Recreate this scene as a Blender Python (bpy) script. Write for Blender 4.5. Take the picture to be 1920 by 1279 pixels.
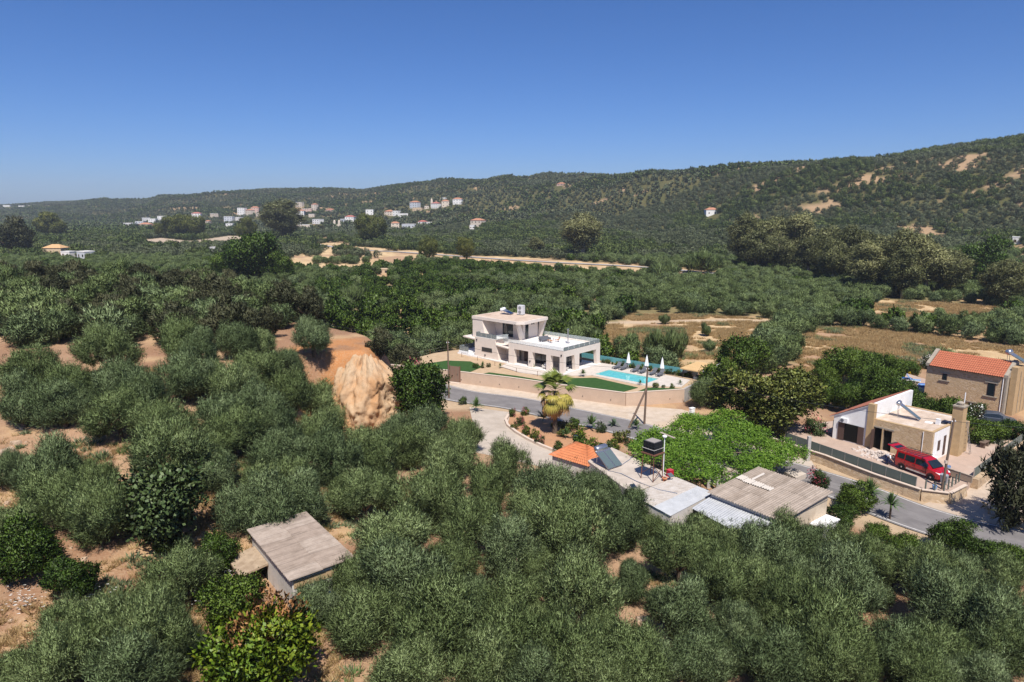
import bpy, bmesh, math, random
import numpy as np
from mathutils import Vector, Matrix
for _o in list(bpy.data.objects): bpy.data.objects.remove(_o)
SC = bpy.context.scene
COL = SC.collection
# ------------------------------------------------------------------ camera
F_PX = 1285.0; CAM_H = 27.0; PITCH = math.radians(10.8)
cam = bpy.data.cameras.new('camera'); cam.sensor_width = 36.0; cam.lens = F_PX/1920*36
cam.clip_start = 0.5; cam.clip_end = 20000
camo = bpy.data.objects.new('camera', cam); COL.objects.link(camo)
camo.location = (0, 0, CAM_H); camo.rotation_euler = (math.radians(90)-PITCH, 0, 0)
SC.camera = camo
# ------------------------------------------------------------------ sky and sun
SUN_DIR = Vector((0.13, -0.99, 0)).normalized()
SUN_EL = math.radians(57)
world = bpy.data.worlds.new('World'); SC.world = world; world.use_nodes = True
wn = world.node_tree.nodes; wl = world.node_tree.links
sky = wn.new('ShaderNodeTexSky'); sky.sky_type = 'NISHITA'; sky.sun_disc = False
sky.sun_elevation = SUN_EL; sky.sun_rotation = math.atan2(SUN_DIR.x, SUN_DIR.y)
sky.altitude = 0; sky.air_density = 0.75; sky.dust_density = 0.65; sky.ozone_density = 7.0
hs = wn.new('ShaderNodeHueSaturation'); hs.inputs['Saturation'].default_value = 1.14; wl.new(sky.outputs[0], hs.inputs['Color'])
wb = wn.new('ShaderNodeMixRGB'); wb.blend_type = 'MULTIPLY'; wb.inputs[0].default_value = 1.0; wb.inputs[2].default_value = (0.91, 0.98, 1.20, 1)
wl.new(hs.outputs[0], wb.inputs[1]); wl.new(wb.outputs[0], wn['Background'].inputs[0]); wn['Background'].inputs[1].default_value = 0.081
sun = bpy.data.lights.new('sun', 'SUN'); sun.energy = 5.0; sun.angle = math.radians(0.53); sun.color = (1.0, 0.945, 0.86)
suno = bpy.data.objects.new('sun', sun); COL.objects.link(suno)
sd = Vector((SUN_DIR.x*math.cos(SUN_EL), SUN_DIR.y*math.cos(SUN_EL), math.sin(SUN_EL)))
suno.rotation_euler = sd.to_track_quat('Z', 'Y').to_euler(); suno.location = (0, -50, 200)
vs = SC.view_settings; vs.view_transform = 'Standard'; vs.look = 'None'; vs.exposure = 0.3; vs.gamma = 1.0
SC.render.resolution_x = 1024; SC.render.resolution_y = 682
RNG = np.random.default_rng(7); random.seed(7)
# ------------------------------------------------------------------ helpers: pixels to points on the ground
def ss(t):
    t = np.clip(t, 0.0, 1.0); return t*t*(3-2*t)
def ray(px, py):
    a = (px-960)/F_PX; b = -(py-639.5)/F_PX
    return np.array([a, math.cos(PITCH)+b*math.sin(PITCH), -math.sin(PITCH)+b*math.cos(PITCH)])
def at(px, py, z=0.0):
    d = ray(px, py); t = (z-CAM_H)/d[2]
    return np.array([d[0]*t, d[1]*t, z])
def pix(x, y, z):
    zz = z-CAM_H; zc = y*math.cos(PITCH)-zz*math.sin(PITCH); up = y*math.sin(PITCH)+zz*math.cos(PITCH)
    return 960+F_PX*x/zc, 639.5-F_PX*up/zc
def at2(pts, z=0.0): return [tuple(at(p[0], p[1], z)[:2]) for p in pts]
def inpoly(x, y, poly):
    x = np.asarray(x, float); y = np.asarray(y, float); r = np.zeros(x.shape, bool); n = len(poly)
    for i in range(n):
        x1, y1 = poly[i]; x2, y2 = poly[(i+1) % n]
        if y1 == y2: continue
        c = ((y1 > y) != (y2 > y)) & (x < (x2-x1)*(y-y1)/(y2-y1)+x1); r ^= c
    return r
def segdist(x, y, path):
    x = np.asarray(x, float); y = np.asarray(y, float); d = np.full(x.shape, 1e9)
    for (x1, y1), (x2, y2) in zip(path[:-1], path[1:]):
        L = (x2-x1)**2+(y2-y1)**2; t = np.clip(((x-x1)*(x2-x1)+(y-y1)*(y2-y1))/L, 0, 1)
        d = np.minimum(d, np.hypot(x-x1-t*(x2-x1), y-y1-t*(y2-y1)))
    return d
def vnoise(x, y, s=0):
    xi = np.floor(x); yi = np.floor(y); fx = x-xi; fy = y-yi
    fx = fx*fx*(3-2*fx); fy = fy*fy*(3-2*fy)
    def hsh(a, b):
        v = np.sin(a*127.1+b*311.7+s*74.7)*43758.5453; return v-np.floor(v)
    return (hsh(xi, yi)*(1-fx)+hsh(xi+1, yi)*fx)*(1-fy)+(hsh(xi, yi+1)*(1-fx)+hsh(xi+1, yi+1)*fx)*fy
def fbm(x, y, s=0, o=4):
    r = 0; a = 0.5; f = 1.0
    for i in range(o): r = r+a*vnoise(x*f, y*f, s+i*3); a *= 0.5; f *= 2.03
    return r
# ------------------------------------------------------------------ helpers: terrain height
SKY_Q = [-600, 0, 110, 193, 277, 300, 400, 500, 633, 680, 767, 847, 900, 947, 977, 1017, 1093, 1150, 1217, 1279, 1387, 1522, 1650, 1762, 1920, 2400]
SKY_Y = [390, 385, 378, 374, 376, 369, 362, 353, 353, 355, 344, 336, 338, 334, 338, 329, 325, 328, 319, 320, 307, 301, 292, 271, 249, 230]
RD_Q = [-600, 0, 300, 600, 850, 1100, 1200, 1400, 1500, 1920, 2400]
RD_R = [2900, 2500, 2200, 1900, 1600, 1350, 1220, 960, 880, 720, 640]
BS_Q = [-600, 0, 600, 900, 1100, 1300, 1500, 1920, 2400]
BS_B = [1500, 1300, 950, 640, 480, 400, 360, 300, 260]
ROAD = [(-40.0, 118.0), (-22.0, 108.5), (-14.5, 104.3), (-7.4, 98.0), (0.4, 94.1), (7.4, 88.6), (14.5, 82.9), (20.5, 76.2), (27.5, 69.5), (32.6, 63.6), (36.0, 57.6), (39.6, 53.8), (46.0, 49.6), (58.0, 43.0), (80.0, 33.0)]
LANE = [(38.6, 56.5), (43.5, 59.8), (48.5, 63.8), (62.0, 75.0), (76.0, 86.0)]
DRIVE = at2([(880, 764), (958, 774), (952, 795), (985, 822), (1052, 852), (1075, 868), (1030, 880), (940, 858), (885, 848), (890, 810)], 0.0)
def ridge_h(q):
    R = np.interp(q, RD_Q, RD_R); Sy = np.interp(q, SKY_Q, SKY_Y)
    b = -(Sy-639.5)/F_PX
    return R, CAM_H+R*(-math.sin(PITCH)+b*math.cos(PITCH))/(math.cos(PITCH)+b*math.sin(PITCH))-4.0
def hill_left(x, y):
    k = ss((y-82.2)/2.6)
    e = (-24+np.maximum(84-y, 0)*0.87)*(1-k)+np.where(y < 92, -13.0, -13-(y-92)*0.55)*k
    w = (8+np.maximum(84-y, 0)*1.05)*(1-k)+np.where(y < 98, 6.0, 6+(y-98)*0.5)*k
    A = 3.6+5.8*ss((y-26)/52)+1.5*ss((-25-x)/80)*ss((y-60)/70)
    return A*ss((e-x)/w)*(1-ss((y-135)/60))
def hgt(x, y, detail=True):
    x = np.asarray(x, float); y = np.asarray(y, float)
    yy = np.maximum(y, 1.0); q = 960+1309*x/yy
    hl = hill_left(x, y)
    R, Zr = ridge_h(q); B = np.interp(q, BS_Q, BS_B)
    t = (y-B)/(R-B); tt = np.clip(t, 0, 1)
    p = np.where(q > 880, 0.5*tt+0.5*ss((tt-0.38)/0.3), 0.62*tt*tt*(3-2*tt)+0.38*tt)
    wob = (fbm(x/150, y/150, 2)-0.5)*np.where(q < 1250, 44.0, 24.0)*np.clip(tt*4, 0, 1)*np.clip((1-tt)*4, 0, 1)
    ter = (fbm(x/40, y/40, 9)-0.5)*7*np.clip(tt*5, 0, 1)*np.clip((1-tt)*6, 0, 1)
    hf = Zr*p+wob+ter
    hf = np.where(t > 1, Zr*(1-0.35*np.clip(t-1, 0, 2)), hf); hf = np.where(t < 0, 0, hf)
    hf = np.where(y < 150, 0, np.maximum(hf, 0))
    pad = ss(1-(np.hypot(x-63, y-88)-9)/7)*1.5
    r = hl+hf+pad
    if detail:
        n = (fbm(x/9, y/9, 5)-0.47)*0.9*np.clip(hl/2, 0, 1)+(fbm(x/2.2, y/2.2, 6)-0.47)*0.28*np.clip(0.15+hl/3, 0, 1)
        keep = np.clip((segdist(x, y, ROAD)-5)/6, 0, 1)*np.clip((np.hypot(x+16, y-43)-5)/3, 0, 1)
        keep = keep*np.clip(1-((x > 0) & (y > 45) & (y < 118))*1.0, 0, 1)
        r = r+n*keep
    # pad under the small shed
    k = ss(1-(np.hypot(x+16, y-42.6)-4.5)/3.5)
    return r*(1-k)+2.3*k
def gp(px, py, off=0.0):
    """where the line of sight through a pixel meets the ground (raised by off)"""
    d = ray(px, py); T = 12*1.006**np.arange(1, 960)
    P = np.outer(T, d); z = CAM_H+P[:, 2]; hh = hgt(P[:, 0], P[:, 1])+off
    i = np.argmax(z < hh)
    if not (z < hh).any(): i = len(T)-1
    g0 = z[i-1]-hh[i-1]; g1 = z[i]-hh[i]; f = g0/(g0-g1) if g0 != g1 else 0
    t = T[i-1]+(T[i]-T[i-1])*f
    return float(d[0]*t), float(d[1]*t)
# ------------------------------------------------------------------ helpers: meshes
class MB:
    def __init__(s): s.v = []; s.f = []
    def add(s, vs, fs):
        o = len(s.v); s.v += [tuple(map(float, p)) for p in vs]; s.f += [tuple(i+o for i in f) for f in fs]; return s
    def box(s, x0, x1, y0, y1, z0, z1):
        return s.hexa([(x0, y0, z0), (x1, y0, z0), (x1, y1, z0), (x0, y1, z0), (x0, y0, z1), (x1, y0, z1), (x1, y1, z1), (x0, y1, z1)])
    def hexa(s, p):
        return s.add(p, [(0, 3, 2, 1), (4, 5, 6, 7), (0, 1, 5, 4), (1, 2, 6, 5), (2, 3, 7, 6), (3, 0, 4, 7)])
    def prism(s, poly, z0, z1):
        a = sum(poly[i][0]*poly[(i+1) % len(poly)][1]-poly[(i+1) % len(poly)][0]*poly[i][1] for i in range(len(poly)))
        if a < 0: poly = poly[::-1]
        n = len(poly)
        z0f = z0 if callable(z0) else (lambda x, y: z0); z1f = z1 if callable(z1) else (lambda x, y: z1)
        vs = [(x, y, z0f(x, y)) for x, y in poly]+[(x, y, z1f(x, y)) for x, y in poly]
        fs = [tuple(range(n-1, -1, -1)), tuple(range(n, 2*n))]+[(i, (i+1) % n, n+(i+1) % n, n+i) for i in range(n)]
        return s.add(vs, fs)
    def tube(s, path, r, n=6, r2=None):
        path = [Vector(p) for p in path]; m = len(path); vs = []; fs = []
        for i, p in enumerate(path):
            d = (path[min(i+1, m-1)]-path[max(i-1, 0)]).normalized()
            a = d.orthogonal().normalized() if abs(d.z) < 0.95 else Vector((1, 0, 0)); a = (a-d*a.dot(d)).normalized(); b = d.cross(a)
            rr = r if r2 is None else r+(r2-r)*i/(m-1)
            for k in range(n):
                t = 2*math.pi*k/n; q = p+(a*math.cos(t)+b*math.sin(t))*rr; vs.append(q)
        for i in range(m-1):
            for k in range(n): fs.append((i*n+k, i*n+(k+1) % n, (i+1)*n+(k+1) % n, (i+1)*n+k))
        fs.append(tuple(range(n-1, -1, -1))); fs.append(tuple((m-1)*n+k for k in range(n)))
        return s.add(vs, fs)
    def lathe(s, prof, c=(0, 0, 0), n=12):
        vs = []; fs = []; m = len(prof)
        for r, z in prof:
            for k in range(n):
                t = 2*math.pi*k/n; vs.append((c[0]+r*math.cos(t), c[1]+r*math.sin(t), c[2]+z))
        for i in range(m-1):
            for k in range(n): fs.append((i*n+k, i*n+(k+1) % n, (i+1)*n+(k+1) % n, (i+1)*n+k))
        fs.append(tuple(range(n-1, -1, -1))); fs.append(tuple((m-1)*n+k for k in range(n)))
        return s.add(vs, fs)
    def sheet(s, p00, p10, p11, p01, waves, amp, thick=0.02):
        """corrugated sheet: waves run across p00->p10, ridges run along p00->p01"""
        a, b, c, d = map(Vector, (p00, p10, p11, p01)); nrm = (b-a).cross(d-a).normalized(); n = waves*4; vs = []
        for i in range(n+1):
            t = i/n; w = math.sin(i*math.pi/2)*amp
            vs += [a.lerp(b, t)+nrm*w, d.lerp(c, t)+nrm*w]
        return s.add(vs, [(2*i, 2*i+2, 2*i+3, 2*i+1) for i in range(n)])
    def mesh(s, name):
        m = bpy.data.meshes.new(name); m.from_pydata(s.v, [], s.f); m.update(); return m
    def build(s, name, mat, parent=None, smooth=False):
        return link(name, s.mesh(name), mat, parent, smooth)
def link(name, me, mat=None, parent=None, smooth=False):
    if mat is not None and not me.materials: me.materials.append(mat)
    if smooth:
        me.polygons.foreach_set('use_smooth', [True]*len(me.polygons))
    o = bpy.data.objects.new(name, me); COL.objects.link(o)
    if parent is not None: o.parent = parent
    return o
def tag(o, label=None, cat=None, group=None, kind=None):
    if label: o['label'] = label
    if cat: o['category'] = cat
    if group: o['group'] = group
    if kind: o['kind'] = kind
    return o
def thing(name, label, cat, loc=(0, 0, 0), rotz=0.0, group=None):
    o = bpy.data.objects.new(name, None); COL.objects.link(o); o.empty_display_size = 0.3
    o.location = loc; o.rotation_euler = (0, 0, rotz); return tag(o, label, cat, group)
def box(name, mat, parent, *a): return MB().box(*a).build(name, mat, parent)
def dup(root, loc, rotz, label=None, scale=None):
    r = root.copy(); COL.objects.link(r); r.location = loc; r.rotation_euler = (0, 0, rotz)
    if scale is not None: r.scale = (scale,)*3 if not hasattr(scale, '__len__') else scale
    if label: r['label'] = label
    for ch in root.children:
        c = ch.copy(); COL.objects.link(c); c.parent = r
        for g in ch.children:
            d = g.copy(); COL.objects.link(d); d.parent = c
    return r
# ------------------------------------------------------------------ helpers: materials
def newmat(name):
    m = bpy.data.materials.new(name); m.use_nodes = True
    nt = m.node_tree; return m, nt, nt.nodes['Principled BSDF']
def NN(nt, t, **kw):
    n = nt.nodes.new(t)
    for k, v in kw.items(): setattr(n, k, v)
    return n
def mixc(nt, fac, a, b):
    n = NN(nt, 'ShaderNodeMix', data_type='RGBA')
    for s, v in ((n.inputs[0], fac), (n.inputs[6], a), (n.inputs[7], b)):
        if hasattr(v, 'default_value') or hasattr(v, 'is_linked'): nt.links.new(v, s)
        elif isinstance(v, (int, float)): s.default_value = v
        else: s.default_value = (*v, 1)
    return n.outputs[2]
def mapr(nt, v, a, b, c=0.0, d=1.0):
    n = NN(nt, 'ShaderNodeMapRange'); nt.links.new(v, n.inputs[0])
    for i, k in zip((1, 2, 3, 4), (a, b, c, d)): n.inputs[i].default_value = k
    return n.outputs[0]
def noise(nt, co, scale, detail=5, rough=0.6, stretch=None):
    n = NN(nt, 'ShaderNodeTexNoise'); n.inputs['Scale'].default_value = scale
    n.inputs['Detail'].default_value = detail; n.inputs['Roughness'].default_value = rough
    if stretch:
        mp = NN(nt, 'ShaderNodeMapping'); mp.inputs['Scale'].default_value = stretch
        nt.links.new(co, mp.inputs[0]); co = mp.outputs[0]
    nt.links.new(co, n.inputs['Vector']); return n.outputs[0]
def bump(nt, bs, hgt_out, strength, dist=0.05):
    b = NN(nt, 'ShaderNodeBump'); b.inputs['Strength'].default_value = strength; b.inputs['Distance'].default_value = dist
    nt.links.new(hgt_out, b.inputs['Height']); nt.links.new(b.outputs[0], bs.inputs['Normal'])
def plain(name, c, rough=0.7, spec=0.3, metal=0.0, c2=None, scale=3.0, lo=0.35, hi=0.65, bmp=0.0, bscale=20, stretch=None, c3=None, s3=0.6):
    m, nt, b = newmat(name); b.inputs['Roughness'].default_value = rough
    b.inputs['Specular IOR Level'].default_value = spec; b.inputs['Metallic'].default_value = metal
    b.inputs['Base Color'].default_value = (*c, 1)
    if c2 is not None or bmp:
        tc = NN(nt, 'ShaderNodeTexCoord').outputs['Object']
        if c2 is not None:
            col = mixc(nt, mapr(nt, noise(nt, tc, scale, 6, 0.65, stretch), lo, hi), c, c2)
            if c3 is not None: col = mixc(nt, mapr(nt, noise(nt, tc, s3, 4, 0.6), 0.5, 0.72), col, c3)
            nt.links.new(col, b.inputs['Base Color'])
        if bmp: bump(nt, b, noise(nt, tc, bscale, 4), bmp)
    return m
def glassmat(name, tint=(0.75, 0.9, 0.88), alpha=0.18, rough=0.05):
    m, nt, b = newmat(name); nt.nodes.remove(b)
    tr = NN(nt, 'ShaderNodeBsdfTransparent'); gl = NN(nt, 'ShaderNodeBsdfGlossy'); df = NN(nt, 'ShaderNodeBsdfDiffuse')
    df.inputs[0].default_value = (*tint, 1); gl.inputs['Roughness'].default_value = rough
    fr = NN(nt, 'ShaderNodeFresnel'); fr.inputs[0].default_value = 1.45
    m1 = NN(nt, 'ShaderNodeMixShader'); m1.inputs[0].default_value = alpha; m2 = NN(nt, 'ShaderNodeMixShader')
    nt.links.new(tr.outputs[0], m1.inputs[1]); nt.links.new(df.outputs[0], m1.inputs[2])
    nt.links.new(fr.outputs[0], m2.inputs[0]); nt.links.new(m1.outputs[0], m2.inputs[1]); nt.links.new(gl.outputs[0], m2.inputs[2])
    nt.links.new(m2.outputs[0], nt.nodes['Material Output'].inputs[0]); return m
def masonry(name, cols, mortar, scale=3.2, bmp=0.6, flat=1.7):
    m, nt, b = newmat(name); b.inputs['Roughness'].default_value = 0.9; b.inputs['Specular IOR Level'].default_value = 0.15
    tc = NN(nt, 'ShaderNodeTexCoord').outputs['Object']; mp = NN(nt, 'ShaderNodeMapping'); mp.inputs['Scale'].default_value = (1, 1, flat)
    nt.links.new(tc, mp.inputs[0])
    wob = NN(nt, 'ShaderNodeTexNoise'); wob.inputs['Scale'].default_value = 2.5; nt.links.new(mp.outputs[0], wob.inputs['Vector'])
    ad = NN(nt, 'ShaderNodeMixRGB'); ad.blend_type = 'ADD'; ad.inputs[0].default_value = 0.18
    nt.links.new(mp.outputs[0], ad.inputs[1]); nt.links.new(wob.outputs[1], ad.inputs[2])
    v = NN(nt, 'ShaderNodeTexVoronoi'); v.inputs['Scale'].default_value = scale; nt.links.new(ad.outputs[0], v.inputs['Vector'])
    e = NN(nt, 'ShaderNodeTexVoronoi', feature='DISTANCE_TO_EDGE'); e.inputs['Scale'].default_value = scale; nt.links.new(ad.outputs[0], e.inputs['Vector'])
    sp = NN(nt, 'ShaderNodeSeparateColor'); nt.links.new(v.outputs['Color'], sp.inputs[0])
    rp = NN(nt, 'ShaderNodeValToRGB'); rp.color_ramp.interpolation = 'LINEAR'
    el = rp.color_ramp.elements; el[0].color = (*cols[0], 1); el[1].color = (*cols[-1], 1)
    for i, c in enumerate(cols[1:-1]): x = el.new((i+1)/(len(cols)-1)); x.color = (*c, 1)
    nt.links.new(sp.outputs[0], rp.inputs[0])
    ed = mapr(nt, e.outputs['Distance'], 0.02, 0.09)
    c1 = mixc(nt, mapr(nt, noise(nt, tc, 9, 4), 0.3, 0.75, 0, 0.35), rp.outputs[0], cols[0])
    nt.links.new(mixc(nt, ed, mortar, c1), b.inputs['Base Color']); bump(nt, b, ed, bmp, 0.03); return m
def leafmat(name, ramp, rough=0.55, spec=0.3, trans=0.22, objvar=0.25, tcol=None):
    m, nt, b = newmat(name); b.inputs['Roughness'].default_value = rough; b.inputs['Specular IOR Level'].default_value = spec
    at_ = NN(nt, 'ShaderNodeAttribute', attribute_name='tint'); oi = NN(nt, 'ShaderNodeObjectInfo')
    rp = NN(nt, 'ShaderNodeValToRGB'); el = rp.color_ramp.elements; el[0].color = (*ramp[0], 1); el[1].color = (*ramp[-1], 1)
    for i, c in enumerate(ramp[1:-1]): x = el.new((i+1)/(len(ramp)-1)); x.color = (*c, 1)
    ma = NN(nt, 'ShaderNodeMath', operation='MULTIPLY_ADD'); nt.links.new(oi.outputs['Random'], ma.inputs[0])
    ma.inputs[1].default_value = objvar*2; ma.inputs[2].default_value = -objvar
    ad = NN(nt, 'ShaderNodeMath', operation='ADD'); nt.links.new(at_.outputs['Fac'], ad.inputs[0]); nt.links.new(ma.outputs[0], ad.inputs[1])
    nt.links.new(ad.outputs[0], rp.inputs[0]); nt.links.new(rp.outputs[0], b.inputs['Base Color'])
    if trans:
        t = NN(nt, 'ShaderNodeBsdfTranslucent'); mx = NN(nt, 'ShaderNodeMixShader'); mx.inputs[0].default_value = trans
        nt.links.new(rp.outputs[0], t.inputs[0]); nt.links.new(b.outputs[0], mx.inputs[1]); nt.links.new(t.outputs[0], mx.inputs[2])
        nt.links.new(mx.outputs[0], nt.nodes['Material Output'].inputs[0])
    return m
M = {}
def groovy(name, c, c2, axis, period, depth=0.55):
    m, nt, b = newmat(name); b.inputs['Roughness'].default_value = 0.95; b.inputs['Specular IOR Level'].default_value = 0.1
    tc = NN(nt, 'ShaderNodeTexCoord').outputs['Object']; w = NN(nt, 'ShaderNodeTexWave', wave_type='BANDS', bands_direction=axis); w.inputs['Scale'].default_value = 2*math.pi/(20*period); w.inputs['Distortion'].default_value = 0.4; w.inputs['Detail'].default_value = 1.0; nt.links.new(tc, w.inputs['Vector'])
    col = mixc(nt, mapr(nt, noise(nt, tc, 1.7, 6, 0.65), 0.35, 0.68), c, c2); st = (0.25, 3, 1) if axis == 'Y' else (3, 0.25, 1)
    col = mixc(nt, mapr(nt, noise(nt, tc, 2.2, 4, 0.6, st), 0.5, 0.75, 0, 0.6), col, tuple(v*0.55 for v in c2)); col = mixc(nt, mapr(nt, w.outputs[1], 0.15, 0.75, depth, 0.0), col, tuple(v*0.45 for v in c2))
    nt.links.new(col, b.inputs['Base Color']); bump(nt, b, noise(nt, tc, 12, 4), 0.25); return m
M['plaster'] = plain('villa_plaster', (0.74, 0.65, 0.57), 0.85, 0.2, c2=(0.68, 0.59, 0.515), scale=1.5, bmp=0.05, bscale=40)
M['terrace'] = plain('pale_terrace_tile', (0.78, 0.75, 0.71), 0.6, 0.3, c2=(0.70, 0.67, 0.63), scale=2)
M['roofscreed'] = plain('roof_screed', (0.50, 0.38, 0.29), 0.9, 0.1, c2=(0.60, 0.48, 0.38), scale=0.8, c3=(0.45, 0.33, 0.25), s3=0.35)
M['deck'] = plain('stone_deck', (0.60, 0.54, 0.47), 0.75, 0.25, c2=(0.52, 0.46, 0.40), scale=1.2)
M['darkglass'] = plain('window_glass', (0.015, 0.022, 0.028), 0.06, 0.6)
M['frame'] = plain('dark_frame', (0.03, 0.032, 0.035), 0.5, 0.4)
M['railglass'] = glassmat('rail_glass', (0.85, 0.94, 0.93), 0.24)
M['teal'] = glassmat('teal_screen_glass', (0.16, 0.44, 0.47), 0.72, 0.15)
M['wallbeige'] = plain('boundary_wall_render', (0.54, 0.405, 0.305), 0.9, 0.15, c2=(0.49, 0.365, 0.275), scale=0.9, bmp=0.05, bscale=30)
M['wallcap'] = plain('wall_cap', (0.60, 0.49, 0.40), 0.85, 0.2)
M['concrete'] = plain('raw_concrete', (0.45, 0.42, 0.39), 0.9, 0.15, c2=(0.36, 0.34, 0.32), scale=1.2, stretch=(1, 1, 3), bmp=0.1, bscale=14)
M['drive'] = plain('driveway_concrete', (0.50, 0.43, 0.36), 0.9, 0.15, c2=(0.42, 0.36, 0.30), scale=0.8, c3=(0.38, 0.32, 0.26), s3=0.25)
M['white'] = plain('white_paint', (0.80, 0.80, 0.80), 0.6, 0.3)
M['whitewash'] = plain('whitewash', (0.78, 0.77, 0.76), 0.9, 0.15, c2=(0.66, 0.64, 0.62), scale=1.3, lo=0.45, hi=0.8)
M['oldwash'] = plain('weathered_whitewash', (0.62, 0.58, 0.54), 0.9, 0.15, c2=(0.46, 0.42, 0.38), scale=2.2, lo=0.4, hi=0.75, c3=(0.72, 0.64, 0.55), s3=1.1, bmp=0.2, bscale=8)
M['bark'] = plain('bark', (0.16, 0.12, 0.09), 0.95, 0.1, c2=(0.09, 0.07, 0.05), scale=6, bmp=0.5, bscale=14)
M['palebark'] = plain('eucalyptus_bark', (0.42, 0.36, 0.29), 0.9, 0.1, c2=(0.25, 0.20, 0.16), scale=2)
M['wood'] = plain('weathered_pole_wood', (0.20, 0.145, 0.11), 0.9, 0.1, c2=(0.13, 0.09, 0.07), scale=4, stretch=(4, 4, 0.4))
M['teak'] = plain('teak', (0.42, 0.22, 0.11), 0.6, 0.3)
M['greyfab'] = plain('grey_cushion', (0.13, 0.135, 0.15), 0.9, 0.1)
M['palefab'] = plain('pale_cushion', (0.55, 0.52, 0.48), 0.9, 0.1)
M['parasol'] = plain('parasol_cloth', (0.80, 0.80, 0.80), 0.8, 0.1)
M['metal'] = plain('galvanised_steel', (0.55, 0.55, 0.56), 0.35, 0.5, 0.9)
M['silversheet'] = plain('silver_roof_sheet', (0.50, 0.51, 0.52), 0.6, 0.3, 0.15, c2=(0.41, 0.42, 0.43), scale=1.2)
M['dirtysheet'] = plain('stained_roof_sheet', (0.52, 0.48, 0.44), 0.6, 0.3, 0.1, c2=(0.38, 0.33, 0.28), scale=1.4, stretch=(1, 3, 1))
M['asbestos'] = groovy('fibre_cement_sheet', (0.40, 0.335, 0.28), (0.31, 0.255, 0.21), 'Y', 0.2203, 0.4)
M['asbestos2'] = plain('fibre_cement_sheet_pale', (0.40, 0.335, 0.28), 0.95, 0.1, c2=(0.34, 0.285, 0.235), scale=1.9, bmp=0.2, bscale=12)
M['asbestos3'] = groovy('fibre_cement_sheet_dark', (0.345, 0.285, 0.235), (0.26, 0.21, 0.17), 'Y', 0.2203, 0.4)
M['shedsheet1'] = groovy('shed_sheet_grey_brown', (0.36, 0.29, 0.24), (0.27, 0.215, 0.175), 'X', 0.2186)
M['shedsheet2'] = groovy('shed_sheet_dusty', (0.42, 0.35, 0.295), (0.31, 0.25, 0.205), 'X', 0.2186)
M['newsheet'] = plain('clean_patch_sheet', (0.50, 0.455, 0.405), 0.9, 0.1)
M['tile'] = plain('clay_roof_tile', (0.37, 0.118, 0.066), 0.8, 0.2, c2=(0.46, 0.165, 0.09), scale=2.5, c3=(0.42, 0.13, 0.07), s3=3.0)
M['tiledull'] = plain('dull_clay_tile', (0.36, 0.135, 0.085), 0.85, 0.2, c2=(0.44, 0.18, 0.12), scale=2.0, c3=(0.29, 0.10, 0.07), s3=1.5)
M['orangetile'] = plain('orange_clay_tile', (0.58, 0.215, 0.095), 0.8, 0.2, c2=(0.50, 0.175, 0.075), scale=2.2)
M['stone'] = masonry('rubble_stone', [(0.42, 0.29, 0.165), (0.56, 0.41, 0.25), (0.48, 0.34, 0.20), (0.64, 0.49, 0.33)], (0.54, 0.41, 0.27))
M['stonewall'] = masonry('retaining_wall_stone', [(0.36, 0.26, 0.165), (0.50, 0.38, 0.25), (0.43, 0.30, 0.185), (0.58, 0.46, 0.33)], (0.47, 0.35, 0.23), 2.6)
M['sandstone'] = plain('sandstone', (0.48, 0.34, 0.19), 0.9, 0.15, c2=(0.40, 0.28, 0.155), scale=2.0, bmp=0.2, bscale=8)
M['trimstone'] = plain('grey_trim_stone', (0.38, 0.33, 0.26), 0.9, 0.15, c2=(0.30, 0.26, 0.21), scale=3)
M['brown'] = plain('brown_shutter', (0.09, 0.055, 0.045), 0.6, 0.3)
M['black'] = plain('black_plastic', (0.012, 0.012, 0.015), 0.5, 0.4)
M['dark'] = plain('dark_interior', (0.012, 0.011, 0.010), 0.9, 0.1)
M['interior'] = plain('shaded_room_wall', (0.40, 0.35, 0.30), 0.9, 0.1)
M['rust'] = plain('rusty_iron', (0.16, 0.07, 0.045), 0.8, 0.3)
M['redkerb'] = plain('red_painted_rail', (0.28, 0.085, 0.055), 0.7, 0.3)
M['terracotta'] = plain('terracotta', (0.50, 0.20, 0.10), 0.85, 0.2)
M['panel'] = plain('solar_glass', (0.012, 0.02, 0.05), 0.08, 0.7, c2=(0.02, 0.035, 0.085), scale=2)
M['panelgrey'] = plain('solar_glass_grey', (0.10, 0.135, 0.14), 0.15, 0.6)
M['carred'] = plain('red_car_paint', (0.40, 0.003, 0.010), 0.25, 0.5)
M['carred'].node_tree.nodes['Principled BSDF'].inputs['Coat Weight'].default_value = 0.6
M['carpink'] = plain('sunlit_roof_rail', (0.55, 0.10, 0.13), 0.35, 0.5)
M['silver'] = plain('silver_sill', (0.55, 0.55, 0.56), 0.35, 0.5, 0.5)
M['tyre'] = plain('tyre_rubber', (0.015, 0.015, 0.016), 0.85, 0.2)
M['rim'] = plain('wheel_rim', (0.50, 0.50, 0.52), 0.35, 0.5, 0.6)
M['blue'] = plain('blue_plastic', (0.03, 0.14, 0.45), 0.5, 0.4)
M['paleblue'] = plain('pale_blue_plastic', (0.20, 0.35, 0.60), 0.5, 0.4)
M['fence'] = plain('grey_green_fence_panel', (0.125, 0.15, 0.13), 0.7, 0.3, c2=(0.10, 0.12, 0.105), scale=7, stretch=(3, 3, 0.3))
M['rubble'] = plain('plaster_rubble', (0.62, 0.55, 0.50), 0.95, 0.1, c2=(0.48, 0.40, 0.34), scale=3, bmp=0.4, bscale=6)
M['pavers'] = plain('pinkish_pavers', (0.46, 0.34, 0.27), 0.9, 0.15, c2=(0.40, 0.30, 0.24), scale=1.5, c3=(0.50, 0.40, 0.33), s3=0.4)
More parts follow.
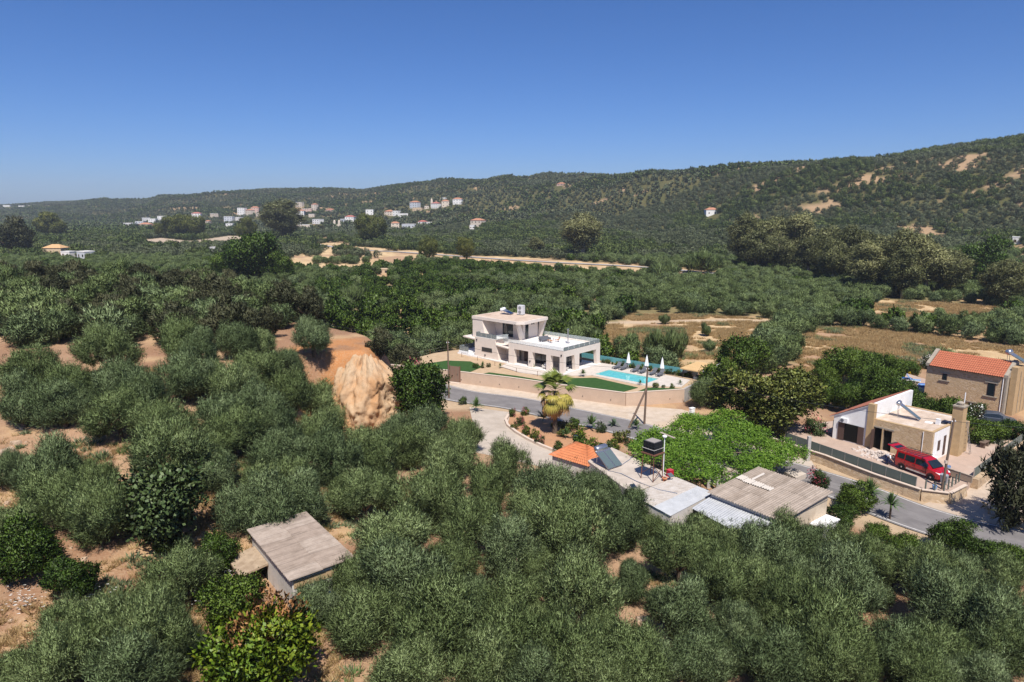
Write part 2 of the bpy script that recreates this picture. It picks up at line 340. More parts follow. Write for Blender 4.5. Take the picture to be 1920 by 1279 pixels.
M['pink'] = plain('pink_flower', (0.55, 0.12, 0.16), 0.8, 0.1)
M['whiteflower'] = plain('white_flower', (0.80, 0.78, 0.72), 0.8, 0.1)
M['yellowflower'] = plain('yellow_flower', (0.70, 0.45, 0.02), 0.8, 0.1)
M['skin'] = plain('skin', (0.42, 0.24, 0.16), 0.6, 0.3)
M['jeans'] = plain('dark_blue_trousers', (0.03, 0.04, 0.10), 0.9, 0.1)
M['hair'] = plain('dark_hair', (0.02, 0.015, 0.012), 0.7, 0.2)
M['rock'] = plain('pale_rock', (0.50, 0.38, 0.27), 0.95, 0.1, c2=(0.36, 0.25, 0.17), scale=1.6, bmp=0.4, bscale=6)
# ================================================================== THE LAND
FIELD1 = at2([(1120, 648), (1140, 612), (1180, 590), (1320, 590), (1472, 603), (1440, 640), (1400, 662), (1350, 705), (1300, 694), (1130, 670)])
FIELD2 = at2([(1490, 700), (1500, 642), (1522, 614), (1640, 614), (1960, 652), (1960, 722), (1840, 700), (1740, 692), (1660, 694), (1600, 704)])
FIELD3 = at2([(1608, 598), (1650, 562), (1880, 576), (1890, 602), (1700, 604)])
FIELD4 = at2([(525, 492), (590, 462), (660, 462), (760, 468), (860, 478), (1000, 484), (1300, 506), (1380, 514), (1330, 528), (1240, 524), (1080, 512), (900, 498), (790, 490), (740, 500), (600, 514)])
FIELD5 = at2([(560, 445), (620, 440), (680, 452), (640, 466), (590, 462)])
PILES = at2([(262, 450), (300, 446), (360, 452), (430, 442), (520, 446), (520, 456), (430, 458), (330, 463), (275, 461)])
CANAL = at2([(590, 458), (660, 468), (760, 474), (900, 484), (1040, 493), (1180, 500), (1300, 510), (1360, 516)])
TRACK = at2([(1140, 606), (1300, 602), (1380, 600), (1470, 604)])
BARE = at2([(20, 900), (60, 840), (120, 800), (210, 830), (215, 900), (120, 895)], 7.5)
GARDEN_BED = at2([(958, 774), (1060, 792), (1190, 822), (1190, 838), (1150, 838), (1060, 850), (985, 822), (952, 795)], 0.0)
def land_colour(x, y):
    n1 = fbm(x/14, y/14, 1); n2 = fbm(x/3.1, y/3.1, 2); n3 = fbm(x/60, y/60, 3)
    q = 960+1309*x/np.maximum(y, 1)
    soil = np.array([0.30, 0.165, 0.098]); pale = np.array([0.40, 0.25, 0.155]); dry = np.array([0.54, 0.375, 0.20])
    straw = np.array([0.63, 0.465, 0.265]); green = np.array([0.095, 0.115, 0.04]); orange = np.array([0.46, 0.20, 0.075])
    def mx(c, d, k): return c*(1-k[:, None])+d*k[:, None]
    c = mx(np.tile(soil, (len(x), 1)), pale, ss((n1-0.38)/0.25)); c = mx(c, dry, ss((n2-0.5)/0.22)*0.6)
    # left-hand slope is drier and weedier low down
    c = mx(c, dry, ss((-14-x)/10)*ss((60-y)/16)*ss((n1-0.36)/0.2)*0.75)
    # valley floor beyond the road: weedy ground
    v = ss((y-112)/12); c = mx(c, dry, v*0.6); c = mx(c, green, v*ss((n1-0.42)/0.16)*0.75)
    c = mx(c, orange, ss(1-(np.hypot((x+22)/7.5, (y-86)/8.5)-0.7)/0.5)*ss((n2-0.25)/0.2))
    far = ss((y-330)/120); c = mx(c, np.array([0.055, 0.068, 0.022]), far*0.92)
    for F, k in ((FIELD1, 1), (FIELD2, 0), (FIELD3, 1), (FIELD4, 1), (FIELD5, 1)):
        m = inpoly(x+(n2-0.5)*5, y+(n1-0.5)*9, F).astype(float)
        f = mx(np.tile(dry, (len(x), 1)), straw, ss((n2-0.36)/0.25)); f = mx(f, pale, ss((n1-(0.5 if k else 0.40))/0.14))
        c = c*(1-m[:, None])+f*m[:, None]
    m = inpoly(x, y, PILES).astype(float); c = mx(c, np.array([0.46, 0.37, 0.28]), m)
    # bare slopes and terraces on the hills
    R, Zr = ridge_h(q); B = np.interp(q, BS_Q, BS_B); t = (y-B)/(R-B)
    c = c*(1-bare_hill(x, y)[:, None])+np.array([0.34, 0.225, 0.13])*bare_hill(x, y)[:, None]
    wl_ = (q < 130)*ss((0.10-np.abs(t-0.12))/0.05)*(fbm(x/30, y/30, 4) > 0.40)
    c = mx(c, np.array([0.55, 0.46, 0.34]), wl_*1.0)
    c = mx(c, np.array([0.52, 0.42, 0.30]), ss((3.0-segdist(x, y, TRACK))/1.5)*0.8)
    # verge along the road
    dr = segdist(x, y, ROAD); c = mx(c, np.array([0.47, 0.35, 0.23]), ss((8.5-dr+(n2-0.5)*4)/3)*(x > -20))
    c = mx(c, np.array([0.46, 0.24, 0.13]), inpoly(x, y, GARDEN_BED).astype(float)*0.9)
    c = mx(c, np.array([0.34, 0.20, 0.125]), inpoly(x, y, BARE).astype(float)*0.8)
    return np.clip(c*(0.85+0.3*n2[:, None]), 0, 1)
def bare_hill(x, y):
    q = 960+1309*x/np.maximum(y, 1); R, Zr = ridge_h(q); B = np.interp(q, BS_Q, BS_B); t = (y-B)/(R-B)
    n = fbm(x/42, y/20, 11); big = fbm(x/160, y/120, 12)
    scarp = ss((0.17-np.abs(t-0.50))/0.12)*(q > 880)
    k = ss((n-0.628-0.06*((q > 880) & (q < 1330))+0.03*scarp+0.12*(big-0.5))/0.04)*ss((t-0.03)/0.05)*(t < 1.15)
    return k
NA, NR = 430, 560
ang = np.radians(np.linspace(-60, 60, NA)); rad = 5*np.exp(np.linspace(0, math.log(7000/5), NR))
gx = np.outer(rad, np.sin(ang)).ravel(); gy = np.outer(rad, np.cos(ang)).ravel()
gz = hgt(gx, gy)
idx = np.arange(NA*NR).reshape(NR, NA)
quads = np.stack([idx[:-1, :-1], idx[:-1, 1:], idx[1:, 1:], idx[1:, :-1]], -1).reshape(-1, 4)
def npmesh(name, V, Fc, k):
    me = bpy.data.meshes.new(name); me.vertices.add(len(V)); me.vertices.foreach_set('co', np.ascontiguousarray(V, np.float32).ravel())
    nf = len(Fc); me.loops.add(nf*k); me.loops.foreach_set('vertex_index', np.ascontiguousarray(Fc, np.int32).ravel())
    me.polygons.add(nf); me.polygons.foreach_set('loop_start', np.arange(nf, dtype=np.int32)*k)
    me.polygons.foreach_set('use_smooth', np.ones(nf, bool)); me.update(calc_edges=True); return me
gm = npmesh('ground', np.stack([gx, gy, gz], -1), quads[:, ::-1], 4)
ca = gm.attributes.new('gcol', 'FLOAT_COLOR', 'POINT')
gc = land_colour(gx, gy); ca.data.foreach_set('color', np.concatenate([gc, np.ones((len(gc), 1))], 1).astype(np.float32).ravel())
m, nt, b = newmat('earth_and_dry_grass'); b.inputs['Roughness'].default_value = 1.0; b.inputs['Specular IOR Level'].default_value = 0.05
a_ = NN(nt, 'ShaderNodeAttribute', attribute_name='gcol'); tc = NN(nt, 'ShaderNodeTexCoord').outputs['Object']
n1 = noise(nt, tc, 0.9, 8, 0.7); n2 = noise(nt, tc, 6.0, 6, 0.7)
c1 = mixc(nt, mapr(nt, n1, 0.38, 0.75, 0.0, 0.38), a_.outputs['Color'], (0.20, 0.13, 0.075))
lum = NN(nt, 'ShaderNodeRGBToBW'); nt.links.new(a_.outputs['Color'], lum.inputs[0]); fk = NN(nt, 'ShaderNodeMath', operation='MULTIPLY'); nt.links.new(mapr(nt, n2, 0.45, 0.75, 0.0, 0.5), fk.inputs[0]); nt.links.new(mapr(nt, lum.outputs[0], 0.08, 0.2), fk.inputs[1])
c2 = mixc(nt, fk.outputs[0], c1, (0.52, 0.40, 0.27))
nt.links.new(c2, b.inputs['Base Color']); bump(nt, b, n2, 0.5, 0.15)
ground = link('ground', gm, m); tag(ground, 'brown earth and dry grass of the valley and hills', kind='structure')
# ------------------------------------------------------------------ roads and paving
def ribbon(path, w0, w1, z, sub=6):
    """strip along a path between offsets w0 and w1 (left positive)"""
    P = [Vector((p[0], p[1], 0)) for p in path]; pts = []
    for i in range(len(P)-1):
        p0 = P[max(i-1, 0)]; p1 = P[i]; p2 = P[i+1]; p3 = P[min(i+2, len(P)-1)]
        for k in range(sub):
            t = k/sub; pts.append(0.5*((2*p1)+(p2-p0)*t+(2*p0-5*p1+4*p2-p3)*t*t+(3*p1-p0-3*p2+p3)*t**3))
    pts.append(P[-1]); L = []; Rr = []
    for i, p in enumerate(pts):
        d = (pts[min(i+1, len(pts)-1)]-pts[max(i-1, 0)]).normalized(); n = Vector((-d.y, d.x, 0))
        L.append(p+n*(w0(i, len(pts)) if callable(w0) else w0)); Rr.append(p+n*(w1(i, len(pts)) if callable(w1) else w1))
    m = MB(); n = len(pts); vs = []
    for p in L: vs.append((p.x, p.y, z))
    for p in Rr: vs.append((p.x, p.y, z))
    return m.add(vs, [(i, n+i, n+i+1, i+1) for i in range(n-1)]), pts
M['asphalt'] = plain('worn_asphalt', (0.225, 0.21, 0.205), 0.9, 0.2, c2=(0.165, 0.153, 0.15), scale=0.35, c3=(0.27, 0.25, 0.24), s3=0.12, bmp=0.15, bscale=40)
M['gravel'] = plain('pale_gravel', (0.56, 0.47, 0.38), 0.95, 0.1, c2=(0.47, 0.38, 0.29), scale=0.9, c3=(0.50, 0.38, 0.26), s3=0.15, bmp=0.3, bscale=14)
M['lanegravel'] = plain('dusty_lane', (0.50, 0.41, 0.32), 0.95, 0.1, c2=(0.43, 0.34, 0.26), scale=0.8, bmp=0.3, bscale=14)
M['line'] = plain('faded_white_line', (0.62, 0.60, 0.57), 0.8, 0.2, c2=(0.42, 0.40, 0.38), scale=2.5)
rb, road_pts = ribbon(ROAD, 3.1, -3.1, 0.075); tag(rb.build('road', M['asphalt']), 'grey asphalt country road crossing the picture', kind='structure')
M['tyretrack'] = plain('tyre_polished_asphalt', (0.17, 0.158, 0.155), 0.85, 0.2, c2=(0.215, 0.20, 0.195), scale=0.5, stretch=(1, 1, 1), c3=(0.14, 0.13, 0.128), s3=0.2)
for w in (1.45, -1.45): tag(ribbon(ROAD, w+0.75, w-0.75, 0.078)[0].build('road_wheel_track', M['tyretrack']), kind='structure')
for w in (2.85, -2.75):
    tag(ribbon(ROAD, w+0.07, w-0.07, 0.080)[0].build('road_line', M['line']), kind='structure')
gv = [(-19.5, 106.5), (-10.6, 106.0), (-0.4, 102.8), (7.4, 97.3), (15.8, 93.0), (23.2, 91.0), (25.5, 88.5), (26.0, 84.0), (23.0, 80.0), (22.0, 79.5), (17.0, 84.6), (9.3, 91.1), (2.0, 96.8), (-6.0, 101.0), (-13.4, 106.9)]
gv2 = [(-13.6, 106.4), (-10.6, 106.9), (-0.1, 103.1), (7.7, 97.5), (15.9, 93.2), (23.4, 91.0), (25.5, 88.0), (26.5, 83.0), (25.5, 78.0), (24.0, 77.0), (22.6, 78.2), (16.6, 85.2), (9.3, 91.0), (2.1, 96.5), (-5.6, 100.6)]
tag(MB().prism(gv2, 0.0, 0.055).build('gravel_verge', M['gravel']), 'pale gravel verge between road and beige wall', kind='structure')
rb, _ = ribbon(LANE, 3.0, -3.0, 0.050); tag(rb.build('lane', M['lanegravel']), 'dusty side lane beside the fenced yard', kind='structure')
tag(MB().prism(DRIVE, 0.0, 0.062).build('driveway', M['drive']), 'curved concrete driveway leading off the road', kind='structure')
rb, _ = ribbon(CANAL, 2.2, -2.2, 0.35, 4); tag(rb.build('valley_road', plain('far_road', (0.36, 0.34, 0.33), 0.9)), 'distant road along the valley bottom', kind='structure')
# kerb of the driveway bed
kb = at2([(957, 775), (948, 790), (952, 800), (968, 813), (990, 826), (1015, 838), (1050, 852), (1062, 858)])
k_ = thing('garden_kerb', 'curved pale kerb edging the garden bed beside the driveway', 'kerb')
for i in range(len(kb)-1):
    rb, _ = ribbon([kb[i], kb[i+1]], 0.16, -0.16, 0.32, 1); vs = rb.v; mm = MB()
    p = [vs[0], vs[1], vs[3], vs[2]]
    mm.hexa([(q[0], q[1], 0.0) for q in p]+[(q[0], q[1], 0.34) for q in p]).build('kerb_stone', M['wallcap'], k_)
# ------------------------------------------------------------------ cliff
cp = [(-22.9, 87.0), (-22.0, 84.6), (-20.9, 83.2), (-19.4, 82.4), (-17.4, 82.6), (-15.2, 84.0), (-13.6, 86.6), (-12.6, 90.0), (-12.4, 95.0)]
rb, cpts = ribbon(cp, 0, 0, 0, 18); nv = 60; V = []; nU = len(cpts)
for i, p in enumerate(cpts):
    d = (cpts[min(i+1, nU-1)]-cpts[max(i-1, 0)]).normalized(); nrm = Vector((d.y, -d.x, 0))
    hx = p-nrm*3.5; top = float(hgt(hx.x, hx.y, False)); ed = min(i, nU-1-i)/18
    top = top*min(1, 0.35+ed*0.65)-0.15; t = np.linspace(0, 1, nv); u = np.full(nv, i*0.275)
    strat = 1.4*math.sin(math.pi*min(1, i/(nU*0.75)))-2.2*t**5+(fbm(u*0.3, t*2.6, 21)-0.47)*2.6-np.abs(fbm(u*0.5+t*2, t*4.0, 22)-0.47)*1.6+(fbm(u*1.2, t*9.0, 23)-0.47)*0.9+(fbm(u*3.5, t*28.0, 26)-0.47)*0.4+0.2
    off = strat+0.9-1.9*t*t; zz = -0.4+(top+0.4)*t+0.7*(fbm(u*1.1, u*0+5.0, 24)-0.5)*t
    V += [(p.x+nrm.x*o_, p.y+nrm.y*o_, z_) for o_, z_ in zip(off, zz)]
FQ = [(i*nv+k, (i+1)*nv+k, (i+1)*nv+k+1, i*nv+k+1) for i in range(nU-1) for k in range(nv-1)]
cm = npmesh('cliff', np.array(V), np.array(FQ), 4)
m, nt, b = newmat('cliff_marl'); b.inputs['Roughness'].default_value = 1.0; b.inputs['Specular IOR Level'].default_value = 0.05
tc = NN(nt, 'ShaderNodeTexCoord').outputs['Object']
n1 = noise(nt, tc, 0.4, 6, 0.6, (1, 1, 0.45)); n2 = noise(nt, tc, 1.3, 8, 0.7, (1, 1, 0.8))
c1 = mixc(nt, mapr(nt, n1, 0.42, 0.62), (0.50, 0.365, 0.235), (0.47, 0.265, 0.13)); c2 = mixc(nt, mapr(nt, n2, 0.48, 0.72, 0, 0.65), c1, (0.30, 0.185, 0.11))
nt.links.new(c2, b.inputs['Base Color']); bump(nt, b, n2, 0.7, 0.2)
tag(link('cliff', cm, m), 'pale eroded cliff face cut into the olive hillside', 'cliff')
# ================================================================== FOLIAGE
def unit(v): return v/np.maximum(np.linalg.norm(v, axis=-1, keepdims=True), 1e-9)
def make_crown(name, mat, seed, rx, rz, nl, n, L, W, lob=(0.34, 0.5), up=0.5, spread=0.55, quad=False, zc=0.0, shell=0.74, jag=0.34, nblend=0.55, tuft=16, tl=0.4, tr=0.13, low=0.35):
    """crown of leaf sprigs gathered in tufts on many overlapping lobes, centred on (0,0,zc)"""
    g = np.random.default_rng(seed)
    d = unit(g.normal(size=(nl, 3))); rr = g.uniform(0.40, 0.72, (nl, 1)); rr[:max(1, nl//6)] *= 0.3
    C = d*rr*np.array([rx, rx, rz]); C[:, 2] = np.where(C[:, 2] < -low*rz, -low*rz+0.3*(C[:, 2]+low*rz), C[:, 2])
    R = g.uniform(lob[0], lob[1], nl)*(rx*0.6+rz*0.4)
    nt_ = max(8, n//tuft); k = g.choice(nl, int(nt_*1.9), p=R**2/np.sum(R**2))
    out = unit(C/np.array([rx, rx, rz])+1e-6)
    dirs = unit(g.normal(size=(len(k), 3))+out[k]*0.5+np.array([0, 0, 0.2]))
    hole = np.sin(dirs[:, 0]*11+k*1.7)*np.sin(dirs[:, 1]*12+k*2.3)*np.sin(dirs[:, 2]*10+k*0.9)
    lump = 1+0.22*np.sin(dirs[:, 0]*7+k)*np.sin(dirs[:, 1]*6+2*k)+0.12*np.sin(dirs[:, 2]*9+3*k)
    P = C[k]+dirs*(R[k]*lump*(shell+jag*g.random(len(k))**1.6))[:, None]*np.array([1, 1, 0.92])
    D = np.linalg.norm(P[:, None, :]-C[None], axis=2)/R[None]; D[np.arange(len(k)), k] = 9
    keep = (D.min(1) > 0.6) & (P[:, 2] > -rz*0.98) & (hole > -0.16); P = P[keep][:nt_]; dirs = dirs[keep][:nt_]; k = k[keep][:nt_]
    td = unit(dirs*0.8+np.array([0, 0, up])+g.normal(size=dirs.shape)*0.35)
    tlen = 0.5+1.3*g.random(len(P))**2.2; ti = np.repeat(np.arange(len(P)), tuft); n = len(ti); g2 = g.normal(size=(n, 3))
    B = P[ti]+g2*tr+td[ti]*(g.random((n, 1))*tl*tlen[ti][:, None]-tl*0.35)
    sd_ = unit(td[ti]+g.normal(size=(n, 3))*spread)
    side = unit(np.cross(sd_, g.normal(size=(n, 3)))); Ls = L*g.uniform(0.6, 1.4, (n, 1)); Ws = W*g.uniform(0.7, 1.3, (n, 1))
    B[:, 2] += zc
    if quad:
        V = np.stack([B, B+sd_*Ls*0.5+side*Ws*0.5, B+sd_*Ls, B+sd_*Ls*0.5-side*Ws*0.5], 1); kk = 4
    else:
        V = np.stack([B-side*Ws*0.5, B+side*Ws*0.5, B+sd_*Ls], 1); kk = 3
    V = V.reshape(-1, 3); Fc = np.arange(n*kk).reshape(n, kk)
    me = npmesh(name, V, Fc, kk); me.materials.append(mat)
    dd = dirs[ti]; fn = unit(np.cross(sd_, side)); fn = np.where((fn*dd).sum(1, keepdims=True) < 0, -fn, fn)
    nr = unit(dd*nblend+fn*(1-nblend)); nr = np.repeat(nr, kk, 0)
    me.normals_split_custom_set_from_vertices(nr.astype(np.float32))
    lobetint = g.uniform(-0.12, 0.12, nl); tt = g.uniform(-0.18, 0.18, len(P))
    t = np.clip(0.5+g.uniform(-0.2, 0.2, n)+lobetint[k[ti]]+tt[ti], 0, 1); a = me.attributes.new('tint', 'FLOAT', 'POINT'); a.data.foreach_set('value', np.repeat(t, kk).astype(np.float32))
    return me
def make_trunk(name, mat, seed, h, r, spreadr, limbs=4, n=6, gnarl=0.12):
    g = random.Random(seed); m = MB(); top = h*0.45; p = [(0, 0, -0.35)]; x = y = 0
    for i in range(1, 4): x += g.uniform(-1, 1)*gnarl; y += g.uniform(-1, 1)*gnarl; p.append((x, y, top*i/3))
    m.tube(p, r*1.35, n, r*0.9)
    for i in range(limbs):
        a = 2*math.pi*i/limbs+g.uniform(-.4, .4); q = [p[-1]]
        for s in (0.4, 0.75, 1.0):
            q.append((x+math.cos(a)*spreadr*s*g.uniform(.8, 1.1), y+math.sin(a)*spreadr*s*g.uniform(.8, 1.1), top+(h-top)*s*g.uniform(.85, 1.05)))
        m.tube(q, r*0.6, 5, r*0.15)
    me = m.mesh(name); me.materials.append(mat); me.polygons.foreach_set('use_smooth', [True]*len(me.polygons)); return me
LM = {}
LM['olive'] = leafmat('olive_leaves', [(0.075, 0.108, 0.036), (0.200, 0.268, 0.102), (0.43, 0.52, 0.245)], 0.7, 0.1, 0.18, 0.15)
LM['oliveblue'] = leafmat('grey_olive_leaves', [(0.068, 0.102, 0.040), (0.182, 0.248, 0.110), (0.39, 0.48, 0.255)], 0.7, 0.1, 0.18, 0.15)
LM['darkscrub'] = leafmat('dark_scrub_leaves', [(0.045, 0.052, 0.024), (0.095, 0.102, 0.048), (0.17, 0.17, 0.088)], 0.6, 0.25, 0.15, 0.3)
LM['citrus'] = leafmat('citrus_leaves', [(0.032, 0.068, 0.012), (0.082, 0.145, 0.020), (0.17, 0.25, 0.036)], 0.5, 0.3, 0.24, 0.25)
LM['bright'] = leafmat('vine_leaves', [(0.050, 0.105, 0.012), (0.125, 0.235, 0.022), (0.24, 0.37, 0.042)], 0.5, 0.3, 0.3, 0.1)
LM['fig'] = leafmat('fig_leaves', [(0.040, 0.072, 0.024), (0.090, 0.140, 0.044), (0.16, 0.215, 0.08)], 0.5, 0.35, 0.25, 0.15)
LM['lemon'] = leafmat('lemon_leaves', [(0.055, 0.115, 0.010), (0.14, 0.235, 0.018), (0.30, 0.34, 0.025)], 0.45, 0.4, 0.28, 0.1)
LM['euca'] = leafmat('eucalyptus_leaves', [(0.095, 0.110, 0.040), (0.22, 0.235, 0.095), (0.38, 0.375, 0.165)], 0.5, 0.35, 0.2, 0.35)
LM['carob'] = leafmat('yellowish_broad_leaves', [(0.065, 0.090, 0.018), (0.165, 0.195, 0.040), (0.34, 0.33, 0.075)], 0.5, 0.35, 0.22, 0.1)
LM['cane'] = leafmat('cane_leaves', [(0.095, 0.150, 0.045), (0.18, 0.24, 0.085), (0.30, 0.35, 0.16)], 0.5, 0.3, 0.25, 0.2)
LM['dry'] = leafmat('dry_leaves', [(0.26, 0.11, 0.04), (0.38, 0.18, 0.07), (0.46, 0.26, 0.11)], 0.8, 0.1, 0.2, 0.1)
LM['drygrass'] = leafmat('dry_grass_blades', [(0.26, 0.17, 0.075), (0.40, 0.275, 0.13), (0.54, 0.40, 0.21)], 0.9, 0.05, 0.2, 0.3)
LM['thorn'] = leafmat('grey_brown_twigs', [(0.13, 0.09, 0.065), (0.20, 0.145, 0.11), (0.28, 0.21, 0.16)], 0.9, 0.05, 0.1, 0.1)
LM['farolive'] = leafmat('far_olive_leaves', [(0.066, 0.088, 0.042), (0.130, 0.160, 0.080), (0.225, 0.255, 0.140)], 0.6, 0.25, 0.1, 0.35)
LM['fargreen'] = leafmat('far_green_leaves', [(0.045, 0.076, 0.022), (0.100, 0.145, 0.040), (0.19, 0.235, 0.070)], 0.6, 0.25, 0.1, 0.4)
# --- prototypes: (crown mesh, trunk mesh), crown about 1 unit in radius scaled per tree; zc = height of the crown centre
PROTO = {}
def proto(kind, i, cr, tr, base): PROTO.setdefault(kind, []).append((cr, tr, base))
for i in range(7):
    proto('olive', i, make_crown('crown', LM['olive' if i % 3 else 'oliveblue'], 100+i, 3.0, 2.4, 17+i, 46000, 0.25, 0.044, zc=2.5, up=1.0, spread=0.42, lob=(0.24, 0.44), tuft=24, tl=0.75, tr=0.12, nblend=0.5, jag=0.5), make_trunk('trunk', M['bark'], i, 2.6, 0.22, 1.4), 3.0)
for i in range(5):
    proto('olivemid', i, make_crown('crown', LM['olive' if i % 3 else 'oliveblue'], 130+i, 3.0, 2.4, 14, 7000, 0.45, 0.12, zc=2.5, up=0.6, lob=(0.30, 0.5), tuft=8, tr=0.2), make_trunk('trunk', M['bark'], 30+i, 2.6, 0.22, 1.4), 3.0)
for i in range(4):
    proto('scrub', i, make_crown('crown', LM['darkscrub'], 150+i, 3.2, 2.8, 16, 9000, 0.42, 0.12, zc=2.8, up=0.45, lob=(0.30, 0.48)), make_trunk('trunk', M['bark'], 50+i, 2.8, 0.25, 1.5), 3.2)
for i in range(4):
    proto('citrus', i, make_crown('crown', LM['citrus'], 170+i, 2.2, 1.9, 13, 15000, 0.17, 0.10, quad=True, zc=2.2, up=0.25, lob=(0.34, 0.52)), make_trunk('trunk', M['bark'], 70+i, 2.2, 0.15, 1.0), 2.2)
for i in range(3):
    proto('carob', i, make_crown('crown', LM['carob'], 190+i, 4.6, 3.4, 24, 34000, 0.24, 0.14, quad=True, zc=3.8, up=0.2, lob=(0.26, 0.42)), make_trunk('trunk', M['bark'], 80+i, 3.8, 0.4, 2.4), 4.6)
for i in range(2):
    proto('fig', i, make_crown('crown', LM['fig'], 210+i, 2.7, 2.5, 15, 7000, 0.27, 0.22, quad=True, zc=2.7, up=0.1, spread=0.9, lob=(0.28, 0.44), jag=0.6, tuft=6, tr=0.25), make_trunk('trunk', M['palebark'], 90+i, 3.2, 0.16, 1.6, 6), 2.7)
for i in range(4):
    proto('euca', i, make_crown('crown', LM['euca'], 230+i, 6.5, 11.0, 48, 24000, 0.75, 0.24, zc=13.0, up=-0.05, low=0.75, spread=0.6, lob=(0.16, 0.30), jag=0.45, tuft=14, tr=0.5, tl=0.9), make_trunk('trunk', M['palebark'], 95+i, 17, 0.55, 3.2, 5, gnarl=0.6), 6.5)
for i in range(3):
    proto('citrusmid', i, make_crown('crown', LM['citrus'], 250+i, 2.6, 2.2, 11, 2600, 0.5, 0.32, quad=True, zc=2.2, up=0.3), make_trunk('trunk', M['bark'], 60+i, 2.0, 0.16, 1.0), 2.6)
def tree(kind, i, x, y, r, label, cat='tree', name=None, group=None, zs=1.0, rot=None, z=None, cname='crown'):
    P = PROTO[kind]; cr, tr, base = P[i % len(P)]; s = r/base
    t = thing(name, label, cat, (x, y, float(hgt(x, y)) if z is None else z), rot if rot is not None else (x*13.7+y*7.3) % 6.283, group)
    a_ = 0.14*math.sin(x*5.1+y*3.7) if kind == 'olive' else 0.0; t.scale = (s*(1+a_), s*(1-a_), s*zs)
    link(cname, cr, parent=t); link('trunk', tr, parent=t)
    return t
# ------------------------------------------------------------------ the olive groves of the foreground (crown centres read off the photograph)
NEAR = '''683,927,130 1192,962,92 1132,930,80 1232,985,80 800,945,140 910,920,110 840,885,120 1030,928,130 955,878,100 1108,918,92 1163,985,118 1060,995,175 990,965,105 735,1010,160 885,1000,130
960,1035,140 757,1075,190 668,1088,110 850,1060,110 685,1150,160 950,1130,140 1085,1120,170 815,1180,200 885,1130,120 950,1205,180 1070,1220,170 770,1252,150
900,1265,150 1185,1240,150 1180,1095,85 592,1128,105 1312,1008,108 1357,1012,80 1410,1026,105 1480,1020,105 1275,1045,130 1357,1035,110 1440,1045,130 1507,1040,105
1570,1024,108 1632,1048,112 1357,1090,130 1425,1100,120 1490,1090,110 1575,1098,150 1285,1150,140 1387,1175,110 1480,1145,130 1555,1185,180 1632,1110,85 1222,1240,120
1312,1240,120 1455,1245,150 1360,1232,90 1556,1252,150 1750,1082,120 1820,1082,112 1893,1102,105 1785,1135,160 1867,1180,165 1687,1210,140 1755,1220,130 1725,1262,130
1838,1262,130 1895,1230,110 1785,1272,100 1005,1275,150 1120,1280,140
198,663,125 60,702,130 127,726,135 40,758,125 222,718,120 119,758,125 269,750,125 222,782,135 297,793,140 337,651,115 380,663,105 348,706,130 396,698,105 443,643,90
491,640,80 483,690,115 534,682,80 435,738,130 420,782,130 546,734,115 475,766,125 594,750,105 633,775,95 443,817,125 510,797,125 526,845,135 594,813,125 617,860,145
673,829,120 704,876,125 736,813,95 317,858,190 396,876,120 99,892,160 170,905,130 495,896,115 554,908,110 588,644,95 765,838,95 800,812,95 862,816,90 850,850,100
100,935,145 187,963,145 333,1087,135 500,947,145 450,957,100 567,937,115 140,1163,125 217,1190,170 300,1207,170 117,1247,170 250,1257,190 353,1215,100 20,1262,120
20,985,120 655,915,90 1005,1060,90 1240,1120,60 1655,1065,85 20,880,90 1010,1160,100 1420,1210,90 1610,1240,100 1130,1180,90'''
near_olives = []
for tok in NEAR.split():
    px, py, w = map(float, tok.split(',')); w *= 0.87 if (px < 740 and 620 < py < 925) else 1.0
    off = 2.4
    for _ in range(3):
        x, y = gp(px, py, off); zc = y*math.cos(PITCH)+(CAM_H-off-float(hgt(x, y)))*math.sin(PITCH)
        r = min(max(0.5*w*0.95*zc/F_PX, 1.2), 4.2); off = 2.5*r/3*1.05
    near_olives.append((px, py, x, y, r))
# slender young olive
x, y = gp(1190, 1050, 1.8); near_olives.append((1190, 1050, x, y, 1.1))
LANDM = [('small grey-roofed shed', 545, 1040), ('pale cliff face', 690, 740), ('concrete driveway', 900, 800), ('orange tiled roof', 1080, 845), ('silver roof sheets', 1290, 950),
         ('large corrugated barn roof', 1450, 920), ('yellowing lemon tree', 490, 1210), ('dark fig tree', 300, 945), ('bare brown patch at far left', 150, 860), ('bottom right photo corner', 1920, 1279),
         ('bottom left photo corner', 0, 1279), ('middle of the bottom edge', 960, 1279), ('left photo edge at mid-height', 0, 720), ('slender young olive', 1190, 1050),
         ('trees on the hill crest', 320, 600), ('spiky yuccas by the road', 1660, 960), ('bare gap in the right-hand grove', 1660, 1160), ('orange earth above the cliff', 560, 670), ('bottom edge between the groves', 1240, 1279), ('dry straw patch on the left slope', 240, 1080)]
ORD = ['', 'second ', 'third ', 'fourth ', 'fifth ', 'sixth ', 'seventh ', 'eighth ', 'ninth ', 'tenth ', 'eleventh ', 'twelfth ', 'thirteenth ', 'fourteenth ', 'fifteenth '] + [w+' ' for w in 'sixteenth seventeenth eighteenth nineteenth twentieth twenty-first twenty-second twenty-third twenty-fourth twenty-fifth twenty-sixth twenty-seventh twenty-eighth twenty-ninth thirtieth thirty-first thirty-second thirty-third thirty-fourth thirty-fifth'.split()]
used = {}
def ord_label(px, py, kindtxt, pool, allowed=None):
    best = None
    for nm, lx, ly in LANDM:
        if allowed and nm not in allowed: continue
        d = math.hypot(px-lx, py-ly); rank = sum(1 for o in pool if math.hypot(o[0]-lx, o[1]-ly) < d-1e-6)
        if rank < len(ORD) and (best is None or rank*60+d < best[0]): best = (rank*60+d, rank, nm)
    return '%s, %snearest to the %s' % (kindtxt, ORD[best[1]], best[2])
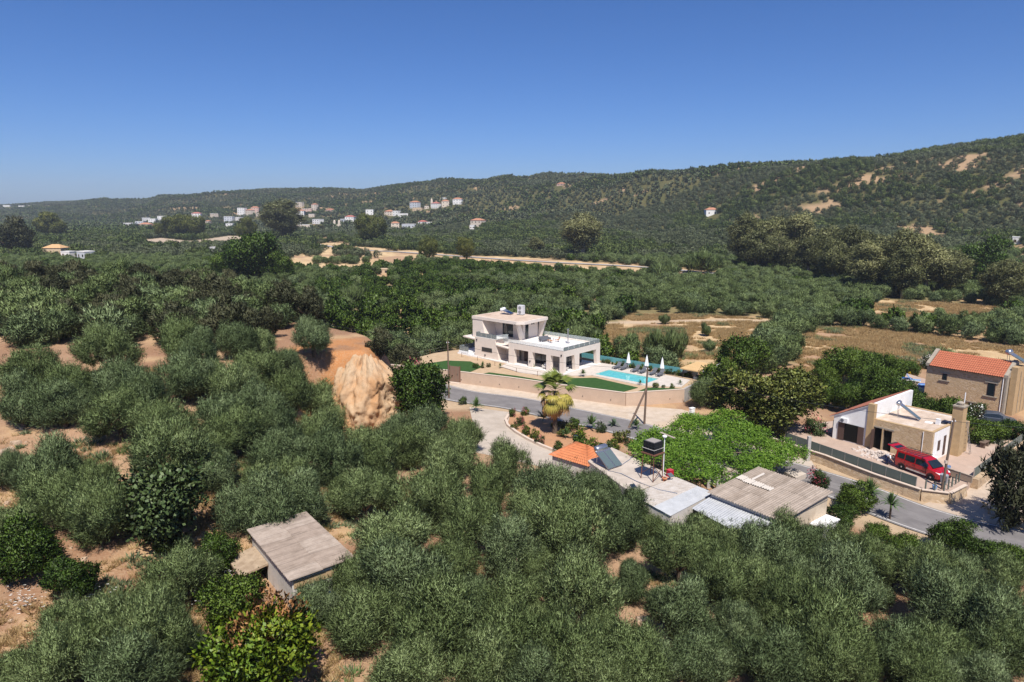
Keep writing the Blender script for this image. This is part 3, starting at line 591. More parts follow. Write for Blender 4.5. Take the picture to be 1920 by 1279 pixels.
for i, (px, py, x, y, r) in enumerate(near_olives):
    if i == len(near_olives)-1: lb = 'slender young olive tree with thin crown between larger olives'
    else: lb = ord_label(px, py, 'round olive tree' if r > 2.4 else 'small olive tree', near_olives[:-1] if r > 0 else [])
    tree('olive', i*3+int(px) % 2, x, y, r, lb, 'olive tree', 'olive_tree', 'olive trees of the near groves', zs=0.93+0.26*((i*37) % 10)/10)
print('near olives', len(near_olives))
# ================================================================== THE WHITE VILLA
VO = (8.016, 104.335); VR = math.radians(48.3); VC, VS_ = math.cos(VR), math.sin(VR)
def vw(X, Y): return (VO[0]+VC*X-VS_*Y, VO[1]+VS_*X+VC*Y)
FL, TP, T2 = 1.9, 5.4, 8.7
vil = thing('villa', 'modern cream two-storey villa with flat roofs behind the beige roadside wall', 'house', (VO[0], VO[1], 0), VR)
P_ = M['plaster']
MB().box(-0.25, 10.2, -0.25, 11.7, 1.45, FL).box(0.0, 10.0, 11.7, 21.5, 1.45, FL-0.003).build('floor_slab', M['terrace'], vil)
# ground-floor frame: fascia, pillars
fas = MB(); fas.box(0, 0.55, 0, 11.5, 4.45, TP).box(0.55, 10, 0, 0.55, 4.451, TP-0.001).box(9.45, 9.999, 0.55, 11.5, 4.452, TP-0.002).build('roof_beam', P_, vil)
MB().box(0.55, 9.45, 0.55, 13.0, 5.0, 5.2).build('terrace_floor', M['terrace'], vil)
for (y0, y1) in ((0.0, 0.75), (2.6, 3.45), (6.35, 7.2), (10.3, 11.5)):
    MB().hexa([(0, y0, FL), (0.7, y0, FL), (0.7, y1, FL), (0, y1, FL), (0, y0, 4.45), (0.7, y0, 4.45), (0.7, y1, 4.45), (0, y1, 4.45)]).build('pillar', P_, vil)
for (x0, x1) in ((3.2, 4.2), (9.2, 10.0)):
    MB().hexa([(x0+0.0, 0, FL), (x1, 0, FL), (x1, 0.6, FL), (x0, 0.6, FL), (x0-0.35, 0, 4.45), (x1, 0, 4.45), (x1, 0.6, 4.45), (x0-0.35, 0.6, 4.45)]).build('pillar', P_, vil)
# rooms behind the loggia
MB().box(3.0, 3.2, 3.0, 5.0, FL, 5.0).box(3.0, 3.2, 8.9, 9.6, FL, 5.0).box(3.0, 3.2, 10.6, 11.5, FL, 5.0).box(3.2, 9.2, 4.6, 4.8, FL, 5.0).box(9.2, 9.44, 4.8, 11.5, FL, 5.0).box(3.0, 9.2, 11.3, 11.499, FL, 4.9).build('room_wall', M['interior'], vil)
MB().box(2.95, 3.0, 9.6, 10.6, FL, 4.3).build('front_door', M['brown'], vil)
for (y0, y1) in ((4.999, 6.9), (6.95, 8.9)):
    w = box('sliding_window', M['darkglass'], vil, 3.04, 3.09, y0, y1, FL, 4.6); box('window_frame', M['frame'], w, 3.0, 3.035, y0, y0+0.09, FL, 4.6)
w = box('sliding_window', M['darkglass'], vil, 3.25, 8.9, 2.95, 2.99, FL, 4.6)
for x in (3.3, 5.1, 6.9): box('window_frame', M['frame'], w, x, x+0.08, 2.88, 2.945, FL, 4.6)
# glass rail round the roof terrace
def rail(parent, pts, z0, z1, step=1.35, m='railglass'):
    for (a, b2) in zip(pts[:-1], pts[1:]):
        L = math.hypot(b2[0]-a[0], b2[1]-a[1]); n = max(1, round(L/step)); ux, uy = (b2[0]-a[0])/L, (b2[1]-a[1])/L
        for i in range(n):
            s0 = L*i/n+0.02; s1 = L*(i+1)/n-0.02; nx, ny = -uy*0.012, ux*0.012
            p = [(a[0]+ux*s0-nx, a[1]+uy*s0-ny), (a[0]+ux*s1-nx, a[1]+uy*s1-ny), (a[0]+ux*s1+nx, a[1]+uy*s1+ny), (a[0]+ux*s0+nx, a[1]+uy*s0+ny)]
            MB().hexa([(*q, z0) for q in p]+[(*q, z1) for q in p]).build('glass_panel', M[m], parent)
rail(vil, [(0.1, 12.9), (0.1, 0.1), (9.9, 0.1), (9.9, 12.2)], TP, TP+0.62)
MB().box(0.06, 0.14, 0.2, 11.4, TP, TP+0.035).box(0.2, 9.8, 0.06, 0.14, TP, TP+0.035).build('rail_shoe', M['frame'], vil)
# entrance recess with sloping fin and canopy
MB().box(2.6, 2.8, 11.5, 14.6, FL, 5.0).build('recess_wall', P_, vil)
MB().prism([(-0.5, 11.3), (0.4, 11.5), (2.6, 11.5), (2.6, 14.8), (0.31, 14.8)], 4.35, 4.55).build('entrance_canopy', P_, vil)
# left-hand block, ground floor, with the balcony on top
MB().add([(0.3, 19.7, FL), (0.3, 14.0, FL), (2.8, 14.0, FL), (2.8, 19.7, FL), (0.3, 19.7, TP), (0.3, 14.9, TP), (2.8, 14.9, TP), (2.8, 19.7, TP)],
         [(0, 1, 2, 3), (7, 6, 5, 4), (0, 4, 5, 1), (1, 5, 6, 2), (2, 6, 7, 3), (3, 7, 4, 0)]).build('wing_wall', P_, vil)
w = box('strip_window', M['darkglass'], vil, 0.27, 0.297, 15.6, 18.0, 3.1, 3.75); box('window_frame', M['frame'], w, 0.24, 0.268, 15.55, 18.05, 3.05, 3.10)
MB().box(2.8, 9.6, 13.0, 21.4, FL+0.002, 5.0).build('rear_block', P_, vil)
MB().box(0.31, 2.79, 14.5, 19.69, TP, TP+0.02).box(2.8, 9.4, 13.0, 21.3, 5.0, 5.21).build('balcony_floor', M['terrace'], vil)
rail(vil, [(0.4, 19.5), (0.4, 14.6), (2.6, 13.9)], TP, TP+0.8)
rail(vil, [(2.7, 19.6), (0.5, 19.6)], TP, TP+0.8)
# upper storey: back wall, side walls, trapezoid fins, slab roof
MB().box(4.6, 9.2, 12.3, 12.5, 5.2, 8.2).build('upper_side_wall', P_, vil)
MB().box(4.6, 4.8, 12.5, 21.3, 5.21, 8.2).build('upper_front_wall', P_, vil)
MB().box(9.0, 9.19, 12.5, 21.3, 5.21, 8.2).build('upper_back_wall', P_, vil)
MB().add([(1.6, 21.5, 4.9), (1.6, 18.3, 4.9), (4.6, 18.3, 4.9), (4.6, 21.5, 4.9), (1.6, 21.5, 8.2), (1.6, 19.2, 8.2), (4.6, 19.2, 8.2), (4.6, 21.5, 8.2)],
         [(0, 1, 2, 3), (7, 6, 5, 4), (0, 4, 5, 1), (1, 5, 6, 2), (2, 6, 7, 3), (3, 7, 4, 0)]).build('upper_left_wall', P_, vil)
MB().hexa([(3.6, 11.9, 5.2), (4.7, 11.9, 5.2), (4.7, 12.3, 5.2), (3.6, 12.3, 5.2), (1.9, 11.2, 8.2), (2.6, 11.2, 8.2), (2.6, 11.6, 8.2), (1.9, 11.6, 8.2)]).build('slanted_fin', P_, vil)
MB().hexa([(8.6, 11.9, 5.2), (9.3, 11.9, 5.2), (9.3, 12.3, 5.2), (8.6, 12.3, 5.2), (8.9, 10.9, 8.2), (9.4, 10.9, 8.2), (9.4, 12.29, 8.2), (8.9, 12.29, 8.2)]).build('slanted_fin', P_, vil)
MB().prism([(1.5, 21.6), (1.6, 11.2), (2.6, 10.2), (9.4, 10.7), (9.3, 21.6)], 8.2, T2).build('upper_roof', P_, vil)
MB().prism([(1.75, 21.4), (1.85, 11.3), (2.7, 10.45), (9.15, 10.9), (9.1, 21.4)], T2, T2+0.02).build('roof_screed', M['roofscreed'], vil)
w = box('balcony_door', M['darkglass'], vil, 4.55, 4.597, 14.6, 17.0, 5.22, 7.7); box('window_frame', M['frame'], w, 4.5, 4.549, 15.75, 15.85, 5.22, 7.7)
box('side_window', M['darkglass'], vil, 5.2, 6.0, 12.25, 12.297, 5.22, 7.6); box('side_window', M['darkglass'], vil, 8.6, 8.98, 12.26, 12.296, 5.22, 7.8)
for (x, y, z) in ((4.56, 17.6, 7.8), (4.56, 14.2, 7.6)): box('wall_lamp', M['frame'], vil, x-0.1, x+0.035, y-0.1, y+0.1, z-0.12, z+0.12)
for (x, y, z) in ((6.9, 12.27, 7.6), (7.4, 12.27, 7.6)): box('wall_lamp', M['frame'], vil, x-0.09, x+0.09, y-0.1, y+0.027, z-0.1, z+0.1)
for (x, y, z) in ((-0.02, 0.4, 4.75), (0.26, 19.2, 4.9), (0.26, 17.2, 2.4), (-0.03, 6.8, 2.9)): box('wall_lamp', M['frame'], vil, x-0.09, x+0.018, y-0.1, y+0.1, z-0.12, z+0.12)
# left veranda: thin roof on a post, plinth
MB().prism([(0.6, 20.2), (1.2, 23.6), (8.0, 23.4), (8.0, 21.5), (1.595, 21.5), (1.595, 20.2)], 4.7, 4.9).build('veranda_roof', P_, vil)
MB().tube([(1.5, 23.2, FL), (1.5, 23.2, 4.7)], 0.05).build('veranda_post', M['frame'], vil)
MB().box(0.5, 8.5, 21.5, 24.0, 1.45, 2.3).build('veranda_plinth', M['white'], vil)
rail(vil, [(0.6, 21.6), (0.6, 23.9), (8.3, 23.9)], 2.3, 3.2)
MB().box(0.2, 0.3, 24.0, 19.0, 1.46, 2.0).build('plinth_edge', M['white'], vil)
MB().tube([(6.8, 4.3, 5.2), (6.8, 4.3, 7.4)], 0.11, 10).tube([(6.8, 4.3, 7.4), (6.8, 4.3, 7.65)], 0.17, 10).box(6.5, 7.1, 4.0, 4.6, 5.2, 5.32).build('flue_pipe', M['metal'], vil)
tag(MB().lathe([(0.45, 0), (0.5, 0.05), (0.42, 0.07)], (4.2, 20.2, T2+0.02), 16).build('roof_hatch', M['roofscreed'], vil))
def vthing(name, label, cat, X, Y, z, rot=0.0, group=None):
    x, y = vw(X, Y); return thing(name, label, cat, (x, y, z), VR+rot, group)
# things on the roofs
def solar_heater(t, tankmat, panelmat, n=1, w=1.0, L=1.9, pz=0.15, h=1.25, r=0.26, tw=1.3):
    """panel slopes along local +x (towards the sun), tank across local y behind its top"""
    for i in range(n):
        y0 = (i-n/2)*w*1.03; a = 0.0; b_ = L*0.78; z0 = pz; z1 = h
        pb = MB().hexa([(b_, y0, z0), (b_, y0+w, z0), (a, y0+w, z1), (a, y0, z1), (b_+0.06, y0, z0+0.06), (b_+0.06, y0+w, z0+0.06), (a+0.06, y0+w, z1+0.06), (a+0.06, y0, z1+0.06)]).build('collector_frame', M['metal'], t)
        e = 0.06
        MB().add([(b_+0.063-0.02, y0+e, z0+0.09), (b_+0.063-0.02, y0+w-e, z0+0.09), (a+0.07+0.03, y0+w-e, z1+0.03), (a+0.07+0.03, y0+e, z1+0.03)], [(0, 1, 2, 3)]).build('collector_glass', panelmat, pb)
    c = -0.15; zt = h+0.12; prof = [(0.08, -tw/2-0.06), (r*0.8, -tw/2), (r, -tw/2+0.1), (r, tw/2-0.1), (r*0.8, tw/2), (0.08, tw/2+0.06)]
    m = MB().lathe(prof, (0, 0, 0), 14); m.v = [(c+p[0], p[2], zt+p[1]) for p in m.v]; m.build('water_tank', tankmat, t, True)
    st = MB()
    for sy in (-tw*0.35, tw*0.35):
        st.tube([(c, sy, 0), (c, sy, zt-r*0.9)], 0.03, 5).tube([(b_, sy, 0.02), (b_, sy, z0)], 0.03, 5).tube([(c, sy, 0.03), (b_, sy, 0.03)], 0.025, 5)
    st.build('stand', M['metal'], t); return t
solar_heater(vthing('solar_water_heater', 'solar water heater with white tank and blue panel on villa roof', 'solar heater', 6.6, 18.6, T2+0.02, math.radians(-72)), M['white'], M['panel'], 1, 1.5, 2.1, 0.12, 0.75, 0.3, 1.5)
t = vthing('heat_pump', 'tall pale heat pump unit with two fans on villa roof', 'heat pump', 7.9, 15.6, T2+0.02, math.radians(10))
MB().box(-0.4, 0.4, -0.55, 0.55, 0.12, 1.75).build('casing', plain('pump_casing', (0.62, 0.62, 0.63), 0.5), t)
for z in (0.55, 1.3):
    m = MB().lathe([(0.30, 0), (0.30, 0.03), (0.05, 0.04)], (0, 0, 0), 16); m.v = [(-0.405-p[2], p[0]+0.05, z+p[1]) for p in m.v]; m.build('fan_grille', plain('fan_grille_%d' % int(z*10), (0.22, 0.22, 0.23), 0.6), t)
MB().box(-0.3, 0.3, -0.5, -0.42, 0, 0.12).box(-0.3, 0.3, 0.42, 0.5, 0, 0.12).build('foot', M['frame'], t)
# furniture
def sofa(t, w, fab, frame=M['white']):
    MB().box(-0.4, 0.4, -w/2, w/2, 0.22, 0.42).build('seat', fab, t); MB().hexa([(0.25, -w/2, 0.42), (0.42, -w/2, 0.42), (0.42, w/2, 0.42), (0.25, w/2, 0.42), (0.38, -w/2, 0.85), (0.52, -w/2, 0.85), (0.52, w/2, 0.85), (0.38, w/2, 0.85)]).build('backrest', fab, t)
    for s in (-1, 1):
        MB().box(-0.4, 0.4, s*(w/2+0.05)-0.045, s*(w/2+0.05)+0.045, 0.4, 0.6).build('armrest', fab, t)
        for x in (-0.36, 0.36): box('leg', frame, t, x-0.03, x+0.03, s*w/2-0.03, s*w/2+0.03, 0, 0.22)
    return t
sofa(vthing('sofa', 'dark grey outdoor sofa on the white roof terrace', 'sofa', 5.6, 8.3, 5.2, math.radians(75)), 1.9, M['greyfab'])
def armchair(t):
    MB().box(-0.3, 0.3, -0.3, 0.3, 0.34, 0.42).build('seat', M['teak'], t)
    for i in range(4): MB().hexa([(0.26, -0.28+i*0.15, 0.42), (0.3, -0.28+i*0.15, 0.42), (0.3, -0.18+i*0.15, 0.42), (0.26, -0.18+i*0.15, 0.42), (0.4, -0.28+i*0.15, 0.88), (0.44, -0.28+i*0.15, 0.88), (0.44, -0.18+i*0.15, 0.88), (0.4, -0.18+i*0.15, 0.88)]).build('slat', M['teak'], t)
    for x in (-0.28, 0.28):
        for y in (-0.3, 0.3): box('leg', M['white'], t, x-0.025, x+0.025, y-0.025, y+0.025, 0, 0.6)
armchair(vthing('armchair', 'wooden slatted armchair on roof terrace, nearer the sofa', 'armchair', 5.1, 6.5, 5.2, math.radians(-60), 'terrace armchairs'))
armchair(vthing('armchair', 'wooden slatted armchair on roof terrace, nearer the flue pipe', 'armchair', 6.5, 6.3, 5.2, math.radians(-35), 'terrace armchairs'))
t = vthing('coffee_table', 'low wooden coffee table between sofa and armchairs on terrace', 'table', 5.6, 7.3, 5.2, 0.3)
MB().box(-0.35, 0.35, -0.3, 0.3, 0.32, 0.37).build('tabletop', M['teak'], t)
for x in (-0.3, 0.3):
    for y in (-0.25, 0.25): box('leg', M['white'], t, x-0.02, x+0.02, y-0.02, y+0.02, 0, 0.32)
t = sofa(vthing('sofa', 'pale cushioned sofa in the shade of the right-hand loggia', 'sofa', 2.2, 1.6, FL, math.radians(150)), 2.0, M['palefab'])
t = sofa(vthing('patio_armchair', 'pale round-backed armchair between the villa pillars', 'armchair', 0.9, 4.3, FL, math.radians(10)), 0.8, M['palefab'])
MB().lathe([(0.1, 0), (0.2, 0.12), (0.16, 0.28), (0.05, 0.34)], (0, 0, 0.45), 10).build('cushion', M['white'], t, True)
# ------------------------------------------------------------------ garden behind the wall
WALL = [(-14.2, 26.0), (-12.9, 22.0), (-10.2, 14.35), (-7.4, 4.6), (-5.4, -5.3), (-3.4, -13.6), (3.9, -18.7)]
GP = WALL+[(17.6, -17.6), (12.4, -17.2), (12.0, -5.0), (12.1, 5.0), (11.5, 24.5), (-2.0, 27.5)]
GW = [vw(*p) for p in GP]
tag(MB().prism([vw(*p) for p in [(-14.0, 26.0), (-12.75, 22.0), (-10.05, 14.35), (-7.25, 4.6), (-5.25, -5.3), (-3.3, -13.5), (3.95, -18.5), (17.0, -17.3), (12.4, -17.0), (12.0, -5.0), (12.1, 5.0), (11.5, 24.5), (-2.0, 27.5)]], -0.4, 1.72).build('garden_ground', plain('sandy_garden_soil', (0.50, 0.37, 0.24), 0.95, 0.1, c2=(0.42, 0.30, 0.19), scale=1.2, bmp=0.2, bscale=10)), 'sandy garden bed round the villa', kind='structure')
dk = [(-0.3, 11.7), (-2.6, 11.0), (-3.6, 6.0), (-2.4, 0.2), (0.0, -1.2), (1.6, -3.2), (2.2, -13.3), (5.2, -17.6), (9.9, -16.6), (10.6, -4.5), (10.7, 1.0), (10.2, 1.0), (10.2, -0.3), (-0.3, -0.3)]
holeP = [(3.5, -3.9), (7.4, -3.9), (7.4, -12.4), (3.0, -12.4)]
def deckmesh():
    bm = bmesh.new()
    # deck as strips around the pool
    polys = [[(-0.3, 11.7), (-2.6, 11.0), (-3.6, 6.0), (-2.4, 0.2), (-0.3, -0.3)], [(-0.3, -0.3), (-2.4, 0.2), (0.0, -1.2), (1.6, -3.2), (2.4, -3.6), (10.62, -3.6), (10.7, 1.0), (10.2, 1.0), (10.2, -0.3)],
             [(2.4, -3.6), (2.2, -12.7), (3.3, -12.7), (3.3, -3.6)], [(7.3, -3.6), (7.3, -12.7), (10.1, -12.7), (10.62, -3.6)], [(2.2, -12.7), (2.3, -13.3), (5.2, -17.6), (9.9, -16.6), (10.1, -12.7)]]
    m = MB()
    for p in polys: m.prism(p, 1.50, 1.84)
    return m
t = deckmesh().build('pool_deck', M['deck']); t.location = (VO[0], VO[1], 0); t.rotation_euler = (0, 0, VR); tag(t, 'pale stone deck round the pool and villa', kind='structure')
pool = vthing('swimming_pool', 'rectangular turquoise swimming pool on the villa deck', 'swimming pool', 0, 0, 0)
m = MB(); x0, x1, y0, y1 = 3.3, 7.3, -12.7, -3.6
m.add([(x0, y0, 1.46), (x1, y0, 1.46), (x1, y1, 1.46), (x0, y1, 1.46), (x0, y0, 0.9), (x1, y0, 0.9), (x1, y1, 0.9), (x0, y1, 0.9)], [(4, 5, 6, 7), (0, 4, 5, 1)[::-1], (1, 5, 6, 2)[::-1], (2, 6, 7, 3)[::-1], (3, 7, 4, 0)[::-1]])
pool_z = 1.455
m = MB().box(x0, x1, y0, y1, 1.722, 1.735); 
m.build('pool_floor', plain('pool_tile', (0.13, 0.44, 0.47), 0.5, 0.3, c2=(0.22, 0.56, 0.57), scale=2.2, lo=0.4, hi=0.6), pool)
m, nt, b = newmat('pool_water'); nt.nodes.remove(b)
tr = NN(nt, 'ShaderNodeBsdfTransparent'); tr.inputs[0].default_value = (0.85, 0.97, 0.97, 1); gl = NN(nt, 'ShaderNodeBsdfGlossy'); gl.inputs['Roughness'].default_value = 0.05
fr = NN(nt, 'ShaderNodeFresnel'); fr.inputs[0].default_value = 1.33; mx = NN(nt, 'ShaderNodeMixShader'); bp = NN(nt, 'ShaderNodeBump'); bp.inputs['Strength'].default_value = 0.35
tc = NN(nt, 'ShaderNodeTexCoord').outputs['Object']; nt.links.new(noise(nt, tc, 3.5, 4), bp.inputs['Height']); nt.links.new(bp.outputs[0], gl.inputs['Normal']); nt.links.new(bp.outputs[0], fr.inputs['Normal'])
nt.links.new(fr.outputs[0], mx.inputs[0]); nt.links.new(tr.outputs[0], mx.inputs[1]); nt.links.new(gl.outputs[0], mx.inputs[2]); nt.links.new(mx.outputs[0], nt.nodes['Material Output'].inputs[0])
MB().add([(x0, y0, 1.79), (x1, y0, 1.79), (x1, y1, 1.79), (x0, y1, 1.79)], [(0, 1, 2, 3)]).build('water', m, pool)
box('pool_step', M['deck'], pool, 2.3, 3.1, -13.25, -12.72, 1.84, 1.9)
# lawn
M['lawn'] = plain('artificial_lawn', (0.032, 0.078, 0.020), 0.95, 0.1, c2=(0.045, 0.098, 0.028), scale=1.6, bmp=0.4, bscale=60)
lawns = [[(-12.4, 22.5), (-9.9, 14.6), (-8.9, 12.0), (-4.6, 13.2), (-3.0, 17.5), (-5.2, 21.0)], [(-8.5, 9.8), (-7.1, 5.0), (-5.6, -2.0), (-4.9, -1.4), (-5.5, 4.5), (-6.7, 9.6)], [(-5.4, -3.0), (-5.05, -5.3), (-3.3, -12.6), (0.8, -13.0), (1.5, -5.0), (-1.5, -2.0)], [(-2.2, -14.2), (1.6, -14.0), (4.6, -18.2), (3.8, -18.4)]]
for p in lawns:
    t = MB().prism(p, 1.60, 1.79).build('lawn', M['lawn']); t.location = (VO[0], VO[1], 0); t.rotation_euler = (0, 0, VR); tag(t, 'bright green lawn strip behind the beige wall', kind='structure')
# boundary wall in cast bays
bw = thing('boundary_wall', 'long beige rendered wall along the road in front of the villa', 'wall')
for (a, b2) in zip(WALL[:-1], WALL[1:]):
    A = Vector(vw(*a)); B2 = Vector(vw(*b2)); d = (B2-A).normalized(); n = Vector((-d.y, d.x))*0.14
    p = [A-n, B2-n, B2+n, A+n]; MB().hexa([(q.x, q.y, -0.3) for q in p]+[(q.x, q.y, 1.92) for q in p]).build('wall_bay', M['wallbeige'], bw)
    n2 = n*1.25; p = [A-n2, B2-n2, B2+n2, A+n2]; MB().hexa([(q.x, q.y, 1.922) for q in p]+[(q.x, q.y, 1.975) for q in p]).build('coping', M['wallcap'], bw)
    L = (B2-A).length
    for k in range(max(1, int(L/3.2))):
        q = A+d*(L*(k+0.5)/max(1, int(L/3.2)))-n*1.12
        MB().lathe([(0.06, 0), (0.07, 0.08), (0.02, 0.12)], (q.x, q.y, 0.62), 8).build('wall_lamp', M['frame'], bw)
t = thing('garden_gate', 'brown metal pedestrian gate set in the beige roadside wall', 'gate', (0, 0, 0))
A = Vector(at(846, 690, 2.0)[:2]); d = (Vector(vw(*WALL[3]))-Vector(vw(*WALL[2]))).normalized(); A = Vector(vw(*WALL[2]))+d*(-0.3); n = Vector((d.y, -d.x))
if n.y > 0: n = -n
def gq(u0, u1, w0, w1, z0, z1):
    p = [A+d*u0+n*w0, A+d*u1+n*w0, A+d*u1+n*w1, A+d*u0+n*w1]; return MB().hexa([(q.x, q.y, z0) for q in p]+[(q.x, q.y, z1) for q in p])
for k in range(8): gq(k*0.22+0.005, k*0.22+0.215, 0.22, 0.26, 0.25, 2.75).build('board', plain('gate_board_%d' % k, (0.21+0.012*(k % 3), 0.145, 0.105), 0.7), t)
gq(-0.09, 0.0, 0.16, 0.30, 0.2, 2.85).build('gate_post', M['rust'], t); gq(1.77, 1.86, 0.16, 0.30, 0.2, 2.85).build('gate_post', M['rust'], t)
gq(1.30, 1.36, 0.262, 0.32, 1.3, 1.6).build('handle', M['frame'], t); gq(-0.2, 2.0, 0.15, 0.9, 0.0, 0.2).build('threshold', M['wallcap'], t)
# raw concrete end wall with pergola
cw = thing('concrete_wall', 'raw grey concrete wall at the right end of the villa plot', 'wall')
A = Vector(vw(3.9, -18.7)); B2 = Vector(vw(17.6, -17.6)); d = (B2-A).normalized(); nn_ = Vector((-d.y, d.x))*0.15
for i in range(4):
    a2 = A+d*((B2-A).length*i/4+0.005); b3 = A+d*((B2-A).length*(i+1)/4-0.005)
    p = [a2-nn_, b3-nn_, b3+nn_, a2+nn_]; MB().hexa([(q.x, q.y, -0.6) for q in p]+[(q.x, q.y, 2.0) for q in p]).build('wall_panel', M['concrete'], cw)
q = A+d*2.2-nn_*1.1; MB().tube([(q.x, q.y, 0.1), (q.x, q.y, 1.7), (q.x+d.x*0.9, q.y+d.y*0.9, 1.75), (q.x+d.x*0.9, q.y+d.y*0.9, 0.1)], 0.035, 5).build('iron_hoop', M['frame'], cw)
pg = vthing('pool_shelter', 'small shelter with flat yellowish roof at the end of the pool garden', 'shelter', 0, 0, 0)
MB().prism([(10.4, -18.2), (16.4, -17.7), (16.6, -14.2), (10.6, -14.4)], 3.05, 3.2).build('roof', plain('reed_mat_roof', (0.62, 0.42, 0.21), 0.9, 0.1, c2=(0.55, 0.36, 0.17), scale=2), pg)
MB().prism([(10.2, -18.75), (17.2, -18.15), (17.2, -17.8), (10.4, -18.25)], 2.2, 3.35).build('parapet_wall', M['whitewash'], pg)
for p in ((10.9, -14.8), (16.2, -14.6)): MB().tube([(*p, 1.45), (*p, 3.05)], 0.06).build('post', M['frame'], pg)
MB().box(10.8, 12.4, -17.4, -16.6, 1.45, 2.2).build('bench', M['greyfab'], pg)
# teal glass screen at the back
fs_ = thing('glass_screen_fence', 'long low teal glass screen behind the sun loungers', 'fence', (VO[0], VO[1], 0), VR)
rail(fs_, [(11.6, 8.0), (11.7, -3.8), (12.4, -16.6)], 1.95, 2.85, 1.6, 'teal')
for i in range(14):
    y = 7.8-i*1.85; x = 11.72+max(0, (-3.8-y)/12.8)*0.7; MB().tube([(x, y, 1.45), (x, y, 2.85)], 0.035, 5).build('post', M['frame'], fs_)
MB().prism([(11.4, 8.0), (11.45, -3.8), (12.1, -16.6), (12.35, -16.6), (11.65, -3.8), (11.6, 8.0)], 1.3, 1.95).build('kerb', M['wallbeige'], fs_)
# loungers, parasols
def lounger(t, cush, fr_, back=0.55):
    MB().box(-0.95, 0.35, -0.32, 0.32, 0.30, 0.40).build('mattress', cush, t)
    MB().hexa([(0.35, -0.32, 0.30), (0.35, 0.32, 0.30), (0.35, 0.32, 0.40), (0.35, -0.32, 0.40), (0.95, -0.32, 0.30+back), (0.95, 0.32, 0.30+back), (0.90, 0.32, 0.40+back), (0.90, -0.32, 0.40+back)]).build('backrest', cush, t)
    MB().box(-0.98, 0.9, -0.36, -0.325, 0.2, 0.3).box(-0.98, 0.9, 0.325, 0.36, 0.2, 0.3).build('frame', fr_, t)
    for x in (-0.9, 0.8):
        for y in (-0.33, 0.33): box('leg', fr_, t, x-0.03, x+0.03, y-0.025, y+0.025, 0, 0.2)
lz = [(8.9, -4.1), (8.95, -5.3), (9.0, -7.5), (9.0, -8.8), (9.05, -10.6), (9.05, -11.9)]
side_ = ['leftmost', 'second from the left', 'third from the left', 'fourth from the left', 'fifth from the left', 'rightmost']
lroot = None
for i, (X, Y) in enumerate(lz):
    lb = 'grey sun lounger beside the villa pool, %s' % side_[i]
    if lroot is None:
        lroot = vthing('sun_lounger', lb, 'sun lounger', X, Y, 1.84, 0, 'sun loungers by the villa pool'); lounger(lroot, M['greyfab'], M['greyfab'])
    else:
        x, y = vw(X, Y); dup(lroot, (x, y, 1.84), VR+0.06*math.sin(i*3), lb)
def parasol(t):
    MB().tube([(0, 0, 0), (0, 0, 2.75)], 0.03, 6).build('pole', M['white'], t)
    m = MB(); n = 16; prof = [(0.30, 0.95), (0.27, 1.25), (0.20, 1.7), (0.13, 2.2), (0.05, 2.62)]; vs_ = []; fsx = []
    for j, (r, z) in enumerate(prof):
        for k in range(n): a = 2*math.pi*k/n; rr = r*(1+(0.16 if k % 2 else -0.16)); vs_.append((rr*math.cos(a), rr*math.sin(a), z+(0.05 if k % 2 and j == 0 else 0)))
    for j in range(len(prof)-1):
        for k in range(n): fsx.append((j*n+k, j*n+(k+1) % n, (j+1)*n+(k+1) % n, (j+1)*n+k))
    m.add(vs_, fsx).build('folded_canopy', M['parasol'], t); MB().box(-0.3, 0.3, -0.3, 0.3, 0, 0.06).build('base', M['concrete'], t)
proot = None
for i, (X, Y) in enumerate([(9.9, -5.6), (10.0, -8.9), (10.1, -11.6)]):
    lb = 'closed white parasol by the pool loungers, %s' % ['leftmost', 'middle one', 'rightmost'][i]
    if proot is None: proot = vthing('parasol', lb, 'parasol', X, Y, 1.84, 0, 'closed white parasols by the pool'); parasol(proot)
    else: x, y = vw(X, Y); dup(proot, (x, y, 1.84), VR+i, lb)
# rope and post rail along the villa terrace edge, boundary fence on the left
rr_ = vthing('post_and_rope_rail', 'thin post and rope rail along the edge of the villa terrace', 'railing', 0, 0, 0)
rp_ = [(-1.2, 21.5), (-1.6, 17.2), (-2.6, 12.2), (-3.7, 6.5), (-3.3, 2.5), (-2.2, -1.6)]
for p in rp_: MB().tube([(*p, 1.45), (*p, 2.5)], 0.035, 5).build('post', M['rust'], rr_)
MB().tube([(*p, 2.45) for p in rp_], 0.02, 4).build('rope', M['wood'], rr_)
lf = vthing('wire_fence', 'low wire fence on the stepped left edge of the villa plot', 'fence', 0, 0, 0)
fp = [(-10.5, 26.2), (-7.0, 26.8), (-3.5, 27.2), (0.5, 26.9), (4.0, 26.0)]
for p in fp: MB().tube([(*p, 1.3), (*p, 2.7)], 0.04, 5).build('post', M['rust'], lf)
for z in (1.7, 2.1, 2.6): MB().tube([(*p, z) for p in fp], 0.012, 4).build('wire', M['metal'], lf)
MB().prism([(-13.9, 26.1), (-2.0, 27.6), (11.4, 24.6), (11.4, 24.3), (-2.0, 27.2), (-13.8, 25.7)], 0.0, 1.7).build('low_wall', M['stonewall'], lf)
# ================================================================== FARM BUILDINGS IN THE MIDDLE
FA = math.radians(38); 
class Fr:
    """local frame on the ground: +x along angle, +y ninety degrees to the left"""
    def __init__(s, o, a): s.o = o; s.a = a; s.c = math.cos(a); s.s = math.sin(a)
    def w(s, x, y): return (s.o[0]+s.c*x-s.s*y, s.o[1]+s.s*x+s.c*y)
    def loc(s, X, Y): dx, dy = X-s.o[0], Y-s.o[1]; return (dx*s.c+dy*s.s, -dx*s.s+dy*s.c)
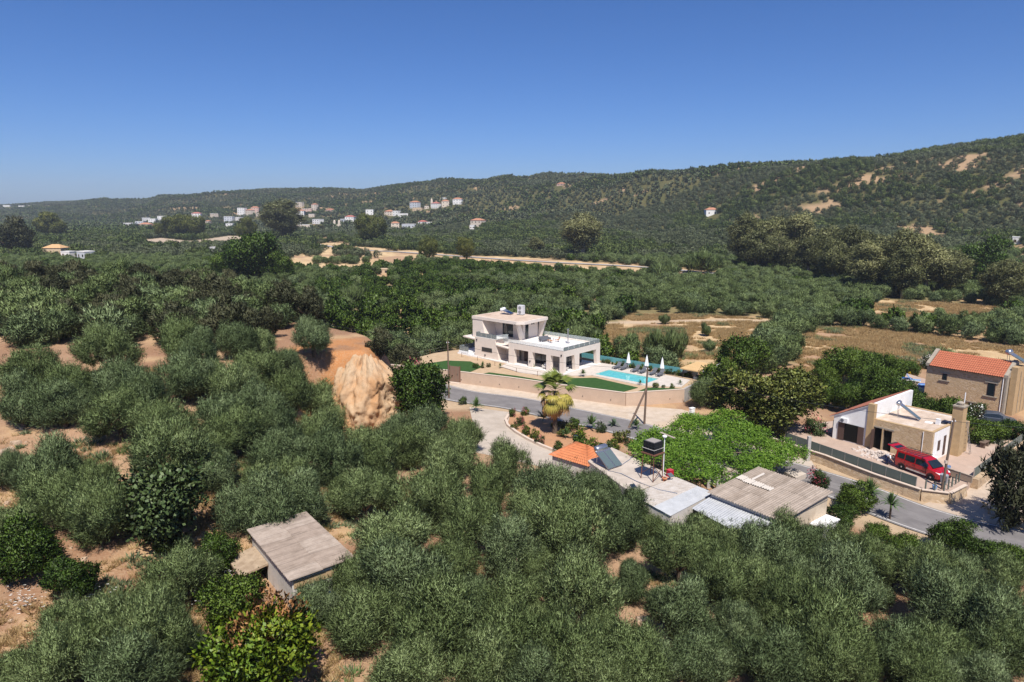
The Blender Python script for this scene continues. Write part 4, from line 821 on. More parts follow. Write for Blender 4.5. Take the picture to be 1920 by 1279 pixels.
# --- barn: local x = 38 deg (away right), y = 128 deg (away left); origin at its right-hand near corner
def roof_sheets(parent, p00, p10, p11, p01, nx, ny, mats, waves, amp, over=0.12, seed=1, lift=0.012, mark=None):
    """rows of corrugated sheets; ridges run along p00->p01"""
    g = random.Random(seed); A, B, C_, D = map(Vector, (p00, p10, p11, p01)); nrm = (B-A).cross(D-A).normalized()
    def pt(u, v): return (A.lerp(B, u)).lerp(D.lerp(C_, u), v)
    for j in range(ny):
        for i in range(nx):
            u0, u1 = i/nx, (i+1)/nx+0.012; v0, v1 = max(0, j/ny-0.0), min(1, (j+1)/ny+0.03); up = nrm*(lift*(ny-1-j)+g.uniform(0, 0.01)+0.006*(i % 2))
            mt = M[mats[g.randrange(len(mats))]] if not (mark and (i, j) in mark) else M[mark[(i, j)]]
            MB().sheet(pt(u0, v0)+up, pt(min(u1, 1), v0)+up, pt(min(u1, 1), v1)+up, pt(u0, v1)+up, waves, amp).build('roof_sheet', mt, parent)
bn = Fr((20.88, 49.44), FA); barn = thing('barn', 'beige barn with large weathered corrugated roof beside the road', 'barn', (bn.o[0], bn.o[1], 0), FA)
W_, L_ = 6.9, 6.5      # x to the right-back, y to the left-back
roof_sheets(barn, (-0.35, -0.3, 3.55), (-0.35, L_+0.25, 3.62), (W_+0.4, L_+0.25, 4.05), (W_+0.4, -0.3, 3.98), 8, 3, ['asbestos', 'asbestos', 'asbestos3'], 4, 0.045, seed=4, mark=None)
def barn_pt(u, v): return Vector((-0.35, -0.3, 3.55)).lerp(Vector((-0.35, L_+0.25, 3.62)), u).lerp(Vector((W_+0.4, -0.3, 3.98)).lerp(Vector((W_+0.4, L_+0.25, 4.05)), u), v)+Vector((0, 0, 0.075))
for k_, (u0, u1, v0, v1) in enumerate(((0.50, 0.63, 0.51, 0.60), (0.635, 0.76, 0.505, 0.61), (0.765, 0.88, 0.50, 0.62), (0.885, 0.985, 0.52, 0.64), (0.80, 0.84, 0.62, 0.86))):
    MB().sheet(barn_pt(u0, v0), barn_pt(u1, v0), barn_pt(u1, v1), barn_pt(u0, v1), 4 if k_ < 4 else 1, 0.045).build('patch_sheet', M['newsheet'], barn)
m = MB()
m.hexa([(0, 0, -0.3), (W_, 0, -0.3), (W_, 0.25, -0.3), (0, 0.25, -0.3), (0, 0, 3.5), (W_, 0, 3.92), (W_, 0.25, 3.92), (0, 0.25, 3.5)]).build('end_wall', plain('barn_render', (0.60, 0.50, 0.38), 0.9, 0.1, c2=(0.52, 0.42, 0.31), scale=1.0, c3=(0.46, 0.36, 0.26), s3=0.7), barn)
MB().hexa([(0, L_-0.25, -0.3), (W_, L_-0.25, -0.3), (W_, L_, -0.3), (0, L_, -0.3), (0, L_-0.25, 3.5), (W_, L_-0.25, 3.92), (W_, L_, 3.92), (0, L_, 3.5)]).build('end_wall', M['oldwash'], barn)
MB().box(0, 0.25, 0.25, L_-0.25, -0.3, 3.5).build('side_wall', M['oldwash'], barn); MB().box(W_-0.25, W_, 0.25, L_-0.25, -0.3, 3.92).build('side_wall', M['oldwash'], barn)
box('lean_to_roof', M['whitewash'], barn, 4.2, W_, -1.2, -0.02, 1.9, 2.0); box('lean_to_wall', M['whitewash'], barn, 4.3, W_-0.1, -1.1, -0.95, 0, 1.9)
box('eave_board', M['trimstone'], barn, 0.1, W_, -0.06, -0.003, 3.3, 3.42)
# --- silver roofed sheds in front
def shed_roof(name, label, pts, z, nx, mats, seed, wallm, waves=5, amp=0.02, zlow=None):
    t = thing(name, label, 'shed', (pts[0][0], pts[0][1], 0), 0); P = [Vector((p[0]-pts[0][0], p[1]-pts[0][1], zz)) for p, zz in zip(pts, z)]
    roof_sheets(t, P[0], P[3], P[2], P[1], nx, 1, mats, waves, amp, seed=seed)
    c = sum(P, Vector())/4; q = [p.lerp(c, 0.06) for p in P]
    for a, b2 in ((0, 1), (1, 2), (2, 3), (3, 0)):
        A, B = q[a], q[b2]; d = (B-A); d.z = 0; d.normalize(); n = Vector((-d.y, d.x, 0))*0.1
        MB().hexa([(A-n)*1.0-Vector((0, 0, A.z+0.3)), (B-n)-Vector((0, 0, B.z+0.3)), (B+n)-Vector((0, 0, B.z+0.3)), (A+n)-Vector((0, 0, A.z+0.3)), A-n-Vector((0, 0, 0.05)), B-n-Vector((0, 0, 0.05)), B+n-Vector((0, 0, 0.05)), A+n-Vector((0, 0, 0.05))]).build('wall', wallm, t)
    return t
s1 = [(10.3, 55.5), (15.0, 59.2), (17.5, 55.7), (12.8, 51.7)]
shed_roof('metal_roof_shed', 'low shed roofed with silver sheet metal in front of the vines', s1, (2.95, 3.05, 3.0, 2.75), 7, ['silversheet', 'silversheet', 'dirtysheet'], 5, M['oldwash'])
s2 = [(14.75, 52.75), (17.5, 55.3), (21.3, 50.2), (18.0, 47.6)]
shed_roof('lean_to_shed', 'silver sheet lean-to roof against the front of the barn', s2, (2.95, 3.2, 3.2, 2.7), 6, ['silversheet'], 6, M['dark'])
# --- flat-roofed farmhouse
fh = Fr((10.4, 56.2), math.radians(-58)); 
fhp = [(7.4, 63.6), (10.3, 67.5), (15.05, 59.3), (10.3, 55.9)]
t = thing('farmhouse', 'low farmhouse with bare concrete flat roof and orange tiled wing', 'house', (0, 0, 0))
M['roofcon'] = plain('farm_roof_concrete', (0.52, 0.45, 0.38), 0.9, 0.1, c2=(0.42, 0.36, 0.30), scale=1.1, c3=(0.58, 0.50, 0.43), s3=0.5, bmp=0.1, bscale=12)
MB().prism(fhp, -0.3, 2.72).build('wall', M['oldwash'], t); MB().prism(fhp, 2.72, 2.95).build('flat_roof', M['roofcon'], t)
o0 = Vector((3.7, 66.3, 2.55)); o1 = Vector((7.4, 63.0, 2.55)); o2 = Vector((9.6, 65.4, 2.9)); o3 = Vector((6.8, 69.3, 2.9))
c0 = Vector((6.9, 66.4, 3.75)); c1 = Vector((7.5, 65.9, 3.75))
MB().prism([(4.1, 66.2), (7.35, 63.3), (9.3, 65.4), (6.7, 68.8)], -0.3, 2.5).build('tiled_wing_wall', M['oldwash'], t)
rf = MB()
def tiled(mb, quad, ncol, nrow, amp=0.05):
    A, B, C_, D = map(Vector, quad); nrm = (B-A).cross(D-A).normalized()
    if nrm.z < 0: nrm = -nrm
    for j in range(nrow):
        v0, v1 = j/nrow, (j+1)/nrow; vs_ = []; n = ncol*4
        for i in range(n+1):
            u = i/n; w = abs(math.sin(i*math.pi/4))*amp
            p0 = A.lerp(B, u).lerp(D.lerp(C_, u), v0)+nrm*(w+0.035); p1 = A.lerp(B, u).lerp(D.lerp(C_, u), v1)+nrm*w
            vs_ += [p0, p1]
        mb.add(vs_, [(2*i, 2*i+2, 2*i+3, 2*i+1) for i in range(n)])
tiled(rf, (o0, o1, c1, c0), 18, 8); tiled(rf, (o1, o2, c1, c1+Vector((0.01, 0.01, 0))), 12, 8); tiled(rf, (o3, o0, c0, c0+Vector((0.01, 0, 0))), 12, 8); tiled(rf, (o2, o3, c0, c1), 16, 8)
tag(rf.build('roof_tiles', M['orangetile'], t), kind='stuff')
for k, (zx, zy) in enumerate(((1135, 857), (1178, 905))): 
    pass
def fpt(px, py, z=2.95): p = at(px, py, z); return (float(p[0]), float(p[1]), z)
solar_heater(thing('solar_water_heater', 'solar water heater with silver tank and twin grey panels on farmhouse roof', 'solar heater', fpt(1128, 868), math.radians(-52)), M['metal'], M['panelgrey'], 2, 0.95, 2.3, 0.1, 1.35, 0.33, 1.45)
# roof cables
cb = thing('roof_cables', 'loose dark hoses lying across the farmhouse flat roof', 'hose')
for pts in ([(1140, 882), (1165, 888), (1195, 903), (1235, 918), (1270, 925)], [(1145, 870), (1165, 872), (1180, 862), (1192, 850)]):
    MB().tube([fpt(x, y, 3.0) for x, y in pts], 0.03, 5).build('hose', plain('blue_grey_hose', (0.16, 0.19, 0.26), 0.6), cb)
# water tank on its stand
tx, ty, tz = fpt(1222, 897); tk = thing('water_tank', 'black caged water tank on a rusty stand above the flat roof', 'water tank', (tx, ty, tz), math.radians(40))
MB().box(-0.62, 0.62, -0.62, 0.62, 2.55, 3.6).build('tank', M['black'], tk); MB().box(-0.5, 0.5, -0.5, 0.5, 3.6, 3.66).build('lid', plain('dusty_tank_top', (0.30, 0.27, 0.25), 0.9), tk)
lg = MB()
for x in (-0.6, 0.6):
    for y in (-0.6, 0.6): MB().tube([(x*1.15, y*1.15, 0), (x, y, 2.5)], 0.045, 5).build('leg', M['rust'], tk)
MB().box(-0.75, 0.75, -0.75, 0.75, 2.45, 2.55).build('platform', M['rust'], tk)
MB().tube([(-0.69, -0.69, 0.1), (0.69, -0.69, 1.2)], 0.03, 4).tube([(0.69, -0.69, 0.1), (0.69, 0.69, 1.2)], 0.03, 4).tube([(-0.69, 0.69, 0.5), (-0.69, -0.69, 1.6)], 0.03, 4).build('brace', M['rust'], tk)
cage = MB()
for z in (2.9, 3.25): cage.tube([(-0.65, -0.65, z), (0.65, -0.65, z), (0.65, 0.65, z), (-0.65, 0.65, z), (-0.65, -0.65, z)], 0.018, 4)
for k in range(5):
    v = -0.65+1.3*k/4
    for p in ((v, -0.65), (v, 0.65), (-0.65, v), (0.65, v)): cage.tube([(*p, 2.56), (*p, 3.6)], 0.012, 4)
cage.build('cage', M['frame'], tk); MB().tube([(-0.68, 0.7, 2.98), (-0.68, -0.68, 2.98), (0.68, -0.68, 2.98)], 0.03, 4).build('strap', M['palefab'], tk)
x, y, z = fpt(1243, 897); t = thing('lamp_mast', 'thin white lamp mast beside the black water tank', 'lamp post', (x, y, z))
MB().tube([(0, 0, 0), (0, 0, 3.9)], 0.045, 6).build('mast', M['white'], t); MB().lathe([(0.06, 0), (0.2, 0.1), (0.22, 0.2), (0.05, 0.3)], (0, 0, 3.85), 10).build('lamp_head', M['white'], t)
x, y, z = fpt(1256, 893, 2.95); t = thing('gas_bottle_box', 'small red metal box beside the water tank stand', 'box', (x, y, z), 0.6)
MB().box(-0.25, 0.25, -0.22, -0.18, 0, 0.6).box(-0.25, 0.25, 0.18, 0.22, 0, 0.6).box(-0.25, -0.2, -0.2, 0.2, 0, 0.6).box(0.2, 0.25, -0.2, 0.2, 0, 0.6).build('shell', plain('red_enamel', (0.45, 0.01, 0.03), 0.5), t); box('lid', plain('red_enamel_lid', (0.5, 0.05, 0.07), 0.5), t, -0.27, 0.27, -0.24, 0.24, 0.6, 0.64)
for i, (px, py, c, lb) in enumerate(((1257, 901, 'panelgrey', 'small tilted solar lamp panel beside the red box'), (1187, 922, 'panel', 'small blue solar lamp panel at the roof edge near the olives'), (1080, 826, 'panel', 'small solar lamp panel in the bed above the orange roof'))):
    z = 2.95 if i < 2 else 0.1; x, y, z = fpt(px, py, z); t = thing('solar_lamp', lb, 'solar lamp', (x, y, z), 0.5)
    MB().tube([(0, 0, 0), (0, 0, 0.45)], 0.03, 5).build('stem', M['white'], t); MB().hexa([(-0.25, -0.22, 0.4), (0.25, -0.22, 0.4), (0.25, 0.22, 0.6), (-0.25, 0.22, 0.6), (-0.25, -0.23, 0.44), (0.25, -0.23, 0.44), (0.25, 0.21, 0.64), (-0.25, 0.21, 0.64)]).build('panel', M[c], t)
x, y, z = fpt(1246, 902); t = thing('flower_pot', 'round terracotta pot at the foot of the white mast', 'pot', (x, y, z)); MB().lathe([(0.14, 0), (0.24, 0.25), (0.26, 0.33), (0.2, 0.34)], (0, 0, 0), 12).build('pot', M['terracotta'], t, True); MB().lathe([(0.19, 0.3), (0.1, 0.36)], (0, 0, 0), 10).build('soil', M['bark'], t)
# ------------------------------------------------------------------ vine pergola
VN = at2([(1178, 838), (1205, 812), (1262, 795), (1305, 776), (1365, 780), (1420, 800), (1470, 812), (1518, 848), (1470, 862), (1440, 876), (1395, 905), (1350, 906), (1300, 885), (1262, 890), (1242, 862), (1200, 868)], 3.2)
vp = thing('vine_pergola', 'bright green grapevine spreading over a wide pergola beside the road', 'pergola')
g = np.random.default_rng(5); vx = [p[0] for p in VN]; vy = [p[1] for p in VN]; n0 = 6500
cx = g.uniform(min(vx), max(vx), n0); cy = g.uniform(min(vy), max(vy), n0); k = inpoly(cx+g.normal(size=n0)*0.25, cy+g.normal(size=n0)*0.25, VN); cx, cy = cx[k], cy[k]
dn = fbm(cx/1.9, cy/1.9, 31); k = dn > 0.355; cx, cy, dn = cx[k], cy[k], dn[k]
zt = 2.3+2.6*(dn-0.3)+1.1*(fbm(cx/5, cy/5, 33)); nq = 16; ti = np.repeat(np.arange(len(cx)), nq); n = len(ti)
B = np.stack([cx[ti], cy[ti], zt[ti]], -1)+g.normal(size=(n, 3))*np.array([0.22, 0.22, 0.16]); B[:, 2] -= (g.random(n)**3)*0.7
upv = unit(g.normal(size=(n, 3))*0.55+np.array([0, 0, 1.0])); sd_ = unit(np.cross(upv, g.normal(size=(n, 3)))); side = np.cross(upv, sd_); Ls = g.uniform(0.10, 0.20, (n, 1)); 
V = np.stack([B-sd_*Ls*0.5, B+side*Ls*0.55, B+sd_*Ls*0.6, B-side*Ls*0.55], 1).reshape(-1, 3); me = npmesh('vine_leaves', V, np.arange(n*4).reshape(n, 4), 4); me.materials.append(LM['bright'])
ta = me.attributes.new('tint', 'FLOAT', 'POINT'); tv = np.clip(0.45+g.uniform(-0.3, 0.3, n)+(dn[ti]-0.5)*0.9, 0, 1); ta.data.foreach_set('value', np.repeat(tv, 4).astype(np.float32))
tag(link('vine_leaves', me, parent=vp), kind='stuff')
# trailing shoots at the edges
for i, (px, py) in enumerate(((1328, 915), (1345, 922), (1459, 885), (1514, 865), (1200, 880), (1400, 800), (1290, 800), (1420, 850), (1345, 850), (1270, 830))):
    x, y, _ = at(px, py, 0.0) if i < 4 else at(px, py, 1.5)
    MB().box(x-0.17, x+0.17, y-0.17, y+0.17, -0.1, 2.85).build('post', M['concrete'], vp)
bb = MB()
for a, b2 in (((1200, 845), (1450, 850)), ((1240, 815), (1500, 845)), ((1280, 880), (1400, 800)), ((1340, 900), (1470, 830)), ((1215, 860), (1310, 785))):
    A = at(*a, 2.7); B_ = at(*b2, 2.7); MB().tube([tuple(A), tuple(B_)], 0.05, 5).build('beam', M['wood'], vp)
t = MB().prism(at2([(1262, 868), (1345, 912), (1470, 868), (1530, 880), (1520, 862), (1440, 830), (1330, 800)], 0.0), -0.05, 0.05).build('courtyard', M['drive']); tag(t, 'shaded concrete courtyard under the vines', kind='structure')
MB().prism([at(1455, 902, 1.2)[:2], at(1505, 912, 1.2)[:2], at(1518, 890, 1.2)[:2], at(1480, 880, 1.2)[:2]], 0, 1.2)
t = tag(MB().prism([tuple(at(*p, 0.6)[:2]) for p in ((1492, 896), (1512, 888), (1490, 878), (1470, 884))], 0, 0.6).build('terrace_block', M['roofcon']), 'raised concrete terrace block behind the barn roof', 'terrace')
# white plank on the vines
A = at(1238, 811, 4.3); B_ = at(1265, 822, 4.3); d = Vector(B_-A).normalized(); t = thing('plank', 'weathered plank lying on top of the vines', 'plank', tuple(A), math.atan2(d.y, d.x)); MB().box(0, float(np.linalg.norm(B_-A)), -0.14, 0.14, 0, 0.05).build('board', M['asbestos2'], t)
# ================================================================== HOUSES ON THE RIGHT
YZ = 1.0
yard = [(31.0, 74.6), (33.8, 70.2), (36.3, 64.9), (38.7, 61.0), (40.8, 60.2), (43.5, 62.1), (45.2, 63.8), (50.5, 68.2), (58.8, 75.3), (52.0, 82.0), (45.0, 84.0), (38.0, 82.0), (33.0, 79.5)]
tag(MB().prism(yard, -0.2, YZ).build('yard', M['pavers']), 'raised paved yard round the white house', kind='structure')
rw = thing('retaining_wall', 'rough stone retaining wall below the yard of the white house', 'wall')
wp = yard[:6]; wp = [(29.6, 77.2)]+wp
for a, b2 in zip(wp[:-1], wp[1:]):
    A = Vector(a); B2 = Vector(b2); d = (B2-A).normalized(); n = Vector((d.y, -d.x)); L = (B2-A).length; k = max(1, round(L/1.6)); m = MB()
    for i in range(k):
        p0 = A+d*(L*i/k); p1 = A+d*(L*(i+1)/k); o = 0.2+0.12*vnoise(np.array([p0.x*2.0]), np.array([p0.y*2.0]), 3)[0]; tp = YZ+0.1
        m.hexa([(p0.x, p0.y, -0.3), (p0.x+n.x*(o+0.15), p0.y+n.y*(o+0.15), -0.3), (p1.x+n.x*(o+0.15), p1.y+n.y*(o+0.15), -0.3), (p1.x, p1.y, -0.3), (p0.x, p0.y, tp), (p0.x+n.x*o*0.5, p0.y+n.y*o*0.5, tp-0.04), (p1.x+n.x*o*0.5, p1.y+n.y*o*0.5, tp-0.04), (p1.x, p1.y, tp)])
    m.build('wall_section', M['stonewall'], rw)
    c = MB(); p = [A-n*0.05, A+n*0.28, B2+n*0.28, B2-n*0.05]; c.hexa([(q.x, q.y, tp+0.002) for q in p]+[(q.x, q.y, tp+0.07) for q in p]).build('coping', M['wallcap'], rw)
def panel_fence(name, label, A, B2, step, z0, h, parent_mat='fence'):
    t = thing(name, label, 'fence', (A[0], A[1], 0)); d = Vector((B2[0]-A[0], B2[1]-A[1])); L = d.length; d.normalize(); n = Vector((-d.y, d.x))*0.025; k = round(L/step)
    for i in range(k):
        a = d*(L*i/k+0.03); b_ = d*(L*(i+1)/k-0.03); p = [a-n, b_-n, b_+n, a+n]
        MB().hexa([(q.x, q.y, z0) for q in p]+[(q.x, q.y, z0+h) for q in p]).build('panel', M[parent_mat], t)
    for i in range(k+1):
        a = d*(L*i/k); MB().box(a.x-0.03, a.x+0.03, a.y-0.03, a.y+0.03, z0-0.1, z0+h+0.03).build('post', M['metal'], t)
    return t
panel_fence('panel_fence', 'grey-green panel fence on the stone wall along the road', (31.3, 75.0), (38.5, 61.6), 1.45, YZ+0.12, 0.95)
panel_fence('panel_fence', 'grey-green panel fence along the dusty side lane', (45.6, 64.0), (59.0, 75.4), 1.8, YZ+0.1, 0.9)
lw = thing('lane_wall', 'low stone wall under the fence beside the dusty lane', 'wall')
MB().prism([(45.3, 63.9), (59.0, 75.6), (59.4, 75.2), (45.7, 63.4)], -0.2, YZ+0.05).build('wall', M['stonewall'], lw)
# bare posts where the fence is missing
for i, (px, py) in enumerate(((1735, 917), (1752, 921), (1775, 923), (1783, 919), (1790, 914), (1797, 909), (1803, 905))):
    x, y, _ = at(px, py, YZ+0.1); 
    if px > 1760: x -= 0.15; y += 0.2
    t = thing('fence_post', 'bare grey fence post on the yard wall, %s' % ['nearest the fence panels', 'second from the fence panels', 'third from the fence panels', 'fourth from the fence panels', 'fifth from the fence panels', 'second from the gate end', 'last one by the gate'][i], 'post', (float(x), float(y), YZ+0.1), 0, 'bare fence posts by the van')
    box('shaft', M['fence'], t, -0.05, 0.05, -0.05, 0.05, 0, 0.95); box('cap', M['frame'], t, -0.06, 0.06, -0.06, 0.06, 0.95, 0.98)
t = thing('sliding_gate', 'long low sliding gate lying open behind the van', 'gate', (0, 0, 0)); A = Vector(at(1775, 892, YZ)[:2]); B2 = Vector(at(1822, 908, YZ)[:2]); d = (B2-A).normalized(); n = Vector((-d.y, d.x))*0.04
p = [A-n, B2-n, B2+n, A+n]; MB().hexa([(q.x, q.y, YZ+0.1) for q in p]+[(q.x, q.y, YZ+0.75) for q in p]).build('gate_leaf', plain('gate_sheet', (0.36, 0.29, 0.22), 0.8), t)
n *= 1.6; p = [A-n, B2-n, B2+n, A+n]; MB().hexa([(q.x, q.y, YZ+0.76) for q in p]+[(q.x, q.y, YZ+0.82) for q in p]).build('top_rail', M['trimstone'], t)
# --- the white house
wh = Fr((43.75, 68.1), FA); H1 = thing('white_house', 'white and stone house with red lean-to roof and flat terrace roof', 'house', (wh.o[0], wh.o[1], YZ), FA)
D_, L1, L2 = 8.6, 6.3, 10.4; zf = 3.25
MB().box(0, 0.4, 0, 1.9, 0, zf).box(0, 0.4, 1.9, 4.0, 0, zf).box(0, 0.4, 4.9, 5.0, 0, zf).box(0, 0.4, 4.0, 4.9, 2.35, zf).box(0, 0.4, 5.0, 5.95, 2.45, zf).build('stone_front', M['stone'], H1)
MB().box(-0.25, 0.35, 5.95, 6.65, 0, 5.0).box(-0.15, 0.36, 4.9, 5.0, 0, 2.45).build('stone_pier', M['sandstone'], H1)
MB().box(0.4, D_, 0, 0.3, 0, zf).build('white_end_wall', M['whitewash'], H1); MB().box(D_-0.3, D_, 0.3, L1, 0, zf).build('back_wall', M['whitewash'], H1)
MB().box(0.3, D_-0.3, 0.3, L1, zf-0.25, zf-0.1).build('flat_roof', plain('dusty_flat_roof', (0.58, 0.47, 0.38), 0.9, 0.1, c2=(0.44, 0.34, 0.26), scale=0.9, c3=(0.66, 0.57, 0.49), s3=0.4, stretch=(1, 2, 1)), H1)
MB().box(0.0, 0.38, -0.02, 5.95, zf, zf+0.09).box(0.38, D_, -0.02, 0.28, zf, zf+0.09).box(D_-0.28, D_+0.02, 0.28, L1, zf, zf+0.09).build('parapet', M['sandstone'], H1)
# lean-to wing
z_lo, z_hi = 2.75, 4.75; DB = 10.3
MB().hexa([(-0.1, 6.65, 0), (0.2, 6.65, 0), (0.2, L2, 0), (-0.1, L2, 0), (-0.1, 6.65, z_hi-0.05), (0.2, 6.65, z_hi-0.05), (0.2, L2, z_lo-0.05), (-0.1, L2, z_lo-0.05)]).build('white_front', M['whitewash'], H1)
MB().box(0.35, DB, 6.3, 6.6, 0, z_hi+0.12).build('gable_wall', M['whitewash'], H1)
MB().box(0.2, DB, L2-0.25, L2, 0, z_lo-0.08).build('low_wall', M['whitewash'], H1)
rf = MB(); tiled(rf, ((-0.3, L2+0.5, z_lo-0.22), (DB+0.2, L2+0.5, z_lo-0.22), (DB+0.2, 6.6, z_hi+0.12), (-0.3, 6.6, z_hi+0.12)), 42, 12, 0.05); tag(rf.build('roof_tiles', M['tiledull'], H1), kind='stuff')
MB().hexa([(-0.25, L2+0.45, z_lo-0.3), (DB, L2+0.45, z_lo-0.3), (DB, 6.62, z_hi-0.02), (-0.25, 6.62, z_hi-0.02), (-0.25, L2+0.45, z_lo-0.24), (DB, L2+0.45, z_lo-0.24), (DB, 6.62, z_hi+0.04), (-0.25, 6.62, z_hi+0.04)]).build('roof_slab', M['white'], H1)
# openings
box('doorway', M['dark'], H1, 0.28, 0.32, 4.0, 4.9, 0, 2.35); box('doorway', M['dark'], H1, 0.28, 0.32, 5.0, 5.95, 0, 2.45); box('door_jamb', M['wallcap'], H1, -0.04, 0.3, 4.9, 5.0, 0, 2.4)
box('open_shutter', M['brown'], H1, -0.75, -0.02, 5.80, 5.86, 0.1, 2.3); box('lintel', M['trimstone'], H1, -0.06, -0.003, 3.8, 6.0, 2.46, 2.62)
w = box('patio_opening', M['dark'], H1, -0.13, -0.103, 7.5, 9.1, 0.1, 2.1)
box('open_shutter', M['brown'], H1, -0.2, -0.14, 9.1, 9.8, 0.08, 2.1); box('open_shutter', M['brown'], H1, -0.2, -0.14, 6.9, 7.55, 0.08, 2.1); box('side_shutter', M['brown'], H1, -0.05, 0.6, L2+0.03, L2+0.1, 0.1, 2.1)
t = box('air_conditioner', M['white'], H1, -0.42, -0.12, 8.7, 9.55, 2.2, 2.72); m = MB().lathe([(0.2, 0), (0.2, 0.02), (0.04, 0.03)], (0, 0, 0), 12); m.v = [(-0.425-p[2], 9.3+p[0], 2.46+p[1]) for p in m.v]; m.build('fan_grille', M['greyfab'], t)
box('end_window', M['brown'], H1, 1.5, 2.1, -0.035, -0.003, 1.0, 2.1); box('end_door', M['brown'], H1, 3.0, 3.6, -0.035, -0.003, 0.2, 2.35); box('end_window', M['frame'], H1, 5.0, 5.4, -0.035, -0.003, 1.9, 2.3); box('white_buttress', M['whitewash'], H1, 0.1, 0.9, -0.35, -0.003, 0, 0.6)
ch = MB().box(4.4, 5.5, -1.05, -0.04, 0, 5.4).build('chimney', M['sandstone'], H1); MB().box(4.3, 5.6, -1.12, -0.02, 5.4, 5.55).lathe([(0.3, 0), (0.38, 0.25), (0.15, 0.4)], (4.95, -0.55, 5.55), 10).build('chimney_cap', M['trimstone'], ch); MB().tube([(5.3, -0.75, 5.5), (5.3, -0.75, 6.9)], 0.05, 6).build('flue_pipe', M['white'], ch)
box('chimney_shoulder', M['sandstone'], H1, 5.5, 7.2, -0.9, -0.045, 0, 3.4); MB().tube([(1.2, -0.02, 3.2), (1.2, -0.02, 0.6)], 0.03, 5).tube([(-0.06, 0.9, 3.2), (-0.06, 0.9, 0.9)], 0.035, 5).build('drain_pipe', M['white'], H1)
x, y = wh.w(3.6, 4.9); solar_heater(thing('solar_water_heater', 'solar water heater with steep thin panel on the white house flat roof', 'solar heater', (x, y, YZ+zf-0.1), math.radians(-40)), M['metal'], M['panelgrey'], 1, 0.9, 2.6, 0.1, 1.5, 0.25, 0.9)
x, y = wh.w(3.9, 0.9); t = thing('roof_box', 'small white unit and tray left on the flat roof corner', 'box', (x, y, YZ+zf-0.1), FA); box('unit', M['white'], t, 0, 0.4, 0, 0.4, 0, 0.6); box('tray', M['white'], t, -0.3, 0.4, 0.7, 1.4, 0, 0.05); box('dark_tray', M['frame'], t, 0.7, 1.5, -0.3, 0.2, 0, 0.12)
x, y = wh.w(6.3, -1.6); t = thing('ladder', 'metal ladder leaning against the side of the white house', 'ladder', (x, y, YZ), FA)
for s in (-0.2, 0.2): MB().tube([(s, 0, 0), (s, 0.7, 3.6)], 0.03, 5).build('rail', M['metal'], t)
for k in range(10): MB().tube([(-0.2, 0.07*k+0.05, 0.3+0.34*k), (0.2, 0.07*k+0.05, 0.3+0.34*k)], 0.02, 4).build('rung', M['metal'], t)
# rubble in front of the doors
g = random.Random(3); rbm = MB()
for k in range(260):
    u, v = g.gauss(0, 1), g.gauss(0, 1); X, Y = wh.w(-1.9+u*0.75, 3.9+v*1.25); s = g.uniform(0.05, 0.26); hh = max(0, 0.45-0.25*(u*u+v*v)**0.5)
    a = g.uniform(0, 3.1); c, s2 = math.cos(a)*s, math.sin(a)*s
    z = YZ+hh*g.random(); rbm.hexa([(X+c, Y+s2, z-0.02), (X-s2, Y+c, z), (X-c, Y-s2, z-0.02), (X+s2, Y-c, z), (X+c*.7, Y+s2*.7, z+s*.5), (X-s2*.8, Y+c*.8, z+s*.6), (X-c*.8, Y-s2*.8, z+s*.4), (X+s2*.7, Y-c*.7, z+s*.7)])
o = rbm.build('rubble', M['rubble']); tag(o, 'heap of pale plaster rubble in front of the stone doorway', 'rubble', kind='stuff')
# --- picnic table in the yard
x, y, _ = at(1845, 838, YZ); t = thing('garden_bench', 'rough wooden bench table at the edge of the yard under bushes', 'bench', (float(x), float(y), YZ), FA); box('top', M['wood'], t, -0.8, 0.8, -0.3, 0.3, 0.6, 0.68); box('leg', M['wood'], t, -0.6, -0.45, -0.25, 0.25, 0, 0.6); box('leg', M['wood'], t, 0.45, 0.6, -0.25, 0.25, 0, 0.6)
# --- stone house with tiled roof
SZ = 1.5; sh = Fr((62.0, 83.4), math.radians(37)); H2 = thing('stone_house', 'two-storey rubble stone house with red tiled roof at the right edge', 'house', (sh.o[0], sh.o[1], SZ), math.radians(37))
Ls, Ds, he, hr = 9.3, 5.2, 5.0, 6.6
MB().box(0, Ds, 0, Ls, -0.6, he).build('stone_wall', M['stone'], H2)
for y0 in (-0.12, Ls-0.33):
    MB().add([(-0.12, y0, he-0.2), (-0.12, y0+0.45, he-0.2), (-0.12, y0+0.45, he+0.2), (-0.12, y0, he+0.2), (Ds/2, y0, hr+0.25), (Ds/2, y0+0.45, hr+0.25), (Ds+0.12, y0, he+0.2), (Ds+0.12, y0+0.45, he+0.2), (Ds+0.12, y0, he-0.2), (Ds+0.12, y0+0.45, he-0.2)], [(0, 3, 4, 6, 8), (1, 9, 7, 5, 2), (0, 1, 2, 3), (3, 2, 5, 4), (4, 5, 7, 6), (6, 7, 9, 8), (0, 8, 9, 1)]).build('gable_parapet', M['trimstone'], H2)
rf = MB(); tiled(rf, ((-0.35, 0.34, he-0.08), (-0.35, Ls-0.34, he-0.08), (Ds/2, Ls-0.34, hr), (Ds/2, 0.34, hr)), 34, 8, 0.07); tiled(rf, ((Ds+0.35, 0.34, he-0.08), (Ds+0.35, Ls-0.34, he-0.08), (Ds/2, Ls-0.34, hr), (Ds/2, 0.34, hr)), 34, 8, 0.07)
tag(rf.build('roof_tiles', M['tile'], H2), kind='stuff')
